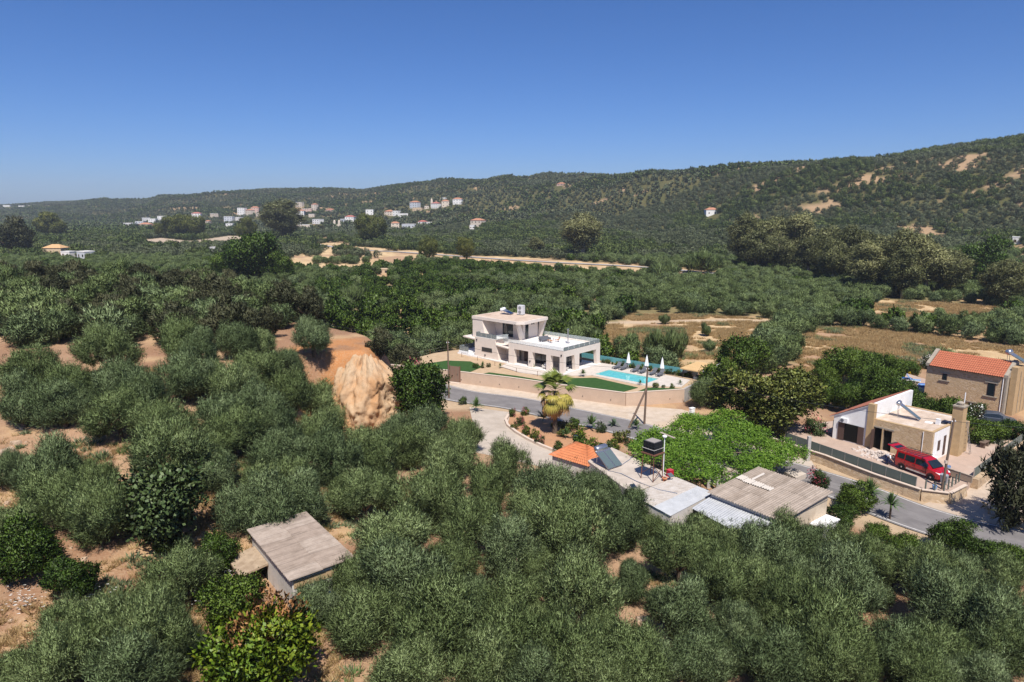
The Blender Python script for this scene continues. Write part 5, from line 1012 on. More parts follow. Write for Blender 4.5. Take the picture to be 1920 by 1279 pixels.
MB().add([(-0.3, 0.33, he-0.12), (-0.3, Ls-0.33, he-0.12), (Ds/2, Ls-0.33, hr-0.06), (Ds/2, 0.33, hr-0.06), (Ds+0.3, Ls-0.33, he-0.12), (Ds+0.3, 0.33, he-0.12)], [(0, 1, 2, 3), (3, 2, 4, 5)]).build('roof_deck', M['wood'], H2)
for (y0, y1, z0, z1, gl) in ((1.1, 2.0, 2.2, 3.9, 'brown'), (6.7, 7.3, 3.2, 4.1, 'brown'), (3.3, 3.9, 0.0, 0.9, 'brown')):
    w = box('window', M[gl], H2, -0.03, -0.003, y0, y1, z0, z1); box('pane', M['darkglass'], w, -0.05, -0.032, y0+0.08, y1-0.08, z0+0.08, z1-0.08); box('lintel', M['trimstone'], w, -0.09, -0.004, y0-0.3, y1+0.3, z1, z1+0.14); box('sill', M['trimstone'], w, -0.14, -0.004, y0-0.35, y1+0.35, z0-0.12, z0-0.003)
MB().tube([(-0.06, 0.35, -0.3), (-0.06, 0.35, he-0.1)], 0.05, 6).build('drain_pipe', M['white'], H2)
MB().box(-0.1, 0.55, -0.10, 0.12, -0.6, he-0.21).build('quoin', M['trimstone'], H2)
MB().box(0.7, 9.0, -0.8, -0.12, -0.6, 6.2).build('side_wing', M['sandstone'], H2)
for x in (2.0, 3.2, 4.4, 5.6): MB().tube([(x, -0.86, 0.2), (x, -0.86, 5.6)], 0.03, 4).build('cable', M['trimstone'], H2)
x, y = sh.w(2.6, 0.8); solar_heater(thing('solar_water_heater', 'solar water heater with pale round tank on the stone house roof ridge', 'solar heater', (x, y, SZ+hr), math.radians(-60)), M['metal'], M['panelgrey'], 1, 1.0, 2.4, 0.1, 1.0, 0.36, 0.8)
# patio with blue loungers
tag(MB().prism(at2([(1690, 722), (1735, 738), (1740, 712), (1700, 700)], 1.7), 0.0, 1.7).build('patio', M['pavers']), 'pink paved patio left of the stone house', kind='structure')
for i, (px, py, lb) in enumerate(((1712, 716, 'blue sun lounger with raised back on the pink patio'), (1695, 713, 'striped blue sun lounger lying flat on the pink patio'))):
    x, y, _ = at(px, py, 1.7); t = thing('sun_lounger', lb, 'sun lounger', (float(x), float(y), 1.7), math.radians(150+20*i), 'blue loungers by the stone house'); lounger(t, M['paleblue'] if i == 0 else M['blue'], M['white'], 0.75 if i == 0 else 0.12)
x, y, _ = at(1733, 725, 1.7); t = thing('paddling_pool', 'small round blue paddling pool beside the stone house', 'paddling pool', (float(x), float(y), 1.7)); MB().lathe([(0.8, 0), (0.85, 0.3), (0.75, 0.3), (0.72, 0.1)], (0, 0, 0), 18).build('rim', M['blue'], t); MB().lathe([(0.74, 0.2), (0.01, 0.21)], (0, 0, 0), 18).build('water', M['paleblue'], t)
# ------------------------------------------------------------------ small shed on the left slope
A0 = Vector((-13.6, 38.8)); ang_ = math.radians(127); so = Fr((A0.x, A0.y), ang_); z0 = 2.2
S = thing('stone_shed', 'small whitewashed shed with brown corrugated roof among the olives', 'shed', (A0.x, A0.y, z0), ang_)
Lx, Wy = 8.2, -3.9    # x runs away left along the wall, y (negative) to the right-back
roof_sheets(S, (-0.3, 0.25, 2.55), (Lx+0.25, 0.25, 2.5), (Lx+0.25, Wy-0.2, 2.62), (-0.3, Wy-0.2, 2.68), 8, 2, ['shedsheet1', 'shedsheet2', 'shedsheet1'], 5, 0.075, seed=8, lift=0.04)
MB().box(0, Lx, -0.3, 0, -0.8, 2.42).build('side_wall', M['oldwash'], S); MB().box(0, Lx, Wy, Wy+0.3, -0.8, 2.55).build('side_wall', M['oldwash'], S)
for x in (0, Lx-0.3): MB().hexa([(x, Wy+0.3, -0.8), (x+0.3, Wy+0.3, -0.8), (x+0.3, -0.3, -0.8), (x, -0.3, -0.8), (x, Wy+0.3, 2.55), (x+0.3, Wy+0.3, 2.55), (x+0.3, -0.3, 2.45), (x, -0.3, 2.45)]).build('end_wall', M['oldwash'], S)
box('concrete_band', M['sandstone'], S, -0.06, -0.002, Wy+0.2, -0.1, 1.75, 2.25)
an = thing('lean_to_annex', 'tiny roofed stone annex against the left wall of the shed', 'annex', (A0.x, A0.y, z0), ang_)
MB().hexa([(4.6, 0.03, 1.35), (7.6, 0.03, 1.35), (7.6, 1.9, 1.05), (4.6, 1.9, 1.05), (4.6, 0.03, 1.5), (7.6, 0.03, 1.5), (7.6, 1.9, 1.2), (4.6, 1.9, 1.2)]).build('roof_slab', plain('mossy_slab', (0.44, 0.34, 0.24), 0.95, 0.1, c2=(0.30, 0.22, 0.15), scale=2, bmp=0.3), an)
box('side_wall', M['oldwash'], an, 7.3, 7.55, 0.03, 1.7, -1.0, 1.05); box('side_wall', M['oldwash'], an, 4.7, 4.95, 1.4, 1.75, -1.0, 1.05); box('back_wall', M['dark'], an, 4.95, 7.3, 0.01, 0.05, -0.8, 1.0); box('beam', M['wood'], an, 4.7, 7.4, 1.5, 1.62, 0.4, 0.52)  # near-black back sheet puts the shade inside the annex into the colour
# ------------------------------------------------------------------ poles and wires
def pole(px, py, h, lean, label, z=0.0, arm=False, strut=None, r=0.13):
    x, y, _ = at(px, py, z); t = thing('utility_pole', label, 'utility pole', (float(x), float(y), z)); MB().tube([(0, 0, -0.3), (lean[0], lean[1], h)], r, 8, r*0.7).build('shaft', M['wood'], t)
    if arm: MB().box(lean[0]-0.5, lean[0]+0.5, lean[1]-0.04, lean[1]+0.04, h-0.5, h-0.4).build('cross_arm', M['wood'], t)
    for k in range(2): MB().lathe([(0.04, 0), (0.06, 0.08), (0.03, 0.14)], (lean[0]+(k-0.5)*0.3, lean[1], h-0.35), 6).build('insulator', M['white'], t)
    if strut: MB().tube([(strut[0], strut[1], -0.3), (lean[0]*0.6, lean[1]*0.6, h*0.62)], r, 8, r*0.8).build('strut', M['wood'], t)
    return Vector((x+lean[0], y+lean[1], z+h-0.3))
P1 = pole(842, 747, 8.6, (-0.05, 0), 'wooden utility pole beside the garden gate and the road')
P2 = pole(1208, 796, 7.6, (0.15, 0), 'wooden utility pole with a slanting brace in front of the pool', strut=(-2.4, -1.6), r=0.15)
P3 = pole(1763, 936, 8.0, (0.35, 0), 'dark wooden utility pole in front of the red van')
t = P3; box_ = None
x, y, _ = at(1763, 936, 0); nb = thing('pole_notice', 'small pale notice strapped round the pole by the van', 'notice', (float(x)+0.1, float(y), 3.6)); MB().lathe([(0.145, 0), (0.145, 0.3)], (0, 0, 0), 8).build('sheet', M['wallcap'], nb)
def wire(name, label, a, b2, sag):
    pts = [a.lerp(b2, k/14)-Vector((0, 0, sag*4*(k/14)*(1-k/14))) for k in range(15)]; t = thing(name, label, 'cable', tuple(a)); MB().tube([p-a for p in pts], 0.022, 4).build('cable', M['frame'], t)
PL = Vector((-60, 128, 12)); PR = Vector((80, 50, 9))
wire('overhead_cable', 'thin overhead cable from the left hill to the gate pole', PL, P1, 1.0); wire('overhead_cable', 'thin overhead cable between the two poles along the villa wall', P1, P2, 0.7); wire('overhead_cable', 'thin overhead cable from the braced pole to the van pole', P2, P3, 0.7); wire('overhead_cable', 'thin overhead cable leaving the van pole to the right', P3, PR, 0.6)
x, y, _ = at(1297, 780, 0.2); t = thing('meter_cabinet', 'white electricity meter cabinet by the end of the concrete wall', 'cabinet', (float(x), float(y), 0), 0.5); box('body', M['whitewash'], t, -0.32, 0.32, -0.2, 0.2, 0, 1.25); box('door', M['white'], t, -0.2, 0.1, -0.23, -0.203, 0.7, 1.1); box('roof', M['white'], t, -0.36, 0.36, -0.25, 0.25, 1.25, 1.33)
# ================================================================== VEHICLES AND THE PERSON
def loft(secs):
    m = MB(); vs_ = []; fs_x = []; k = 8
    for (x, zb, zl, zt, wb, wl_, wt) in secs:
        vs_ += [(x, -wb, zb), (x, -wl_, zb+(zl-zb)*0.45), (x, -wl_, zl), (x, -wt, zt), (x, wt, zt), (x, wl_, zl), (x, wl_, zb+(zl-zb)*0.45), (x, wb, zb)]
    for i in range(len(secs)-1):
        for j in range(k): fs_x.append((i*k+j, i*k+(j+1) % k, (i+1)*k+(j+1) % k, (i+1)*k+j))
    fs_x.append(tuple(range(k-1, -1, -1))); n = (len(secs)-1)*k; fs_x.append(tuple(n+j for j in range(k))); return m.add(vs_, fs_x)
def sec_at(secs, x):
    for a, b2 in zip(secs[:-1], secs[1:]):
        if a[0] <= x <= b2[0]: t = (x-a[0])/(b2[0]-a[0]); return [p+(q-p)*t for p, q in zip(a, b2)]
def side_win(secs, xs, s0, s1, sgn, off=0.012):
    vs_ = []
    for x in xs:
        _, zb, zl, zt, wb, wl_, wt = sec_at(secs, x)
        for s in (s0, s1): vs_.append((x, sgn*(wl_+(wt-wl_)*s+off), zl+(zt-zl)*s))
    n = len(xs); return MB().add(vs_, [(2*i, 2*i+2, 2*i+3, 2*i+1) if sgn < 0 else (2*i+1, 2*i+3, 2*i+2, 2*i) for i in range(n-1)])
def wheel(parent, x, y, r):
    m = MB().lathe([(r*0.62, -0.1), (r*0.95, -0.1), (r, -0.06), (r, 0.06), (r*0.95, 0.1), (r*0.62, 0.1)], (0, 0, 0), 18); m.v = [(x+p[0], y+p[2], r+p[1]) for p in m.v]; w = m.build('wheel', M['tyre'], parent)
    m = MB().lathe([(r*0.6, -0.07), (r*0.6, 0.07), (r*0.2, 0.105)], (0, 0, 0), 14); sg = 1 if y > 0 else -1; m.v = [(x+p[0], y+p[2]*sg, r+p[1]) for p in m.v]; m.build('rim', M['rim'], w)
VSEC = [(-2.32, 0.50, 1.05, 1.70, 0.78, 0.84, 0.68), (-2.22, 0.32, 1.06, 1.82, 0.86, 0.91, 0.74), (-1.0, 0.29, 1.07, 1.87, 0.88, 0.93, 0.77), (0.3, 0.29, 1.06, 1.86, 0.88, 0.93, 0.76), (0.85, 0.29, 1.05, 1.74, 0.88, 0.92, 0.72), (1.25, 0.29, 1.04, 1.42, 0.88, 0.91, 0.74), (1.62, 0.29, 1.02, 1.08, 0.88, 0.90, 0.78), (2.05, 0.30, 0.92, 0.98, 0.86, 0.87, 0.72), (2.30, 0.34, 0.78, 0.84, 0.80, 0.80, 0.64), (2.40, 0.42, 0.62, 0.66, 0.66, 0.68, 0.55)]
vd = Vector((0.405, -0.914)); van = thing('van', 'red van with open tailgate and roof rack in the yard', 'van', (41.15, 65.2, YZ), math.atan2(vd.y, vd.x)); van.scale = (1.02,)*3
loft(VSEC).build('body', M['carred'], van)
for sg in (-1, 1):
    side_win(VSEC, [-2.05, -1.7, -1.3], 0.12, 0.80, sg).build('side_window', M['darkglass'], van); side_win(VSEC, [-1.2, -0.6, -0.2], 0.10, 0.80, sg).build('side_window', M['darkglass'], van); side_win(VSEC, [-0.1, 0.3, 0.8, 1.15], 0.10, 0.78, sg).build('door_window', M['darkglass'], van)
    MB().box(-1.0, 1.05, sg*0.90-0.02, sg*0.90+0.02, 0.30, 0.46).build('sill', M['silver'], van)
    MB().box(0.95, 1.15, sg*1.03-0.08, sg*1.03+0.08, 1.05, 1.25).build('mirror', M['black'], van)
    MB().hexa([(2.0, sg*0.60, 0.80), (2.30, sg*0.55, 0.74), (2.30, sg*0.78, 0.74), (2.0, sg*0.87, 0.82), (2.0, sg*0.60, 0.975), (2.32, sg*0.55, 0.85), (2.30, sg*0.79, 0.85), (1.98, sg*0.88, 0.96)]).build('headlight', M['white'], van)
    for x in (-1.5, 1.55): wheel(van, x, sg*0.82, 0.33)
for sg in (-1, 1):
    for xx in (-1.5, 1.55):
        ar = MB(); n_ = 10
        ar.add([(xx+math.cos(math.pi*k_/n_)*r_, sg*0.935, 0.33+math.sin(math.pi*k_/n_)*r_) for k_ in range(n_+1) for r_ in (0.34, 0.42)], [(2*k_, 2*k_+1, 2*k_+3, 2*k_+2) for k_ in range(n_)]).build('wheel_arch', M['black'], van)
    for xx in (-1.22, -0.14, 1.0): box('door_seam', M['black'], van, xx-0.012, xx+0.012, sg*0.928-0.012, sg*0.928+0.012, 0.5, 1.05)
    box('side_rubbing_strip', M['black'], van, -1.05, 1.05, sg*0.93-0.012, sg*0.93+0.015, 0.62, 0.68); box('door_handle', M['black'], van, -0.35, -0.2, sg*0.94-0.015, sg*0.94+0.02, 0.93, 0.97)
    box('tail_light', plain('tail_light_red_%d' % sg, (0.25, 0.01, 0.01), 0.3), van, -2.33, -2.24, sg*0.80-0.07, sg*0.80+0.07, 0.85, 1.35)
box('grille', M['black'], van, 2.36, 2.42, -0.35, 0.35, 0.56, 0.66)
w0 = sec_at(VSEC, 0.92); w1 = sec_at(VSEC, 1.55)
MB().add([(0.90, -w0[6]+0.05, w0[3]+0.0), (0.90, w0[6]-0.05, w0[3]+0.0), (1.60, w1[6]-0.03, w1[3]+0.05), (1.60, -w1[6]+0.03, w1[3]+0.05)], [(0, 3, 2, 1)]).build('windscreen', M['darkglass'], van).location = (0.03, 0, 0.03)
MB().box(2.20, 2.46, -0.72, 0.72, 0.30, 0.55).build('bumper', M['black'], van)
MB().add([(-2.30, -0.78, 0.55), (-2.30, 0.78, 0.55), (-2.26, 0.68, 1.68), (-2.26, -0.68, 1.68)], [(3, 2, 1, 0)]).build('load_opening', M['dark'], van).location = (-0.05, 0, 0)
tg = MB().hexa([(-2.25, -0.70, 1.80), (-2.25, 0.70, 1.80), (-3.35, 0.72, 2.02), (-3.35, -0.72, 2.02), (-2.25, -0.70, 1.86), (-2.25, 0.70, 1.86), (-3.35, 0.72, 2.09), (-3.35, -0.72, 2.09)]).build('tailgate', M['carred'], van); MB().add([(-2.4, -0.55, 1.90), (-2.4, 0.55, 1.90), (-2.85, 0.55, 1.995), (-2.85, -0.55, 1.995)], [(0, 1, 2, 3)]).build('rear_window', M['darkglass'], tg)
MB().hexa([(-3.2, -0.6, 2.07), (-3.2, 0.6, 2.07), (-3.42, 0.6, 2.0), (-3.42, -0.6, 2.0), (-3.2, -0.6, 2.1), (-3.2, 0.6, 2.1), (-3.42, 0.6, 2.1), (-3.42, -0.6, 2.1)]).build('tail_trim', M['frame'], tg)
rk = MB().tube([(-2.1, -0.7, 1.98), (0.5, -0.7, 1.98)], 0.025, 5).tube([(-2.1, 0.7, 1.98), (0.5, 0.7, 1.98)], 0.025, 5).build('roof_rack', M['frame'], van)
for k in range(7): MB().tube([(-2.0+k*0.4, -0.72, 2.0), (-2.0+k*0.4, 0.72, 2.0)], 0.03, 5).build('rack_bar', M['frame'], rk)
CSEC = [(-2.1, 0.4, 0.75, 0.85, 0.75, 0.8, 0.65), (-1.9, 0.3, 0.85, 1.05, 0.82, 0.86, 0.66), (-1.4, 0.28, 0.88, 1.40, 0.84, 0.88, 0.60), (0.2, 0.28, 0.88, 1.46, 0.84, 0.88, 0.60), (1.0, 0.28, 0.86, 0.98, 0.84, 0.87, 0.70), (1.8, 0.30, 0.75, 0.82, 0.80, 0.82, 0.66), (2.1, 0.4, 0.58, 0.62, 0.66, 0.68, 0.55)]
x, y, _ = at(1866, 799, 1.2); cr = thing('parked_car', 'dark grey car half hidden by bushes beside the stone house', 'car', (float(x), float(y), float(hgt(x, y))), math.radians(-30)); loft(CSEC).build('body', plain('grey_car_paint', (0.06, 0.075, 0.10), 0.3, 0.5), cr)
for sg in (-1, 1):
    side_win(CSEC, [-1.5, -0.6, 0.15, 0.6], 0.15, 0.85, sg).build('side_window', M['darkglass'], cr)
    for xx in (-1.3, 1.3): wheel(cr, xx, sg*0.76, 0.31)
# person bending into the back of the van
def person():
    bx_, by_, _ = at(1662, 870, YZ); t = thing('person', 'person in white shirt and dark blue trousers bending behind the red van', 'person', (float(bx_), float(by_), YZ), math.atan2(vd.y, vd.x))
    V = {'pel': (0, 0, 0.88, .15), 'sp': (0.18, 0, 1.02, .155), 'ch': (0.40, 0, 1.10, .165), 'nk': (0.58, 0, 1.12, .06), 'hd': (0.70, 0, 1.10, .10), 'hd2': (0.80, 0, 1.05, .085)}
    E_ = [('pel', 'sp'), ('sp', 'ch'), ('ch', 'nk'), ('nk', 'hd'), ('hd', 'hd2')]
    for s, n in ((-1, 'a'), (1, 'b')):
        dx = 0.10 if s < 0 else -0.12
        V.update({'hp'+n: (0, .10*s, .84, .11), 'kn'+n: (0.06+dx, .12*s, .47, .075), 'an'+n: (-0.04+dx, .12*s, .08, .05), 'ft'+n: (0.16+dx, .13*s, .035, .04), 'sh'+n: (0.46, .20*s, 1.08, .075), 'el'+n: (0.58, .24*s, .80, .052), 'wr'+n: (0.76, .18*s, .66, .036), 'pm'+n: (0.83, .17*s, .62, .038)})
        E_ += [('pel', 'hp'+n), ('hp'+n, 'kn'+n), ('kn'+n, 'an'+n), ('an'+n, 'ft'+n), ('ch', 'sh'+n), ('sh'+n, 'el'+n), ('el'+n, 'wr'+n), ('wr'+n, 'pm'+n)]
        for f in range(5):
            yy = .17*s+(f-2)*0.018; L = (0.05, 0.075, 0.085, 0.078, 0.06)[f]
            V['f%d%s' % (f, n)] = (0.83+L*.6, yy*1.0+(0.03*s if f == 0 else 0), .62-L*.4, .011); V['g%d%s' % (f, n)] = (0.83+L, yy+(0.035*s if f == 0 else 0), .60-L*.9, .009); E_ += [('pm'+n, 'f%d%s' % (f, n)), ('f%d%s' % (f, n), 'g%d%s' % (f, n))]
    ks = list(V); me = bpy.data.meshes.new('body'); me.from_pydata([V[k][:3] for k in ks], [(ks.index(a), ks.index(b2)) for a, b2 in E_], []); me.update()
    o = link('body', me, M['skin'], t, False); md = o.modifiers.new('skin', 'SKIN')
    for i, k in enumerate(ks): me.skin_vertices[0].data[i].radius = (V[k][3],)*2
    me.skin_vertices[0].data[0].use_root = True; o.modifiers.new('sub', 'SUBSURF').levels = 1; o.modifiers['sub'].render_levels = 1
    def cloth(name, names, edges, grow, mat):
        me2 = bpy.data.meshes.new(name); me2.from_pydata([V[k][:3] for k in names], [(names.index(a), names.index(b2)) for a, b2 in edges], []); me2.update(); c = link(name, me2, mat, t); c.modifiers.new('skin', 'SKIN')
        for i, k in enumerate(names): me2.skin_vertices[0].data[i].radius = (V[k][3]+grow,)*2
        me2.skin_vertices[0].data[0].use_root = True; c.modifiers.new('sub', 'SUBSURF').levels = 1
    cloth('trousers', ['pel', 'hpa', 'kna', 'ana', 'hpb', 'knb', 'anb'], [('pel', 'hpa'), ('hpa', 'kna'), ('kna', 'ana'), ('pel', 'hpb'), ('hpb', 'knb'), ('knb', 'anb')], 0.02, M['jeans'])
    cloth('shirt', ['sp', 'pel', 'ch', 'sha', 'ela', 'shb', 'elb'], [('pel', 'sp'), ('sp', 'ch'), ('ch', 'sha'), ('sha', 'ela'), ('ch', 'shb'), ('shb', 'elb')], 0.018, M['white'])
    MB().lathe([(0.07, -0.05), (0.112, 0.0), (0.10, 0.06), (0.04, 0.10)], (0.69, 0, 1.13), 10).build('hair', M['hair'], t, True)
    for s in (-1, 1):
        MB().box(-0.04, 0.2, -0.05, 0.05, 0, 0.09).build('shoe', M['frame'], t).location = (-0.02+(0.10 if s < 0 else -0.12), .125*s, 0)
    fx = MB().lathe([(0.012, -0.01), (0.014, 0.0), (0.012, 0.01)], (0.89, 0.03, 1.07), 6).lathe([(0.012, -0.01), (0.014, 0.0), (0.012, 0.01)], (0.89, -0.03, 1.07), 6).build('eyes', M['hair'], t); MB().hexa([(0.86, -0.012, 1.04), (0.90, -0.01, 1.02), (0.90, 0.01, 1.02), (0.86, 0.012, 1.04), (0.87, -0.008, 1.07), (0.89, -0.006, 1.06), (0.89, 0.006, 1.06), (0.87, 0.008, 1.07)]).build('nose', M['skin'], t)
person()
x, y, _ = at(1672, 868, YZ); t = thing('paper_sacks', 'pale sacks and boards stacked behind the open van', 'sacks', (float(x)+0.3, float(y)+0.6, YZ), 0.4)
for k in range(4): MB().hexa([(-0.35, -0.2, k*0.14), (0.35, -0.22, k*0.14), (0.33, 0.2, k*0.14), (-0.34, 0.22, k*0.14), (-0.3, -0.17, k*0.14+0.13), (0.31, -0.18, k*0.14+0.13), (0.29, 0.17, k*0.14+0.13), (-0.3, 0.18, k*0.14+0.13)]).build('sack', M['palefab'], t)
x, y, _ = at(1769, 918, YZ); t = thing('wheelbarrow', 'grey wheelbarrow tipped upright in front of the van', 'wheelbarrow', (float(x)+0.5, float(y)+0.8, YZ), 0.6)
MB().hexa([(-0.15, -0.25, 0.35), (0.15, -0.25, 0.35), (0.15, 0.25, 0.35), (-0.15, 0.25, 0.35), (-0.3, -0.33, 1.15), (0.1, -0.33, 1.25), (0.1, 0.33, 1.25), (-0.3, 0.33, 1.15)]).build('tray', plain('barrow_tray', (0.30, 0.31, 0.34), 0.5), t); m = MB().lathe([(0.1, -0.04), (0.19, -0.04), (0.19, 0.04), (0.1, 0.04)], (0, 0, 0), 14); m.v = [(p[0]-0.05, p[2], 0.19+p[1]) for p in m.v]; m.build('wheel', M['tyre'], t); MB().tube([(-0.05, -0.2, 0.2), (0.1, -0.28, 1.5)], 0.02, 5).tube([(-0.05, 0.2, 0.2), (0.1, 0.28, 1.5)], 0.02, 5).build('handle', M['frame'], t)
for i, (px, py, z, mt, lb) in enumerate(((1752, 917, YZ+0.1, 'paleblue', 'light blue bucket hanging by the pole in front of the van'), (1778, 880, YZ, 'paleblue', 'pale blue bucket on the far side of the van bonnet'), (566, 1170, 2.2, 'blue', 'blue plastic drum half hidden under the olive by the shed'), (612, 1135, 2.2, 'blue', 'blue plastic crate under the olive right of the shed'))):
    x, y, _ = at(px, py, z); s = 0.22 if i < 2 else 0.4; t = thing('bucket' if i < 2 else 'drum', lb, 'bucket' if i < 2 else 'drum', (float(x), float(y), z if i < 2 else float(hgt(x, y)))); MB().lathe([(s*0.75, 0), (s, s*1.7), (s*0.9, s*1.7), (s*0.7, 0.05)], (0, 0, 0), 12).build('body', M[mt], t); MB().tube([(s, 0, s*1.7), (0, 0, s*2.3), (-s, 0, s*1.7)], 0.015, 4).build('handle', M['metal'], t)
# ================================================================== TREES AND PLANTS PLACED ONE BY ONE
def ptree(kind, i, px, py, w, label, cat, name, zc_, zs=1.0, group=None, base=None, cname='crown'):
    """crown centre at pixel (px,py), crown width w pixels"""
    B0 = PROTO[kind][0][2]; off = zc_
    for _ in range(3):
        x, y = gp(px, py, off); d = y*math.cos(PITCH)+(CAM_H-off-float(hgt(x, y)))*math.sin(PITCH); r = 0.5*w*d/F_PX; off = zc_*r/B0*zs
    return tree(kind, i, x, y, r, label, cat, name, group, zs)
ptree('fig', 0, 300, 945, 155, 'dark broad-leaved fig tree with bare twigs on the left slope', 'fig tree', 'fig_tree', 2.7, 1.0)
for i, (px, py, w, lb) in enumerate(((45, 1030, 120, 'dense dark green tree at the left edge below the grove'), (135, 1085, 90, 'dark green bushy tree beside the straw patch'), (407, 1040, 78, 'glossy green citrus tree left of the shed annex'), (432, 1125, 115, 'glossy green citrus tree in front of the white shed wall'), (312, 1016, 50, 'small bright green citrus below the fig tree'), (395, 1075, 60, 'green citrus bush between olive and shed'))):
    ptree('citrus', i, px, py, w, lb, 'citrus tree', 'citrus_tree', 2.2)
PROTO['lemon'] = [(make_crown('crown', LM['lemon'], 300, 2.6, 2.2, 15, 11000, 0.22, 0.13, quad=True, zc=2.3, up=0.3, lob=(0.32, 0.5)), PROTO['citrus'][0][1], 2.6)]
lt = ptree('lemon', 0, 492, 1220, 220, 'yellow-green lemon tree with dead orange shoots at bottom left', 'lemon tree', 'lemon_tree', 2.3)
link('dead_shoots', make_crown('dead_shoots', LM['dry'], 301, 1.5, 1.5, 6, 1500, 0.20, 0.10, quad=True, zc=3.6, up=1.0, lob=(0.4, 0.55)), parent=lt)
ptree('carob', 0, 1442, 752, 212, 'large yellowish-green tree between the pool shelter and the white house', 'tree', 'broadleaf_tree', 3.8, 0.82)
for i, (px, py, w, lb) in enumerate(((1350, 705, 70, 'pale green bushy tree just behind the pool shelter'), (1395, 672, 90, 'round green tree at the near end of the field hedge'), (1330, 735, 75, 'grey-green shrub against the raw concrete wall'))):
    ptree('citrus' if i != 2 else 'olive', i, px, py, w, lb, 'tree', 'hedgerow_tree', 2.3)
cit = [(1545, 705), (1572, 690), (1605, 686), (1640, 682), (1672, 690), (1625, 716), (1662, 720), (1588, 742), (1552, 738), (1660, 745), (1700, 762), (1725, 768), (1752, 774), (1782, 782), (1690, 742), (1610, 735)]
for i, (px, py) in enumerate(cit):
    nm = ['just right of the big yellowish tree', 'left end of the back row by the brown field', 'second in the row along the brown field', 'third in the row along the brown field', 'fourth in the row along the brown field', 'in the orchard middle behind the red roof', 'left of the pink patio', 'beside the left end of the red roof', 'between big tree and red roof', 'directly behind the red roof', 'in front of the stone wall, leftmost', 'in front of the stone wall, second', 'in front of the stone wall, third', 'in front of the stone wall by the chimney', 'below the pink patio', 'above the red roof slope'][i]
    ptree('citrus', i, px, py, 52+8*((i*7) % 4), 'dark green orange tree %s' % nm, 'orange tree', 'orange_tree', 2.2, 1.0, 'orange trees near the stone house')
for i, (px, py, w, lb) in enumerate(((1842, 815, 72, 'round green bush at the back of the paved yard'), (1892, 808, 55, 'dark shrub beside the grey car'), (1700, 690, 50, 'olive-green shrub left of the stone house gable'), (1605, 932, 72, 'dense dark green shrub at the roadside below the barn'), (1580, 970, 60, 'low green shrub right of the barn end wall'), (1640, 1003, 55, 'sprawling green roadside bush below the yuccas'), (1692, 1024, 66, 'bright green roadside creeper bush'), (1790, 1003, 80, 'tall dark green bush at the roadside right of the creeper'), (1838, 1032, 68, 'yellow-green bush below the road bend'), (1885, 1042, 60, 'yellow-green bush at the right edge by the road'), (1740, 1043, 62, 'mixed green bush between road and olives'), (1910, 1055, 60, 'small bush at the far right edge'))):
    ptree('citrus', i+1, px, py, w, lb, 'bush', 'green_bush', 2.2, 0.8)
ptree('scrub', 1, 1905, 905, 135, 'dark tall tree at the right edge shading the lane', 'tree', 'shade_tree', 2.8, 1.5)
ptree('citrus', 2, 790, 742, 118, 'dense dark green tree beside the cliff and the road', 'tree', 'roadside_tree', 2.2, 1.1)
for i, (px, py, w, lb) in enumerate(((752, 672, 60, 'dark evergreen tree behind the cliff top'), (738, 712, 50, 'dark evergreen shading the foot of the cliff'), (712, 645, 55, 'grey-brown thicket on top of the cliff'))): ptree('scrub', i, px, py, w, lb, 'tree', 'cliff_tree', 2.8)
# oleanders with flowers
PROTO['oleander'] = [(make_crown('crown', LM['fig'], 320, 1.5, 1.4, 9, 3500, 0.28, 0.08, zc=1.3, up=0.8), PROTO['citrus'][0][1], 1.5)]
fl_w = make_crown('flowers', M['whiteflower'], 321, 1.5, 1.4, 9, 500, 0.16, 0.14, quad=True, zc=1.4, up=0.3, shell=0.95, tuft=5); fl_p = make_crown('flowers', M['pink'], 322, 1.5, 1.4, 9, 420, 0.16, 0.14, quad=True, zc=1.4, up=0.3, shell=0.95, tuft=5); fl_y = make_crown('flowers', M['yellowflower'], 323, 1.5, 1.4, 9, 420, 0.16, 0.14, quad=True, zc=1.4, up=0.3, shell=0.95, tuft=5)
for px, py, w, f, lb in ((1828, 780, 45, fl_w, 'white-flowering oleander between white house and stone house'), (1742, 680, 30, fl_w, 'white-flowering oleander at the left corner of the stone house'), (1530, 808, 45, fl_p, 'pink-flowering oleander at the left end of the yard fence'), (780, 705, 50, fl_p, 'pale pink oleander above the roadside tree'), (1872, 838, 25, fl_w, 'white-flowering bush by the lane fence'), (1697, 702, 25, fl_y, 'yellow-flowering shrub by the blue loungers'), (1533, 900, 40, fl_p, 'magenta flowering climber beside the barn roof')):
    t = ptree('oleander', 0, px, py, w, lb, 'flowering shrub', 'oleander', 1.3); link('flowers', f, parent=t)
# palm
def fan_leaf(mat, droop, seed):
    g = random.Random(seed); m = MB(); m.tube([(0, 0, 0), (0.5, 0, 0.12), (0.85, 0, 0.1)], 0.022, 4, 0.012); n = 15
    for k in range(n):
        a = math.radians(-78+156*k/(n-1)); L = 0.85*(1-0.25*abs(k-7)/7)*g.uniform(.9, 1.1); w = 0.06
        c, s = math.cos(a), math.sin(a); p0 = Vector((0.85, 0, 0.1)); p1 = p0+Vector((c*L*0.55, s*L*0.55, 0.03)); p2 = p0+Vector((c*L, s*L, -droop*L)); q = Vector((-s, c, 0))*w
        m.add([p0-q*0.3, p0+q*0.3, p1+q, p1-q, p2], [(0, 1, 2, 3), (3, 2, 4)])
    me = m.mesh('frond'); me.materials.append(mat); return me
px_, py_, _ = at(1040, 812, 0.0); pm = thing('palm_tree', 'fan palm with green crown and hanging orange dead fronds by the driveway', 'palm tree', (float(px_), float(py_), 0))
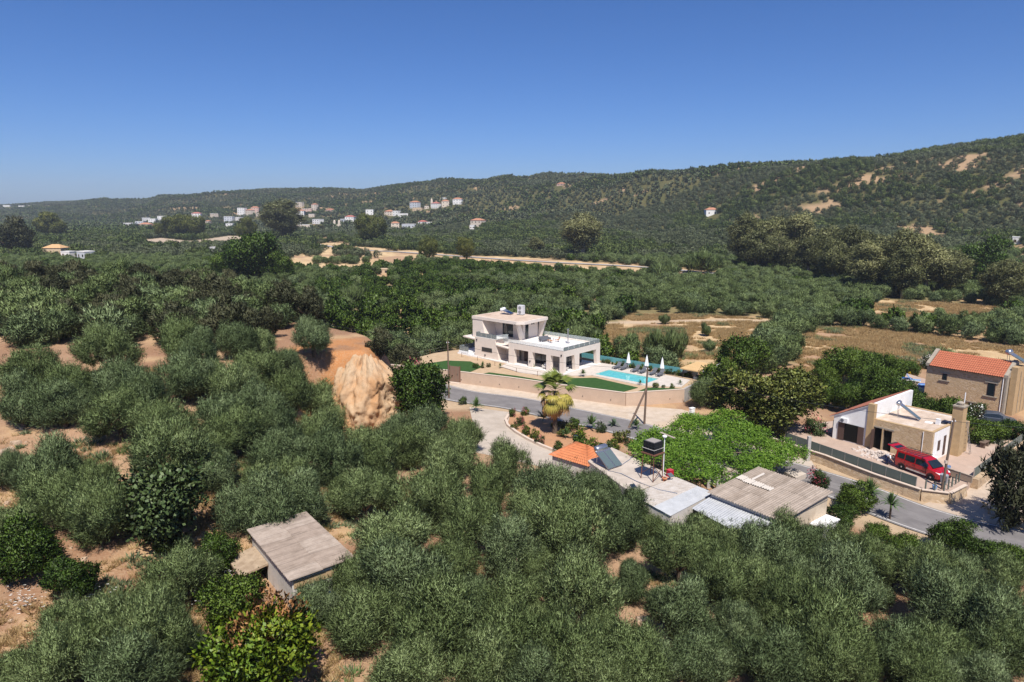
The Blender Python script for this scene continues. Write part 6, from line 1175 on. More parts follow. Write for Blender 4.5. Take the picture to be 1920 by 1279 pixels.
MB().tube([(0, 0, -0.2), (0.03, 0, 1.0), (0.0, 0.05, 3.4), (0.05, 0, 5.3)], 0.33, 10, 0.24).build('trunk', M['bark'], pm)
palmg = plain('palm_green', (0.11, 0.15, 0.025), 0.5, 0.3, c2=(0.19, 0.22, 0.04), scale=3); palmy = plain('palm_yellowing', (0.42, 0.33, 0.07), 0.6, 0.2, c2=(0.28, 0.25, 0.05), scale=3); palmd = plain('palm_dead', (0.52, 0.29, 0.10), 0.9, 0.1, c2=(0.38, 0.20, 0.08), scale=3)
g = random.Random(12)
for k in range(62):
    if k < 28: mt, el = palmg, g.uniform(5, 80)
    elif k < 46: mt, el = palmy, g.uniform(-45, 10)
    else: mt, el = palmd, g.uniform(-80, -35)
    f = link('frond', fan_leaf(mt, 0.25 if k < 26 else 0.5, k), None, pm); s = g.uniform(1.4, 1.8); f.scale = (s, s, s); f.location = (0, 0, 5.35+(0.25 if k < 26 else (-0.1 if k < 36 else -0.25-0.7*g.random())))
    f.rotation_euler = (0, -math.radians(el), g.uniform(0, 6.283))
# yuccas, cycads and bed shrubs
def rosette(mat, n, L, w, seed, up=0.6):
    g = random.Random(seed); m = MB()
    for k in range(n):
        a = g.uniform(0, 6.283); e = math.radians(g.uniform(5, 85)); d = Vector((math.cos(a)*math.cos(e), math.sin(a)*math.cos(e), math.sin(e))); l = L*g.uniform(.75, 1.1); s = Vector((-math.sin(a), math.cos(a), 0))*w
        m.add([-s*0.5+Vector((0, 0, up)), s*0.5+Vector((0, 0, up)), d*l*0.6+s*0.5+Vector((0, 0, up)), d*l*0.6-s*0.5+Vector((0, 0, up)), d*l+Vector((0, 0, up-0.25*l*math.cos(e)))], [(0, 1, 2, 3), (3, 2, 4)])
    me = m.mesh('leaves'); me.materials.append(mat); return me
yg = plain('yucca_leaf', (0.06, 0.12, 0.03), 0.5, 0.3, c2=(0.11, 0.17, 0.05), scale=4); ag = plain('agave_leaf', (0.12, 0.17, 0.11), 0.5, 0.3, c2=(0.09, 0.13, 0.07), scale=4)
ros = [rosette(yg, 90, 1.3, 0.09, 1, 1.4), rosette(yg, 70, 1.0, 0.08, 2, 0.5), rosette(ag, 40, 0.8, 0.14, 3, 0.15)]; stemm = MB().tube([(0, 0, -0.1), (0, 0, 1.4)], 0.1, 6).mesh('stem'); stemm.materials.append(M['bark'])
for px, py, k, s, lb, z in ((1627, 958, 0, 1.25, 'tall spiky yucca by the road, the left one of two', 0), (1668, 974, 0, 1.0, 'spiky yucca by the road, the right one of two', 0), (1108, 806, 1, 1.5, 'spiky cycad in the roadside bed right of the palm', 0), (1020, 795, 1, 1.7, 'dark fan-leaved shrub left of the palm trunk', 0), (1192, 806, 1, 1.1, 'spiky plant at the foot of the leaning pole brace', 0), (1150, 800, 2, 1.3, 'thin upright grey plant near the road edge', 0), (832, 738, 2, 1.6, 'spiky plant beside the gate pole', 0), (893, 772, 1, 1.5, 'yellowish reedy clump on the left of the driveway', 0), (1062, 822, 1, 1.0, 'small palm-like plant below the palm tree', 0), (985, 667, 2, 0.7, 'small rosette plant in the garden', 1.75), (1000, 690, 1, 0.6, 'young palm in the villa garden before the pillars', 1.75), (938, 690, 1, 0.6, 'young shrub palm on the villa path', 1.75), (905, 690, 1, 0.8, 'yellow-green plant at the end of the villa lawn', 1.75), (1093, 706, 1, 0.9, 'young palm between villa corner and pool', 1.75), (1275, 722, 1, 0.6, 'young palm near the concrete wall corner', 1.75), (1200, 722, 1, 0.6, 'small palm at the near pool corner', 1.75)):
    x, y, _ = at(px, py, z); t = thing('spiky_plant', lb, 'plant', (float(x), float(y), z), px % 6); t.scale = (s,)*3; link('leaves', ros[k], None, t)
    if k == 0: link('stem', stemm, None, t)
PROTO['shrub'] = [(make_crown('crown', LM[c], 330+i, 1.0, 0.8, 7, 1300, 0.17, 0.10, quad=True, zc=0.7, up=0.4, tuft=6, tr=0.08, tl=0.2), make_trunk('trunk', M['bark'], 5+i, 0.6, 0.05, 0.3), 1.0) for i, c in enumerate(('citrus', 'lemon', 'fig', 'carob'))]
bed = [(962, 775, 18), (985, 772, 18), (975, 790, 20), (965, 800, 16), (985, 808, 22), (1002, 814, 20), (1012, 826, 20), (1060, 800, 30), (1075, 795, 26), (1088, 812, 30), (1128, 802, 24), (1165, 818, 32), (1090, 832, 34), (1112, 836, 34), (1135, 842, 32), (1075, 846, 26), (1045, 838, 24), (1150, 835, 26), (1180, 830, 20), (880, 800, 26), (868, 752, 18), (1040, 795, 16), (1205, 830, 22), (1052, 812, 18)]
for i, (px, py, w) in enumerate(bed):
    t = ptree('shrub', i, px, py, w, 'small garden shrub in the roadside bed, %s from the left' % (ORD[sorted(range(len(bed)), key=lambda k: bed[k][0]).index(i)].strip() or 'first'), 'shrub', 'garden_shrub', 0.7, 1.0, 'shrubs in the roadside bed')
    if i in (0, 1, 2, 4, 6, 15): link('flowers', fl_p, None, t).scale = (0.6, 0.6, 0.55)
# planting strips inside the villa plot
gs = 0
for a, b2, n in (((10.9, -4.5), (11.6, -16.2), 22), ((11.0, 0.5), (11.1, -4.0), 5), ((-7.5, 24.5), (-12.5, 24.0), 5), ((-6.5, 13.4), (-3.4, 12.2), 3), ((2.0, -14.5), (4.3, -17.2), 3)):
    for k in range(n):
        X = a[0]+(b2[0]-a[0])*(k+.5)/n; Y = a[1]+(b2[1]-a[1])*(k+.5)/n; x, y = vw(X, Y)
        tree('shrub', gs, x, y, 0.28+0.12*(gs % 3), 'tiny yellowish shrub in the planting strips of the villa garden', 'shrub', 'strip_shrub', 'tiny shrubs in the villa garden', 1.1, z=1.72); gs += 1
# eucalyptus belt and tall single trees: (crown px, crown py, width, base py)
euc = [(1090, 440, 84, 484), (1395, 452, 78, 505), (1440, 445, 92, 506), (1490, 446, 90, 508), (1420, 470, 70, 512), (1545, 465, 84, 520), (1590, 468, 92, 530), (1560, 490, 70, 535), (1640, 480, 100, 545), (1620, 500, 80, 552), (1690, 488, 104, 552), (1735, 496, 100, 556), (1775, 505, 80, 558), (1690, 515, 80, 560), (1880, 525, 92, 575), (1515, 480, 70, 522), (1460, 480, 66, 514)]
for i, (px, py, w, by) in enumerate(euc):
    x, y = gp(px, by); d = y*math.cos(PITCH)+CAM_H*math.sin(PITCH); r = 0.43*w*d/F_PX; top = (by-(py-w*0.66))*d/F_PX*(1+0.08*math.sin(i*2.1)); zs = max(0.6, min(1.6, top/25.5/(r/6.5)))
    lb = 'tall lone eucalyptus in the middle of the valley' if i == 0 else ('brownish eucalyptus standing apart at the right edge' if i == 14 else 'tall eucalyptus in the belt, %s from the left' % (ORD[sorted(range(1, len(euc)), key=lambda k: euc[k][0]).index(i)].strip() or 'first'))
    tree('euca', i, x, y, r, lb, 'eucalyptus', 'eucalyptus_tree', 'eucalyptus belt', zs)
for i, (px, py, w, by, kd, lb) in enumerate(((695, 432, 60, 458, 'carob', 'large round tree left of the valley road'), (530, 425, 84, 452, 'euca', 'broad tree mass before the distant village'), (460, 432, 46, 450, 'carob', 'brownish round tree before the distant village'), (330, 428, 50, 447, 'carob', 'left one of two dark trees above the gravel bank'), (362, 428, 52, 447, 'carob', 'right one of two dark trees above the gravel bank'), (100, 430, 60, 446, 'carob', 'dark spreading tree at far left beyond the tan house'), (480, 492, 100, 530, 'citrus', 'large bright green tree beyond the left hill'), (428, 500, 60, 528, 'citrus', 'green tree left of the large bright one'), (525, 505, 60, 530, 'citrus', 'green tree right of the large bright one'), (805, 465, 40, 490, 'carob', 'upright tree beside the valley road'), (875, 462, 36, 488, 'carob', 'narrow tree right of the valley road bend'), (1005, 455, 30, 478, 'euca', 'slender tree left of the lone eucalyptus'), (1835, 500, 100, 540, 'citrus', 'broad dark green trees behind the eucalyptus belt'), (22, 452, 80, 480, 'scrub', 'tall dark tree at the extreme left edge'), (300, 432, 24, 446, 'carob', 'small dark tree beside the gravel bank'), (600, 428, 18, 436, 'euca', 'dark cypress-like tree in the village'))):
    x, y = gp(px, by); d = y*math.cos(PITCH)+(CAM_H-float(hgt(x, y)))*math.sin(PITCH); r = 0.5*w*d/F_PX; B0 = PROTO[kd][0][2]; H0 = {'euca': 25.5, 'carob': 7.2, 'citrus': 4.1, 'scrub': 5.6}[kd]
    tree(kd, i, x, y, r, lb, 'tree', 'valley_tree', None, max(0.5, min(1.8, (by-(py-w*0.5))*d/F_PX/(H0*r/B0))))
# reeds
PROTO['cane'] = [(make_crown('leaves', LM['cane'], 340+i, 2.4, 1.7, 12, 6000, 0.9, 0.08, zc=1.6, up=2.4, spread=0.3, lob=(0.3, 0.45), tuft=10, tr=0.15), make_trunk('stems', M['palebark'], 340+i, 2.0, 0.05, 1.6, 8), 2.6) for i in range(3)]
for i, (px, py, w, zs, lb) in enumerate(((1232, 650, 55, 1.4, 'tall green reed clump in the dry field, left half'), (1262, 650, 55, 1.4, 'tall green reed clump in the dry field, right half'), (1183, 645, 32, 1.5, 'narrow reed clump left of the big reeds'), (1072, 628, 56, 0.9, 'wide reed thicket right behind the villa roof terrace'), (1108, 634, 46, 0.9, 'reed thicket beside the dry field corner'), (1330, 650, 26, 1.2, 'small reed clump on the right of the field'), (1325, 620, 24, 1.4, 'reed clump far back in the field'), (1245, 600, 22, 1.2, 'small reed clump by the track'), (660, 558, 60, 1.0, 'grey-green reed bed in the scrub beyond the cliff'), (1315, 495, 70, 0.8, 'pale reeds beside the far road'), (1245, 512, 60, 0.8, 'pale green reeds below the far road'))):
    ptree('cane', i, px, py, w, lb, 'reeds', 'reed_clump', 1.6, zs, None, None, 'leaves')
# ================================================================== DISTANT HOUSES
HM = {'white': plain('village_white', (0.74, 0.72, 0.69), 0.9), 'cream': plain('village_cream', (0.62, 0.53, 0.43), 0.9), 'tan': plain('village_tan', (0.55, 0.42, 0.28), 0.9), 'grey': plain('village_grey', (0.52, 0.54, 0.57), 0.9), 'pink': plain('village_pink', (0.58, 0.40, 0.33), 0.9)}
RM = {'o': plain('village_orange_roof', (0.42, 0.20, 0.12), 0.9), 'r': plain('village_red_roof', (0.38, 0.14, 0.11), 0.9), 't': plain('village_tan_roof', (0.55, 0.34, 0.17), 0.9), 'f': None}
HS = [(240, 427, 20, 8, 'white', 'f'), (262, 426, 15, 10, 'grey', 'f'), (270, 417, 12, 8, 'white', 'f'), (285, 419, 14, 8, 'white', 'f'), (270, 429, 22, 8, 'cream', 'o'), (290, 430, 18, 7, 'cream', 'o'), (303, 416, 14, 10, 'white', 'f'), (322, 414, 10, 6, 'cream', 'f'), (345, 417, 18, 8, 'cream', 'o'), (368, 413, 16, 12, 'white', 'r'), (398, 409, 12, 8, 'cream', 'f'), (389, 422, 8, 7, 'cream', 'o'),
      (428, 417, 16, 10, 'grey', 'f'), (445, 416, 12, 8, 'white', 'f'), (430, 428, 13, 8, 'white', 'f'), (452, 404, 15, 13, 'white', 'f'), (466, 406, 14, 11, 'cream', 'o'), (478, 400, 14, 10, 'pink', 'o'), (486, 407, 16, 9, 'cream', 'f'), (497, 403, 9, 8, 'pink', 'o'), (505, 394, 8, 8, 'cream', 'f'), (513, 401, 14, 13, 'pink', 'o'), (532, 399, 18, 10, 'grey', 'f'), (520, 408, 22, 5, 'white', 'f'), (540, 409, 14, 5, 'white', 'f'), (563, 405, 14, 9, 'white', 'o'), (560, 389, 13, 9, 'cream', 'f'), (588, 395, 10, 11, 'cream', 'o'), (575, 398, 18, 6, 'pink', 'f'), (617, 400, 16, 6, 'pink', 'o'), (584, 408, 12, 6, 'cream', 'f'), (560, 420, 9, 8, 'white', 'f'), (592, 420, 18, 8, 'white', 'f'), (568, 427, 26, 5, 'cream', 'f'), (655, 416, 17, 9, 'white', 'r'), (641, 416, 8, 5, 'grey', 'f'),
      (693, 404, 14, 10, 'white', 'f'), (728, 404, 16, 7, 'cream', 'o'), (741, 405, 12, 9, 'white', 'f'), (756, 406, 18, 5, 'white', 'f'), (775, 391, 17, 11, 'grey', 'o'), (782, 396, 18, 6, 'tan', 'f'), (800, 392, 8, 5, 'cream', 'f'), (814, 391, 15, 9, 'white', 'r'), (835, 388, 14, 10, 'cream', 'o'), (857, 383, 17, 9, 'white', 'o'), (831, 374, 14, 3, 'white', 'f'), (741, 428, 15, 9, 'cream', 'o'), (765, 428, 27, 7, 'grey', 'f'), (790, 420, 14, 4, 'white', 'r'), (805, 420, 10, 3, 'white', 'f'), (892, 426, 24, 12, 'cream', 'o'), (885, 430, 9, 7, 'white', 'f'), (1335, 404, 22, 10, 'white', 'o'), (1908, 458, 18, 12, 'white', 'f'),
      (98, 480, 34, 14, 'tan', 't'), (123, 484, 20, 11, 'white', 'f'), (152, 486, 25, 13, 'grey', 'f'), (152, 515, 30, 6, 'white', 'f'), (398, 474, 17, 9, 'white', 'f'), (374, 518, 13, 4, 'white', 'f'), (719, 514, 20, 8, 'tan', 'f'), (1050, 348, 14, 3, 'pink', 'o'), (12, 388, 14, 3, 'white', 'f'), (40, 389, 12, 3, 'white', 'f'), (55, 389, 10, 3, 'cream', 'f')]
CN = {'white': 'white', 'cream': 'cream', 'tan': 'tan', 'grey': 'pale grey', 'pink': 'pinkish'}; RN = {'o': 'orange-roofed', 'r': 'red-roofed', 't': 'tan hip-roofed', 'f': 'flat-roofed'}
house_xy = []
for i, (px, py, w, hp, c, r) in enumerate(HS):
    x, y = gp(px, py); z = float(hgt(x, y)); d = y*math.cos(PITCH)+(CAM_H-z)*math.sin(PITCH); W = w*1.0*d/F_PX; Hh = hp*d/F_PX*1.05; D = min(W, 9+0.2*W)*0.8; rot = 0.35*math.sin(i*2.3)-0.25; house_xy.append((px, w, x, y, W))
    same = sorted(k for k in range(len(HS)) if HS[k][4] == c and HS[k][5] == r); same.sort(key=lambda k: HS[k][0]); o = ORD[same.index(i)].strip() or 'first'
    t = thing('village_house', '%s %s distant house, %s such house from the left' % (CN[c], RN[r], o), 'house', (x, y, z-1.0), rot, 'distant village houses')
    MB().box(-W/2, W/2, 0, D, -2.0, Hh+1).build('wall', HM[c], t); zt = Hh+1
    if r == 'f': MB().box(-W/2-0.15, W/2+0.15, -0.15, D+0.15, zt, zt+0.35).build('roof', HM['white' if c != 'tan' else 'tan'], t)
    else: k = W*0.3; MB().add([(-W/2-0.4, -0.4, zt), (W/2+0.4, -0.4, zt), (W/2+0.4, D+0.4, zt), (-W/2-0.4, D+0.4, zt), (-W/2+k, D/2, zt+D*0.24), (W/2-k, D/2, zt+D*0.24)], [(0, 1, 5, 4), (1, 2, 5), (2, 3, 4, 5), (3, 0, 4), (3, 2, 1, 0)]).build('roof', RM[r], t)
    nw = max(2, int(W/4)); fl = max(1, int(Hh/3.0))
    for f in range(fl):
        for q in range(nw):
            xx = -W/2+W*(q+0.5)/nw; zz = 1.0+f*(Hh/fl)+Hh/fl*0.3; box('window', M['darkglass'] if (q+f) % 3 else M['brown'], t, xx-0.55, xx+0.55, -0.06, -0.004, zz, zz+min(1.4, Hh/fl*0.5))
# church with two domed towers, and a ruined white chimney tower
x, y = gp(632, 428); z = float(hgt(x, y)); d = y; t = thing('church', 'pale stone church with two domed towers at the edge of the village', 'church', (x, y, z-1), 0.1); k = d/F_PX; MB().box(-7*k, 7*k, 0, 10*k, -2, 8*k).build('nave', HM['cream'], t)
for sx in (-4.5, 4.0): MB().box((sx-2)*k, (sx+2)*k, -0.5*k, 3.5*k, -2, 13*k).lathe([(2.1*k, 13*k), (1.9*k, 14.6*k), (1.1*k, 15.8*k), (0.1, 16.4*k)], (sx*k, 1.5*k, 0), 10).build('domed_tower', HM['cream'], t)
x, y = gp(809, 390); z = float(hgt(x, y)); t = thing('ruined_tower', 'tall narrow pale ruined tower on the village hill', 'tower', (x, y+6, z-1), 0.1); k = y/F_PX; MB().add([(-2.6*k, 0, -2), (2.4*k, 0, -2), (2.4*k, 3*k, -2), (-2.6*k, 3*k, -2), (-1.8*k, 0, 16*k), (1.6*k, 0, 14*k), (1.6*k, 3*k, 14*k), (-1.8*k, 3*k, 16*k), (0.2*k, 1*k, 20*k)], [(0, 1, 5, 4), (1, 2, 6, 5), (2, 3, 7, 6), (3, 0, 4, 7), (4, 5, 8), (5, 6, 8), (6, 7, 8), (7, 4, 8)]).build('shaft', HM['cream'], t)
# ================================================================== GROVES AND SCRUB OF THE VALLEY AND HILLS
def lowcrown(name, mat, seed, n, L, W, r=3.0, rz=2.5, nl=8, zc=2.4): return make_crown(name, mat, seed, r, rz, nl, n, L, W, quad=True, zc=zc, up=0.35, spread=0.8, lob=(0.36, 0.56), tuft=3, tr=0.25, tl=0.3, nblend=0.75)
FARP = [lowcrown('far_olive_%d' % i, LM['farolive'], 400+i, 900, 0.62, 0.30) for i in range(3)]+[lowcrown('far_green_%d' % i, LM['fargreen'], 410+i, 900, 0.62, 0.34) for i in range(2)]
VFARP = [lowcrown('very_far_olive_%d' % i, LM['farolive'], 420+i, 110, 1.6, 1.1, nl=5) for i in range(2)]+[lowcrown('very_far_green_%d' % i, LM['fargreen'], 430+i, 110, 1.6, 1.1, nl=5) for i in range(1)]
def scatter(name, label, cat, meshes, P, rot, scl, idx):
    colp = bpy.data.collections.new(name+'_kinds')
    for i, me in enumerate(meshes):
        o = bpy.data.objects.new('%s_%02d' % (name, i), me); colp.objects.link(o)
    me = bpy.data.meshes.new(name); me.vertices.add(len(P)); me.vertices.foreach_set('co', np.ascontiguousarray(P, np.float32).ravel())
    for nm, tp, arr in (('rotz', 'FLOAT', rot), ('scl', 'FLOAT', scl), ('kind', 'INT', idx)):
        a = me.attributes.new(nm, tp, 'POINT'); a.data.foreach_set('value', np.ascontiguousarray(arr, np.int32 if tp == 'INT' else np.float32))
    ob = bpy.data.objects.new(name, me); COL.objects.link(ob); tag(ob, label, cat, kind='stuff')
    ng = bpy.data.node_groups.new(name, 'GeometryNodeTree'); ng.interface.new_socket('Geometry', in_out='INPUT', socket_type='NodeSocketGeometry'); ng.interface.new_socket('Geometry', in_out='OUTPUT', socket_type='NodeSocketGeometry')
    N = ng.nodes; Lk = ng.links; gi = N.new('NodeGroupInput'); go = N.new('NodeGroupOutput'); ci = N.new('GeometryNodeCollectionInfo'); ci.inputs['Collection'].default_value = colp; ci.inputs['Separate Children'].default_value = True; ci.inputs['Reset Children'].default_value = True
    ip = N.new('GeometryNodeInstanceOnPoints'); ip.inputs['Pick Instance'].default_value = True
    def attr(nm, tp): n = N.new('GeometryNodeInputNamedAttribute'); n.data_type = tp; n.inputs['Name'].default_value = nm; return n.outputs['Attribute']
    cx_ = N.new('ShaderNodeCombineXYZ'); Lk.new(attr('rotz', 'FLOAT'), cx_.inputs[2]); Lk.new(gi.outputs[0], ip.inputs['Points']); Lk.new(ci.outputs[0], ip.inputs['Instance']); Lk.new(attr('kind', 'INT'), ip.inputs['Instance Index']); Lk.new(cx_.outputs[0], ip.inputs['Rotation']); Lk.new(attr('scl', 'FLOAT'), ip.inputs['Scale'])
    Lk.new(ip.outputs[0], go.inputs[0]); md = ob.modifiers.new('scatter', 'NODES'); md.node_group = ng; return ob
g = np.random.default_rng(77)
def grid(y0, y1, s, jit=0.22, rotd=12):
    a = math.radians(rotd); n = int(y1*1.7/s)+2; k = np.arange(-n, n); X, Y = np.meshgrid(k*s, k*s); X = X.ravel()+g.normal(size=X.size)*s*jit; Y = Y.ravel()+g.normal(size=Y.size)*s*jit
    x = X*math.cos(a)-Y*math.sin(a); y = X*math.sin(a)+Y*math.cos(a); q = 960+1309*x/np.maximum(y, 1); m = (y > y0) & (y < y1) & (q > -260) & (q < 2200); return x[m], y[m]
VILLA_POLY = [vw(*p) for p in [(-22.0, 30.0), (-16.0, 3.0), (-12.0, -16.0), (3.0, -26.0), (19.0, -19.0), (13.6, 6.0), (13.5, 28.0), (0.0, 31.0)]]
EASTYARD = [(24, 90), (27, 66), (44, 55), (75, 80), (80, 96), (66, 102), (52, 100), (36, 100)]
ZB = at2([(600, 645), (595, 520), (700, 498), (900, 498), (1130, 522), (1180, 552), (960, 560), (800, 575), (745, 600), (690, 655)])
ZBLOCK = at2([(1120, 582), (1180, 560), (1120, 545), (1250, 520), (1640, 546), (1655, 562), (1600, 592), (1470, 600), (1320, 588), (1180, 586)])
def keepmask(x, y):
    k = np.ones(len(x), bool)
    nn4 = fbm(x/16, y/16, 71)
    for Fd in (FIELD4, FIELD5): k &= ~(inpoly(x, y, Fd) & ((nn4 < 0.53) | (x > -75)))
    for Fd in (FIELD1, FIELD2, FIELD3, PILES, VILLA_POLY, EASTYARD): k &= ~inpoly(x, y, Fd)
    k &= segdist(x, y, ROAD) > 9; k &= segdist(x, y, CANAL) > 7; k &= segdist(x, y, TRACK) > 4
    px, py = pix(x, y, hgt(x, y, False)); q = px
    for (hx, hw, X, Y, W) in house_xy: k &= ~((np.abs(px-hx) < hw*0.62) & (y > Y-max(30, W*2.2)) & (y < Y+W*0.9+4))
    return k
def visible(x, y, h):
    out = np.zeros(len(x), bool); T = np.linspace(0.04, 0.97, 60)
    for i in range(len(x)):
        zt = hgt(x[i], y[i], False)+h; xs = x[i]*T; ys = y[i]*T; zs = CAM_H+(zt-CAM_H)*T; out[i] = not (hgt(xs, ys, False)+2.0 > zs).any()
    return out
# --- near part of the valley, individual trees first
x, y = grid(112, 380, 5.0); k = keepmask(x, y); x, y = x[k], y[k]
k = ~((hill_left(x, y) > 0.5) & (y < 190)); x, y = x[k], y[k]
bush = inpoly(x, y, ZB); blk = inpoly(x, y, ZBLOCK); nz = fbm(x/22, y/22, 41); nz2 = g.random(len(x))
green = (bush & (nz+0.25*nz2 > 0.50)) | (~bush & ~blk & (nz+0.2*nz2 > 0.66)); dens = np.where(blk, 1.0, np.where(bush, 0.95, 0.9)); k = nz2 < dens; x, y, green, bush, blk = x[k], y[k], green[k], bush[k], blk[k]
o = np.argsort(y); x, y, green, bush, blk = x[o], y[o], green[o], bush[o], blk[o]
px, py = pix(x, y, hgt(x, y, False)+2); inf = (px > -30) & (px < 1950); x, y, green, bush, blk, px, py = [a[inf] for a in (x, y, green, bush, blk, px, py)]
vis = visible(x, y, 4.5); x, y, green, bush, blk, px, py = [a[vis] for a in (x, y, green, bush, blk, px, py)]
rest = np.ones(len(x), bool); no = ng_ = 0
MIDL = [('villa heat pump', 980, 585), ('villa veranda', 880, 640), ('left end of the beige wall', 765, 680), ('wide reed thicket', 1090, 630), ('left corner of the dry field', 1150, 605), ('right end of the dry field track', 1470, 602), ('grey-green reed bed', 660, 558), ('pool shelter', 1320, 700), ('brown hut in the scrub', 720, 512), ('lone valley eucalyptus', 1090, 478), ('leftmost eucalyptus of the belt', 1395, 505), ('cliff top', 690, 660), ('villa solar heater', 945, 580), ('right edge by the stone house', 1920, 660), ('middle of the dry field track', 1300, 600), ('right end of the straight olive row', 1900, 640)]
def mid_label(i, what, cond):
    best = None
    for nm, lx, ly in MIDL:
        d = math.hypot(px[i]-lx, (py[i]-ly)*2); rk = int((np.hypot(px[cond]-lx, (py[cond]-ly)*2) < d-1e-6).sum())
        if rk < 14 and (best is None or rk < best[0]): best = (rk, nm)
    return None if best is None else '%s, %snearest to the %s' % (what, ORD[best[0]], best[1])
for i in range(len(x)):
    if not green[i] and no < 155:
        lb = 'olive tree in the regular block beyond the dry field' if blk[i] else ('olive tree among the scrub beyond the cliff' if bush[i] else 'olive tree in the grove close behind the villa')
        tree('olivemid', i, float(x[i]), float(y[i]), 1.9+0.8*g.random(), lb, 'olive tree', 'grove_olive_tree', lb.replace('olive tree', 'olive trees'), 0.9+0.3*g.random())['label'] = mid_label(i, 'valley olive tree', ~green) or lb; no += 1; rest[i] = False
    elif green[i] and ng_ < 110:
        lb = 'leafy green bush in the scrub beyond the cliff' if bush[i] else 'leafy green tree among the valley olives'
        tree('citrusmid', i, float(x[i]), float(y[i]), 1.6+1.3*g.random(), lb, 'bush' if bush[i] else 'tree', 'scrub_bush' if bush[i] else 'green_tree', lb.replace('leafy green bush', 'leafy green bushes').replace('leafy green tree', 'leafy green trees'), 0.8+0.5*g.random())['label'] = mid_label(i, 'leafy green bush' if bush[i] else 'leafy green valley tree', green & (bush == bush[i])) or lb; ng_ += 1; rest[i] = False
print('individual valley trees', no, ng_)
xr, yr, gr = x[rest], y[rest], green[rest]
scatter('valley_grove', 'olive groves and orchards filling the valley floor', 'grove', [c for c, _, _ in PROTO['olivemid'][:3]]+[c for c, _, _ in PROTO['citrusmid'][:2]], np.stack([xr, yr, hgt(xr, yr)], -1), g.uniform(0, 6.28, len(xr)), g.uniform(0.6, 0.9, len(xr)), np.where(gr, 3+g.integers(0, 2, len(xr)), g.integers(0, 3, len(xr))))
# --- hedge rows round the fields
hd = at2([(1428, 660), (1452, 640), (1478, 618), (1505, 604), (1535, 600)]); h2 = at2([(1535, 612), (1600, 612), (1700, 624), (1800, 634), (1930, 652)])
kk = 0
for path, sp_, r0, nm in ((hd, 3.6, 2.6, 'olive tree in the hedge row dividing the two dry fields'), (h2, 3.7, 2.3, 'rounded olive tree in the straight row behind the brown field')):
    for a, b2 in zip(path[:-1], path[1:]):
        L = math.hypot(b2[0]-a[0], b2[1]-a[1]); n = max(1, int(L/sp_))
        for j in range(n):
            t_ = (j+0.5)/n; X = a[0]+(b2[0]-a[0])*t_+g.normal()*0.3; Y = a[1]+(b2[1]-a[1])*t_+g.normal()*0.3; tree('olivemid', kk, float(X), float(Y), r0*(0.85+0.3*g.random()), nm, 'olive tree', 'hedge_olive_tree', nm.replace('olive tree', 'olive trees'), 0.95+0.15*g.random()); kk += 1
# --- dark trees on the crest of the left hill
kk = 0; gx_, gy_ = grid(85, 150, 4.5, 0.3); sel = (hill_left(gx_, gy_) > 5.0) & ((gy_ > 104) | (gx_ < -31-(100-gy_)*0.4)) & (gy_ > 85.5) & (gx_ > -125); gx_, gy_ = gx_[sel], gy_[sel]
ppx, ppy = pix(gx_, gy_, hgt(gx_, gy_)+3); sel = (ppx > -60) & (ppx < 720); gx_, gy_, ppx = gx_[sel], gy_[sel], ppx[sel]; od = np.argsort(ppx)
for i in od:
    zone = 'left third' if ppx[i] < 220 else ('middle' if ppx[i] < 440 else 'right third'); mixk = 'olivemid' if (kk*7) % 10 < 5 else 'scrub'
    row = 'front' if gy_[i] < 104 else ('middle' if gy_[i] < 125 else 'back'); band = int(max(0, min(11, (ppx[i]+60)//65)))
    lb = ('olive tree' if mixk == 'olivemid' else 'dark scrubby tree')+' crowding the left hill crest, %s ranks, %s twelfth from the left' % (row, ORD[band].strip() or 'first')
    tree(mixk, kk, float(gx_[i]), float(gy_[i]), 2.0+1.1*g.random(), lb, 'tree', 'crest_tree', lb+' trees', 1.0+0.25*g.random()); kk += 1
print('crest', kk)
# --- far valley and hills
x, y = grid(380, 800, 4.9, 0.2, 25); k = keepmask(x, y); x, y = x[k], y[k]; bh = bare_hill(x, y); n1 = fbm(x/60, y/60, 51); k = (g.random(len(x)) > bh*0.6+0.04); x, y, n1 = x[k], y[k], n1[k]
gr = n1+0.15*g.random(len(x)) > 0.60; scatter('hillside_grove', 'dense olive groves on the lower hillsides', 'grove', FARP, np.stack([x, y, hgt(x, y)], -1), g.uniform(0, 6.28, len(x)), np.where(gr, g.uniform(0.6, 1.25, len(x)), g.uniform(0.6, 0.9, len(x))), np.where(gr, 3+g.integers(0, 2, len(x)), g.integers(0, 3, len(x))))
x, y = grid(800, 2750, 7.2, 0.25, -18); k = keepmask(x, y); x, y = x[k], y[k]; bh = bare_hill(x, y); n1 = fbm(x/90, y/90, 52); k = (g.random(len(x)) > bh*0.6+0.04); x, y, n1 = x[k], y[k], n1[k]
gr = n1+0.15*g.random(len(x)) > 0.58; print('far trees', len(x)); scatter('distant_grove', 'tiny olive trees covering the distant hills', 'grove', VFARP, np.stack([x, y, hgt(x, y)], -1), g.uniform(0, 6.28, len(x)), np.where(gr, g.uniform(0.6, 1.3, len(x)), g.uniform(0.6, 0.95, len(x))), np.where(gr, 2, g.integers(0, 2, len(x))))
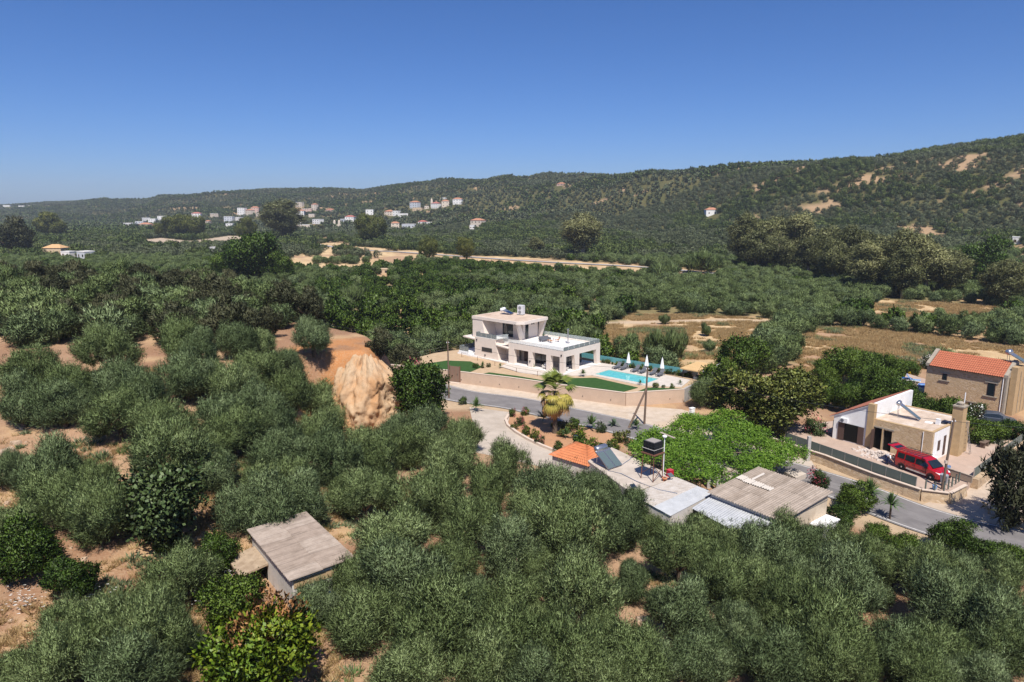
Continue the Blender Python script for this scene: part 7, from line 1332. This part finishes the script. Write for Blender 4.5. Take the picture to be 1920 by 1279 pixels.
# ------------------------------------------------------------------ dry grass and weeds
def tuft_mesh(mat, seed, n, L, W, r):
    gg = np.random.default_rng(seed); a = gg.uniform(0, 6.28, n); P = np.stack([np.cos(a)*r*gg.random(n), np.sin(a)*r*gg.random(n), np.zeros(n)], -1); d = unit(np.stack([np.cos(a)*0.6, np.sin(a)*0.6, np.ones(n)], -1)+gg.normal(size=(n, 3))*0.25); s = unit(np.cross(d, gg.normal(size=(n, 3))))*W; l = L*gg.uniform(.5, 1.2, (n, 1)); V = np.stack([P-s, P+s, P+d*l], 1).reshape(-1, 3); me = npmesh('tuft', V, np.arange(n*3).reshape(n, 3), 3); me.materials.append(mat); ta = me.attributes.new('tint', 'FLOAT', 'POINT'); ta.data.foreach_set('value', np.repeat(gg.uniform(0.1, 0.9, n), 3).astype(np.float32)); return me
TU = [tuft_mesh(LM['drygrass'], 500, 40, 0.42, 0.022, 0.28), tuft_mesh(LM['drygrass'], 501, 30, 0.30, 0.025, 0.35), tuft_mesh(LM['thorn'], 502, 60, 0.45, 0.015, 0.3)]
WE = [tuft_mesh(LM['cane'], 503, 40, 0.4, 0.04, 0.3), tuft_mesh(LM['farolive'], 504, 50, 0.35, 0.05, 0.4)]
pts = []
x = g.uniform(-60, -9, 16000); y = g.uniform(24, 75, 16000); k = (fbm(x/6, y/6, 61)+0.2*g.random(len(x)) > 0.60) & (np.hypot(x+16, y-42.6) > 4.5); pts.append((x[k], y[k], 1.0))
x = g.uniform(-12, 44, 9000); y = g.uniform(26, 60, 9000); k = (fbm(x/5, y/5, 62) > 0.56) & (segdist(x, y, ROAD) > 4.5) & ~inpoly(x, y, [(7, 68), (20, 78), (33, 66), (22, 46), (9, 52)]); pts.append((x[k], y[k], 0.8))
for Fd, n, s in ((FIELD1, 7000, 1.5), (FIELD2, 6000, 1.4), (FIELD3, 3500, 1.6)):
    fx = [p[0] for p in Fd]; fy = [p[1] for p in Fd]; x = g.uniform(min(fx), max(fx), n*3); y = g.uniform(min(fy), max(fy), n*3); k = inpoly(x, y, Fd) & (fbm(x/7, y/7, 63) > 0.38) & (segdist(x, y, TRACK) > 2.5); pts.append((x[k][:n], y[k][:n], s))
X = np.concatenate([p[0] for p in pts]); Y = np.concatenate([p[1] for p in pts]); S_ = np.concatenate([np.full(len(p[0]), p[2]) for p in pts])*g.uniform(0.6, 1.4, len(X))
scatter('dry_grass', 'straw-coloured dry grass tufts on fields and slopes', 'grass', TU, np.stack([X, Y, hgt(X, Y)-0.02], -1), g.uniform(0, 6.28, len(X)), S_, np.where((fbm(X/9, Y/9, 64) > 0.60) & (Y < 80), 2, g.integers(0, 2, len(X))))
k = (fbm(X/8, Y/8, 65) > 0.55) & (g.random(len(X)) < 0.35); scatter('green_weeds', 'low green weeds scattered through the dry fields', 'weeds', WE, np.stack([X[k]+0.6, Y[k]+0.4, hgt(X[k]+0.6, Y[k]+0.4)-0.02], -1), g.uniform(0, 6.28, k.sum()), S_[k]*1.2, g.integers(0, 2, k.sum()))
# stones and daisies on the lower left slope
st = MB(); gg = random.Random(9)
for n_ in range(260):
    u, v = gg.uniform(-45, -8), gg.uniform(26, 72); z = float(hgt(u, v)); s = gg.choice((0.08, 0.1, 0.12, 0.15, 0.25)); st.hexa([(u-s, v-s*.8, z-s*.5), (u+s, v-s, z-s*.5), (u+s*.9, v+s, z-s*.5), (u-s, v+s*.8, z-s*.5), (u-s*.6, v-s*.5, z+s*.6), (u+s*.6, v-s*.6, z+s*.5), (u+s*.5, v+s*.6, z+s*.7), (u-s*.7, v+s*.5, z+s*.5)])
tag(st.build('loose_stones', M['rock']), 'loose pale stones scattered over the left slope', 'stones', kind='stuff')
# white daisies
da = MB()
for cx0, cy0, n_ in ((45, 1140, 60), (430, 1085, 90), (180, 1130, 40), (360, 1130, 30)):
    for _ in range(n_):
        a, b_ = gp(cx0+gg.gauss(0, 22), cy0+gg.gauss(0, 12)); z = float(hgt(a, b_))+gg.uniform(0.4, 0.9); r_ = gg.uniform(0.05, 0.11); da.add([(a-r_, b_, z), (a, b_-r_, z+r_*.5), (a+r_, b_, z), (a, b_+r_, z-r_*.2)], [(0, 1, 2, 3)])
tag(da.build('white_daisies', M['whiteflower']), 'white wild flower heads near the shed and left slope', 'flowers', kind='stuff')
for i, (px, py, s, lb) in enumerate(((1205, 1168, 0.55, 'pale boulder on the bare gap between the groves'), (15, 850, 0.7, 'pale block of stone at the left edge'), (10, 870, 0.5, 'smaller stone below the block at the left edge'), (30, 832, 0.45, 'flat stone on the bare patch at far left'))):
    x, y = gp(px, py); t = tag(MB().hexa([(-s, -s*.7, -s*.4), (s, -s*.8, -s*.4), (s*.9, s*.8, -s*.4), (-s, s*.7, -s*.4), (-s*.7, -s*.5, s*.6), (s*.6, -s*.6, s*.5), (s*.7, s*.5, s*.65), (-s*.6, s*.6, s*.5)]).build('boulder', M['rock']), lb, 'boulder'); t.location = (x, y, float(hgt(x, y))); t.rotation_euler = (0, 0, i)
# ================================================================== AIR
hz = MB().box(-3200, 3200, -60, 4200, -3, 190).build('haze', None); tag(hz, 'thin summer haze over the valley', 'haze', kind='stuff')
m = bpy.data.materials.new('haze_air'); m.use_nodes = True; nt = m.node_tree; nt.nodes.clear(); ou = nt.nodes.new('ShaderNodeOutputMaterial'); pv = nt.nodes.new('ShaderNodeVolumePrincipled')
pv.inputs['Color'].default_value = (0.80, 0.88, 1.0, 1); pv.inputs['Density'].default_value = 0.00012; pv.inputs['Anisotropy'].default_value = 0.1
nt.links.new(pv.outputs[0], ou.inputs['Volume']); hz.data.materials.append(m)
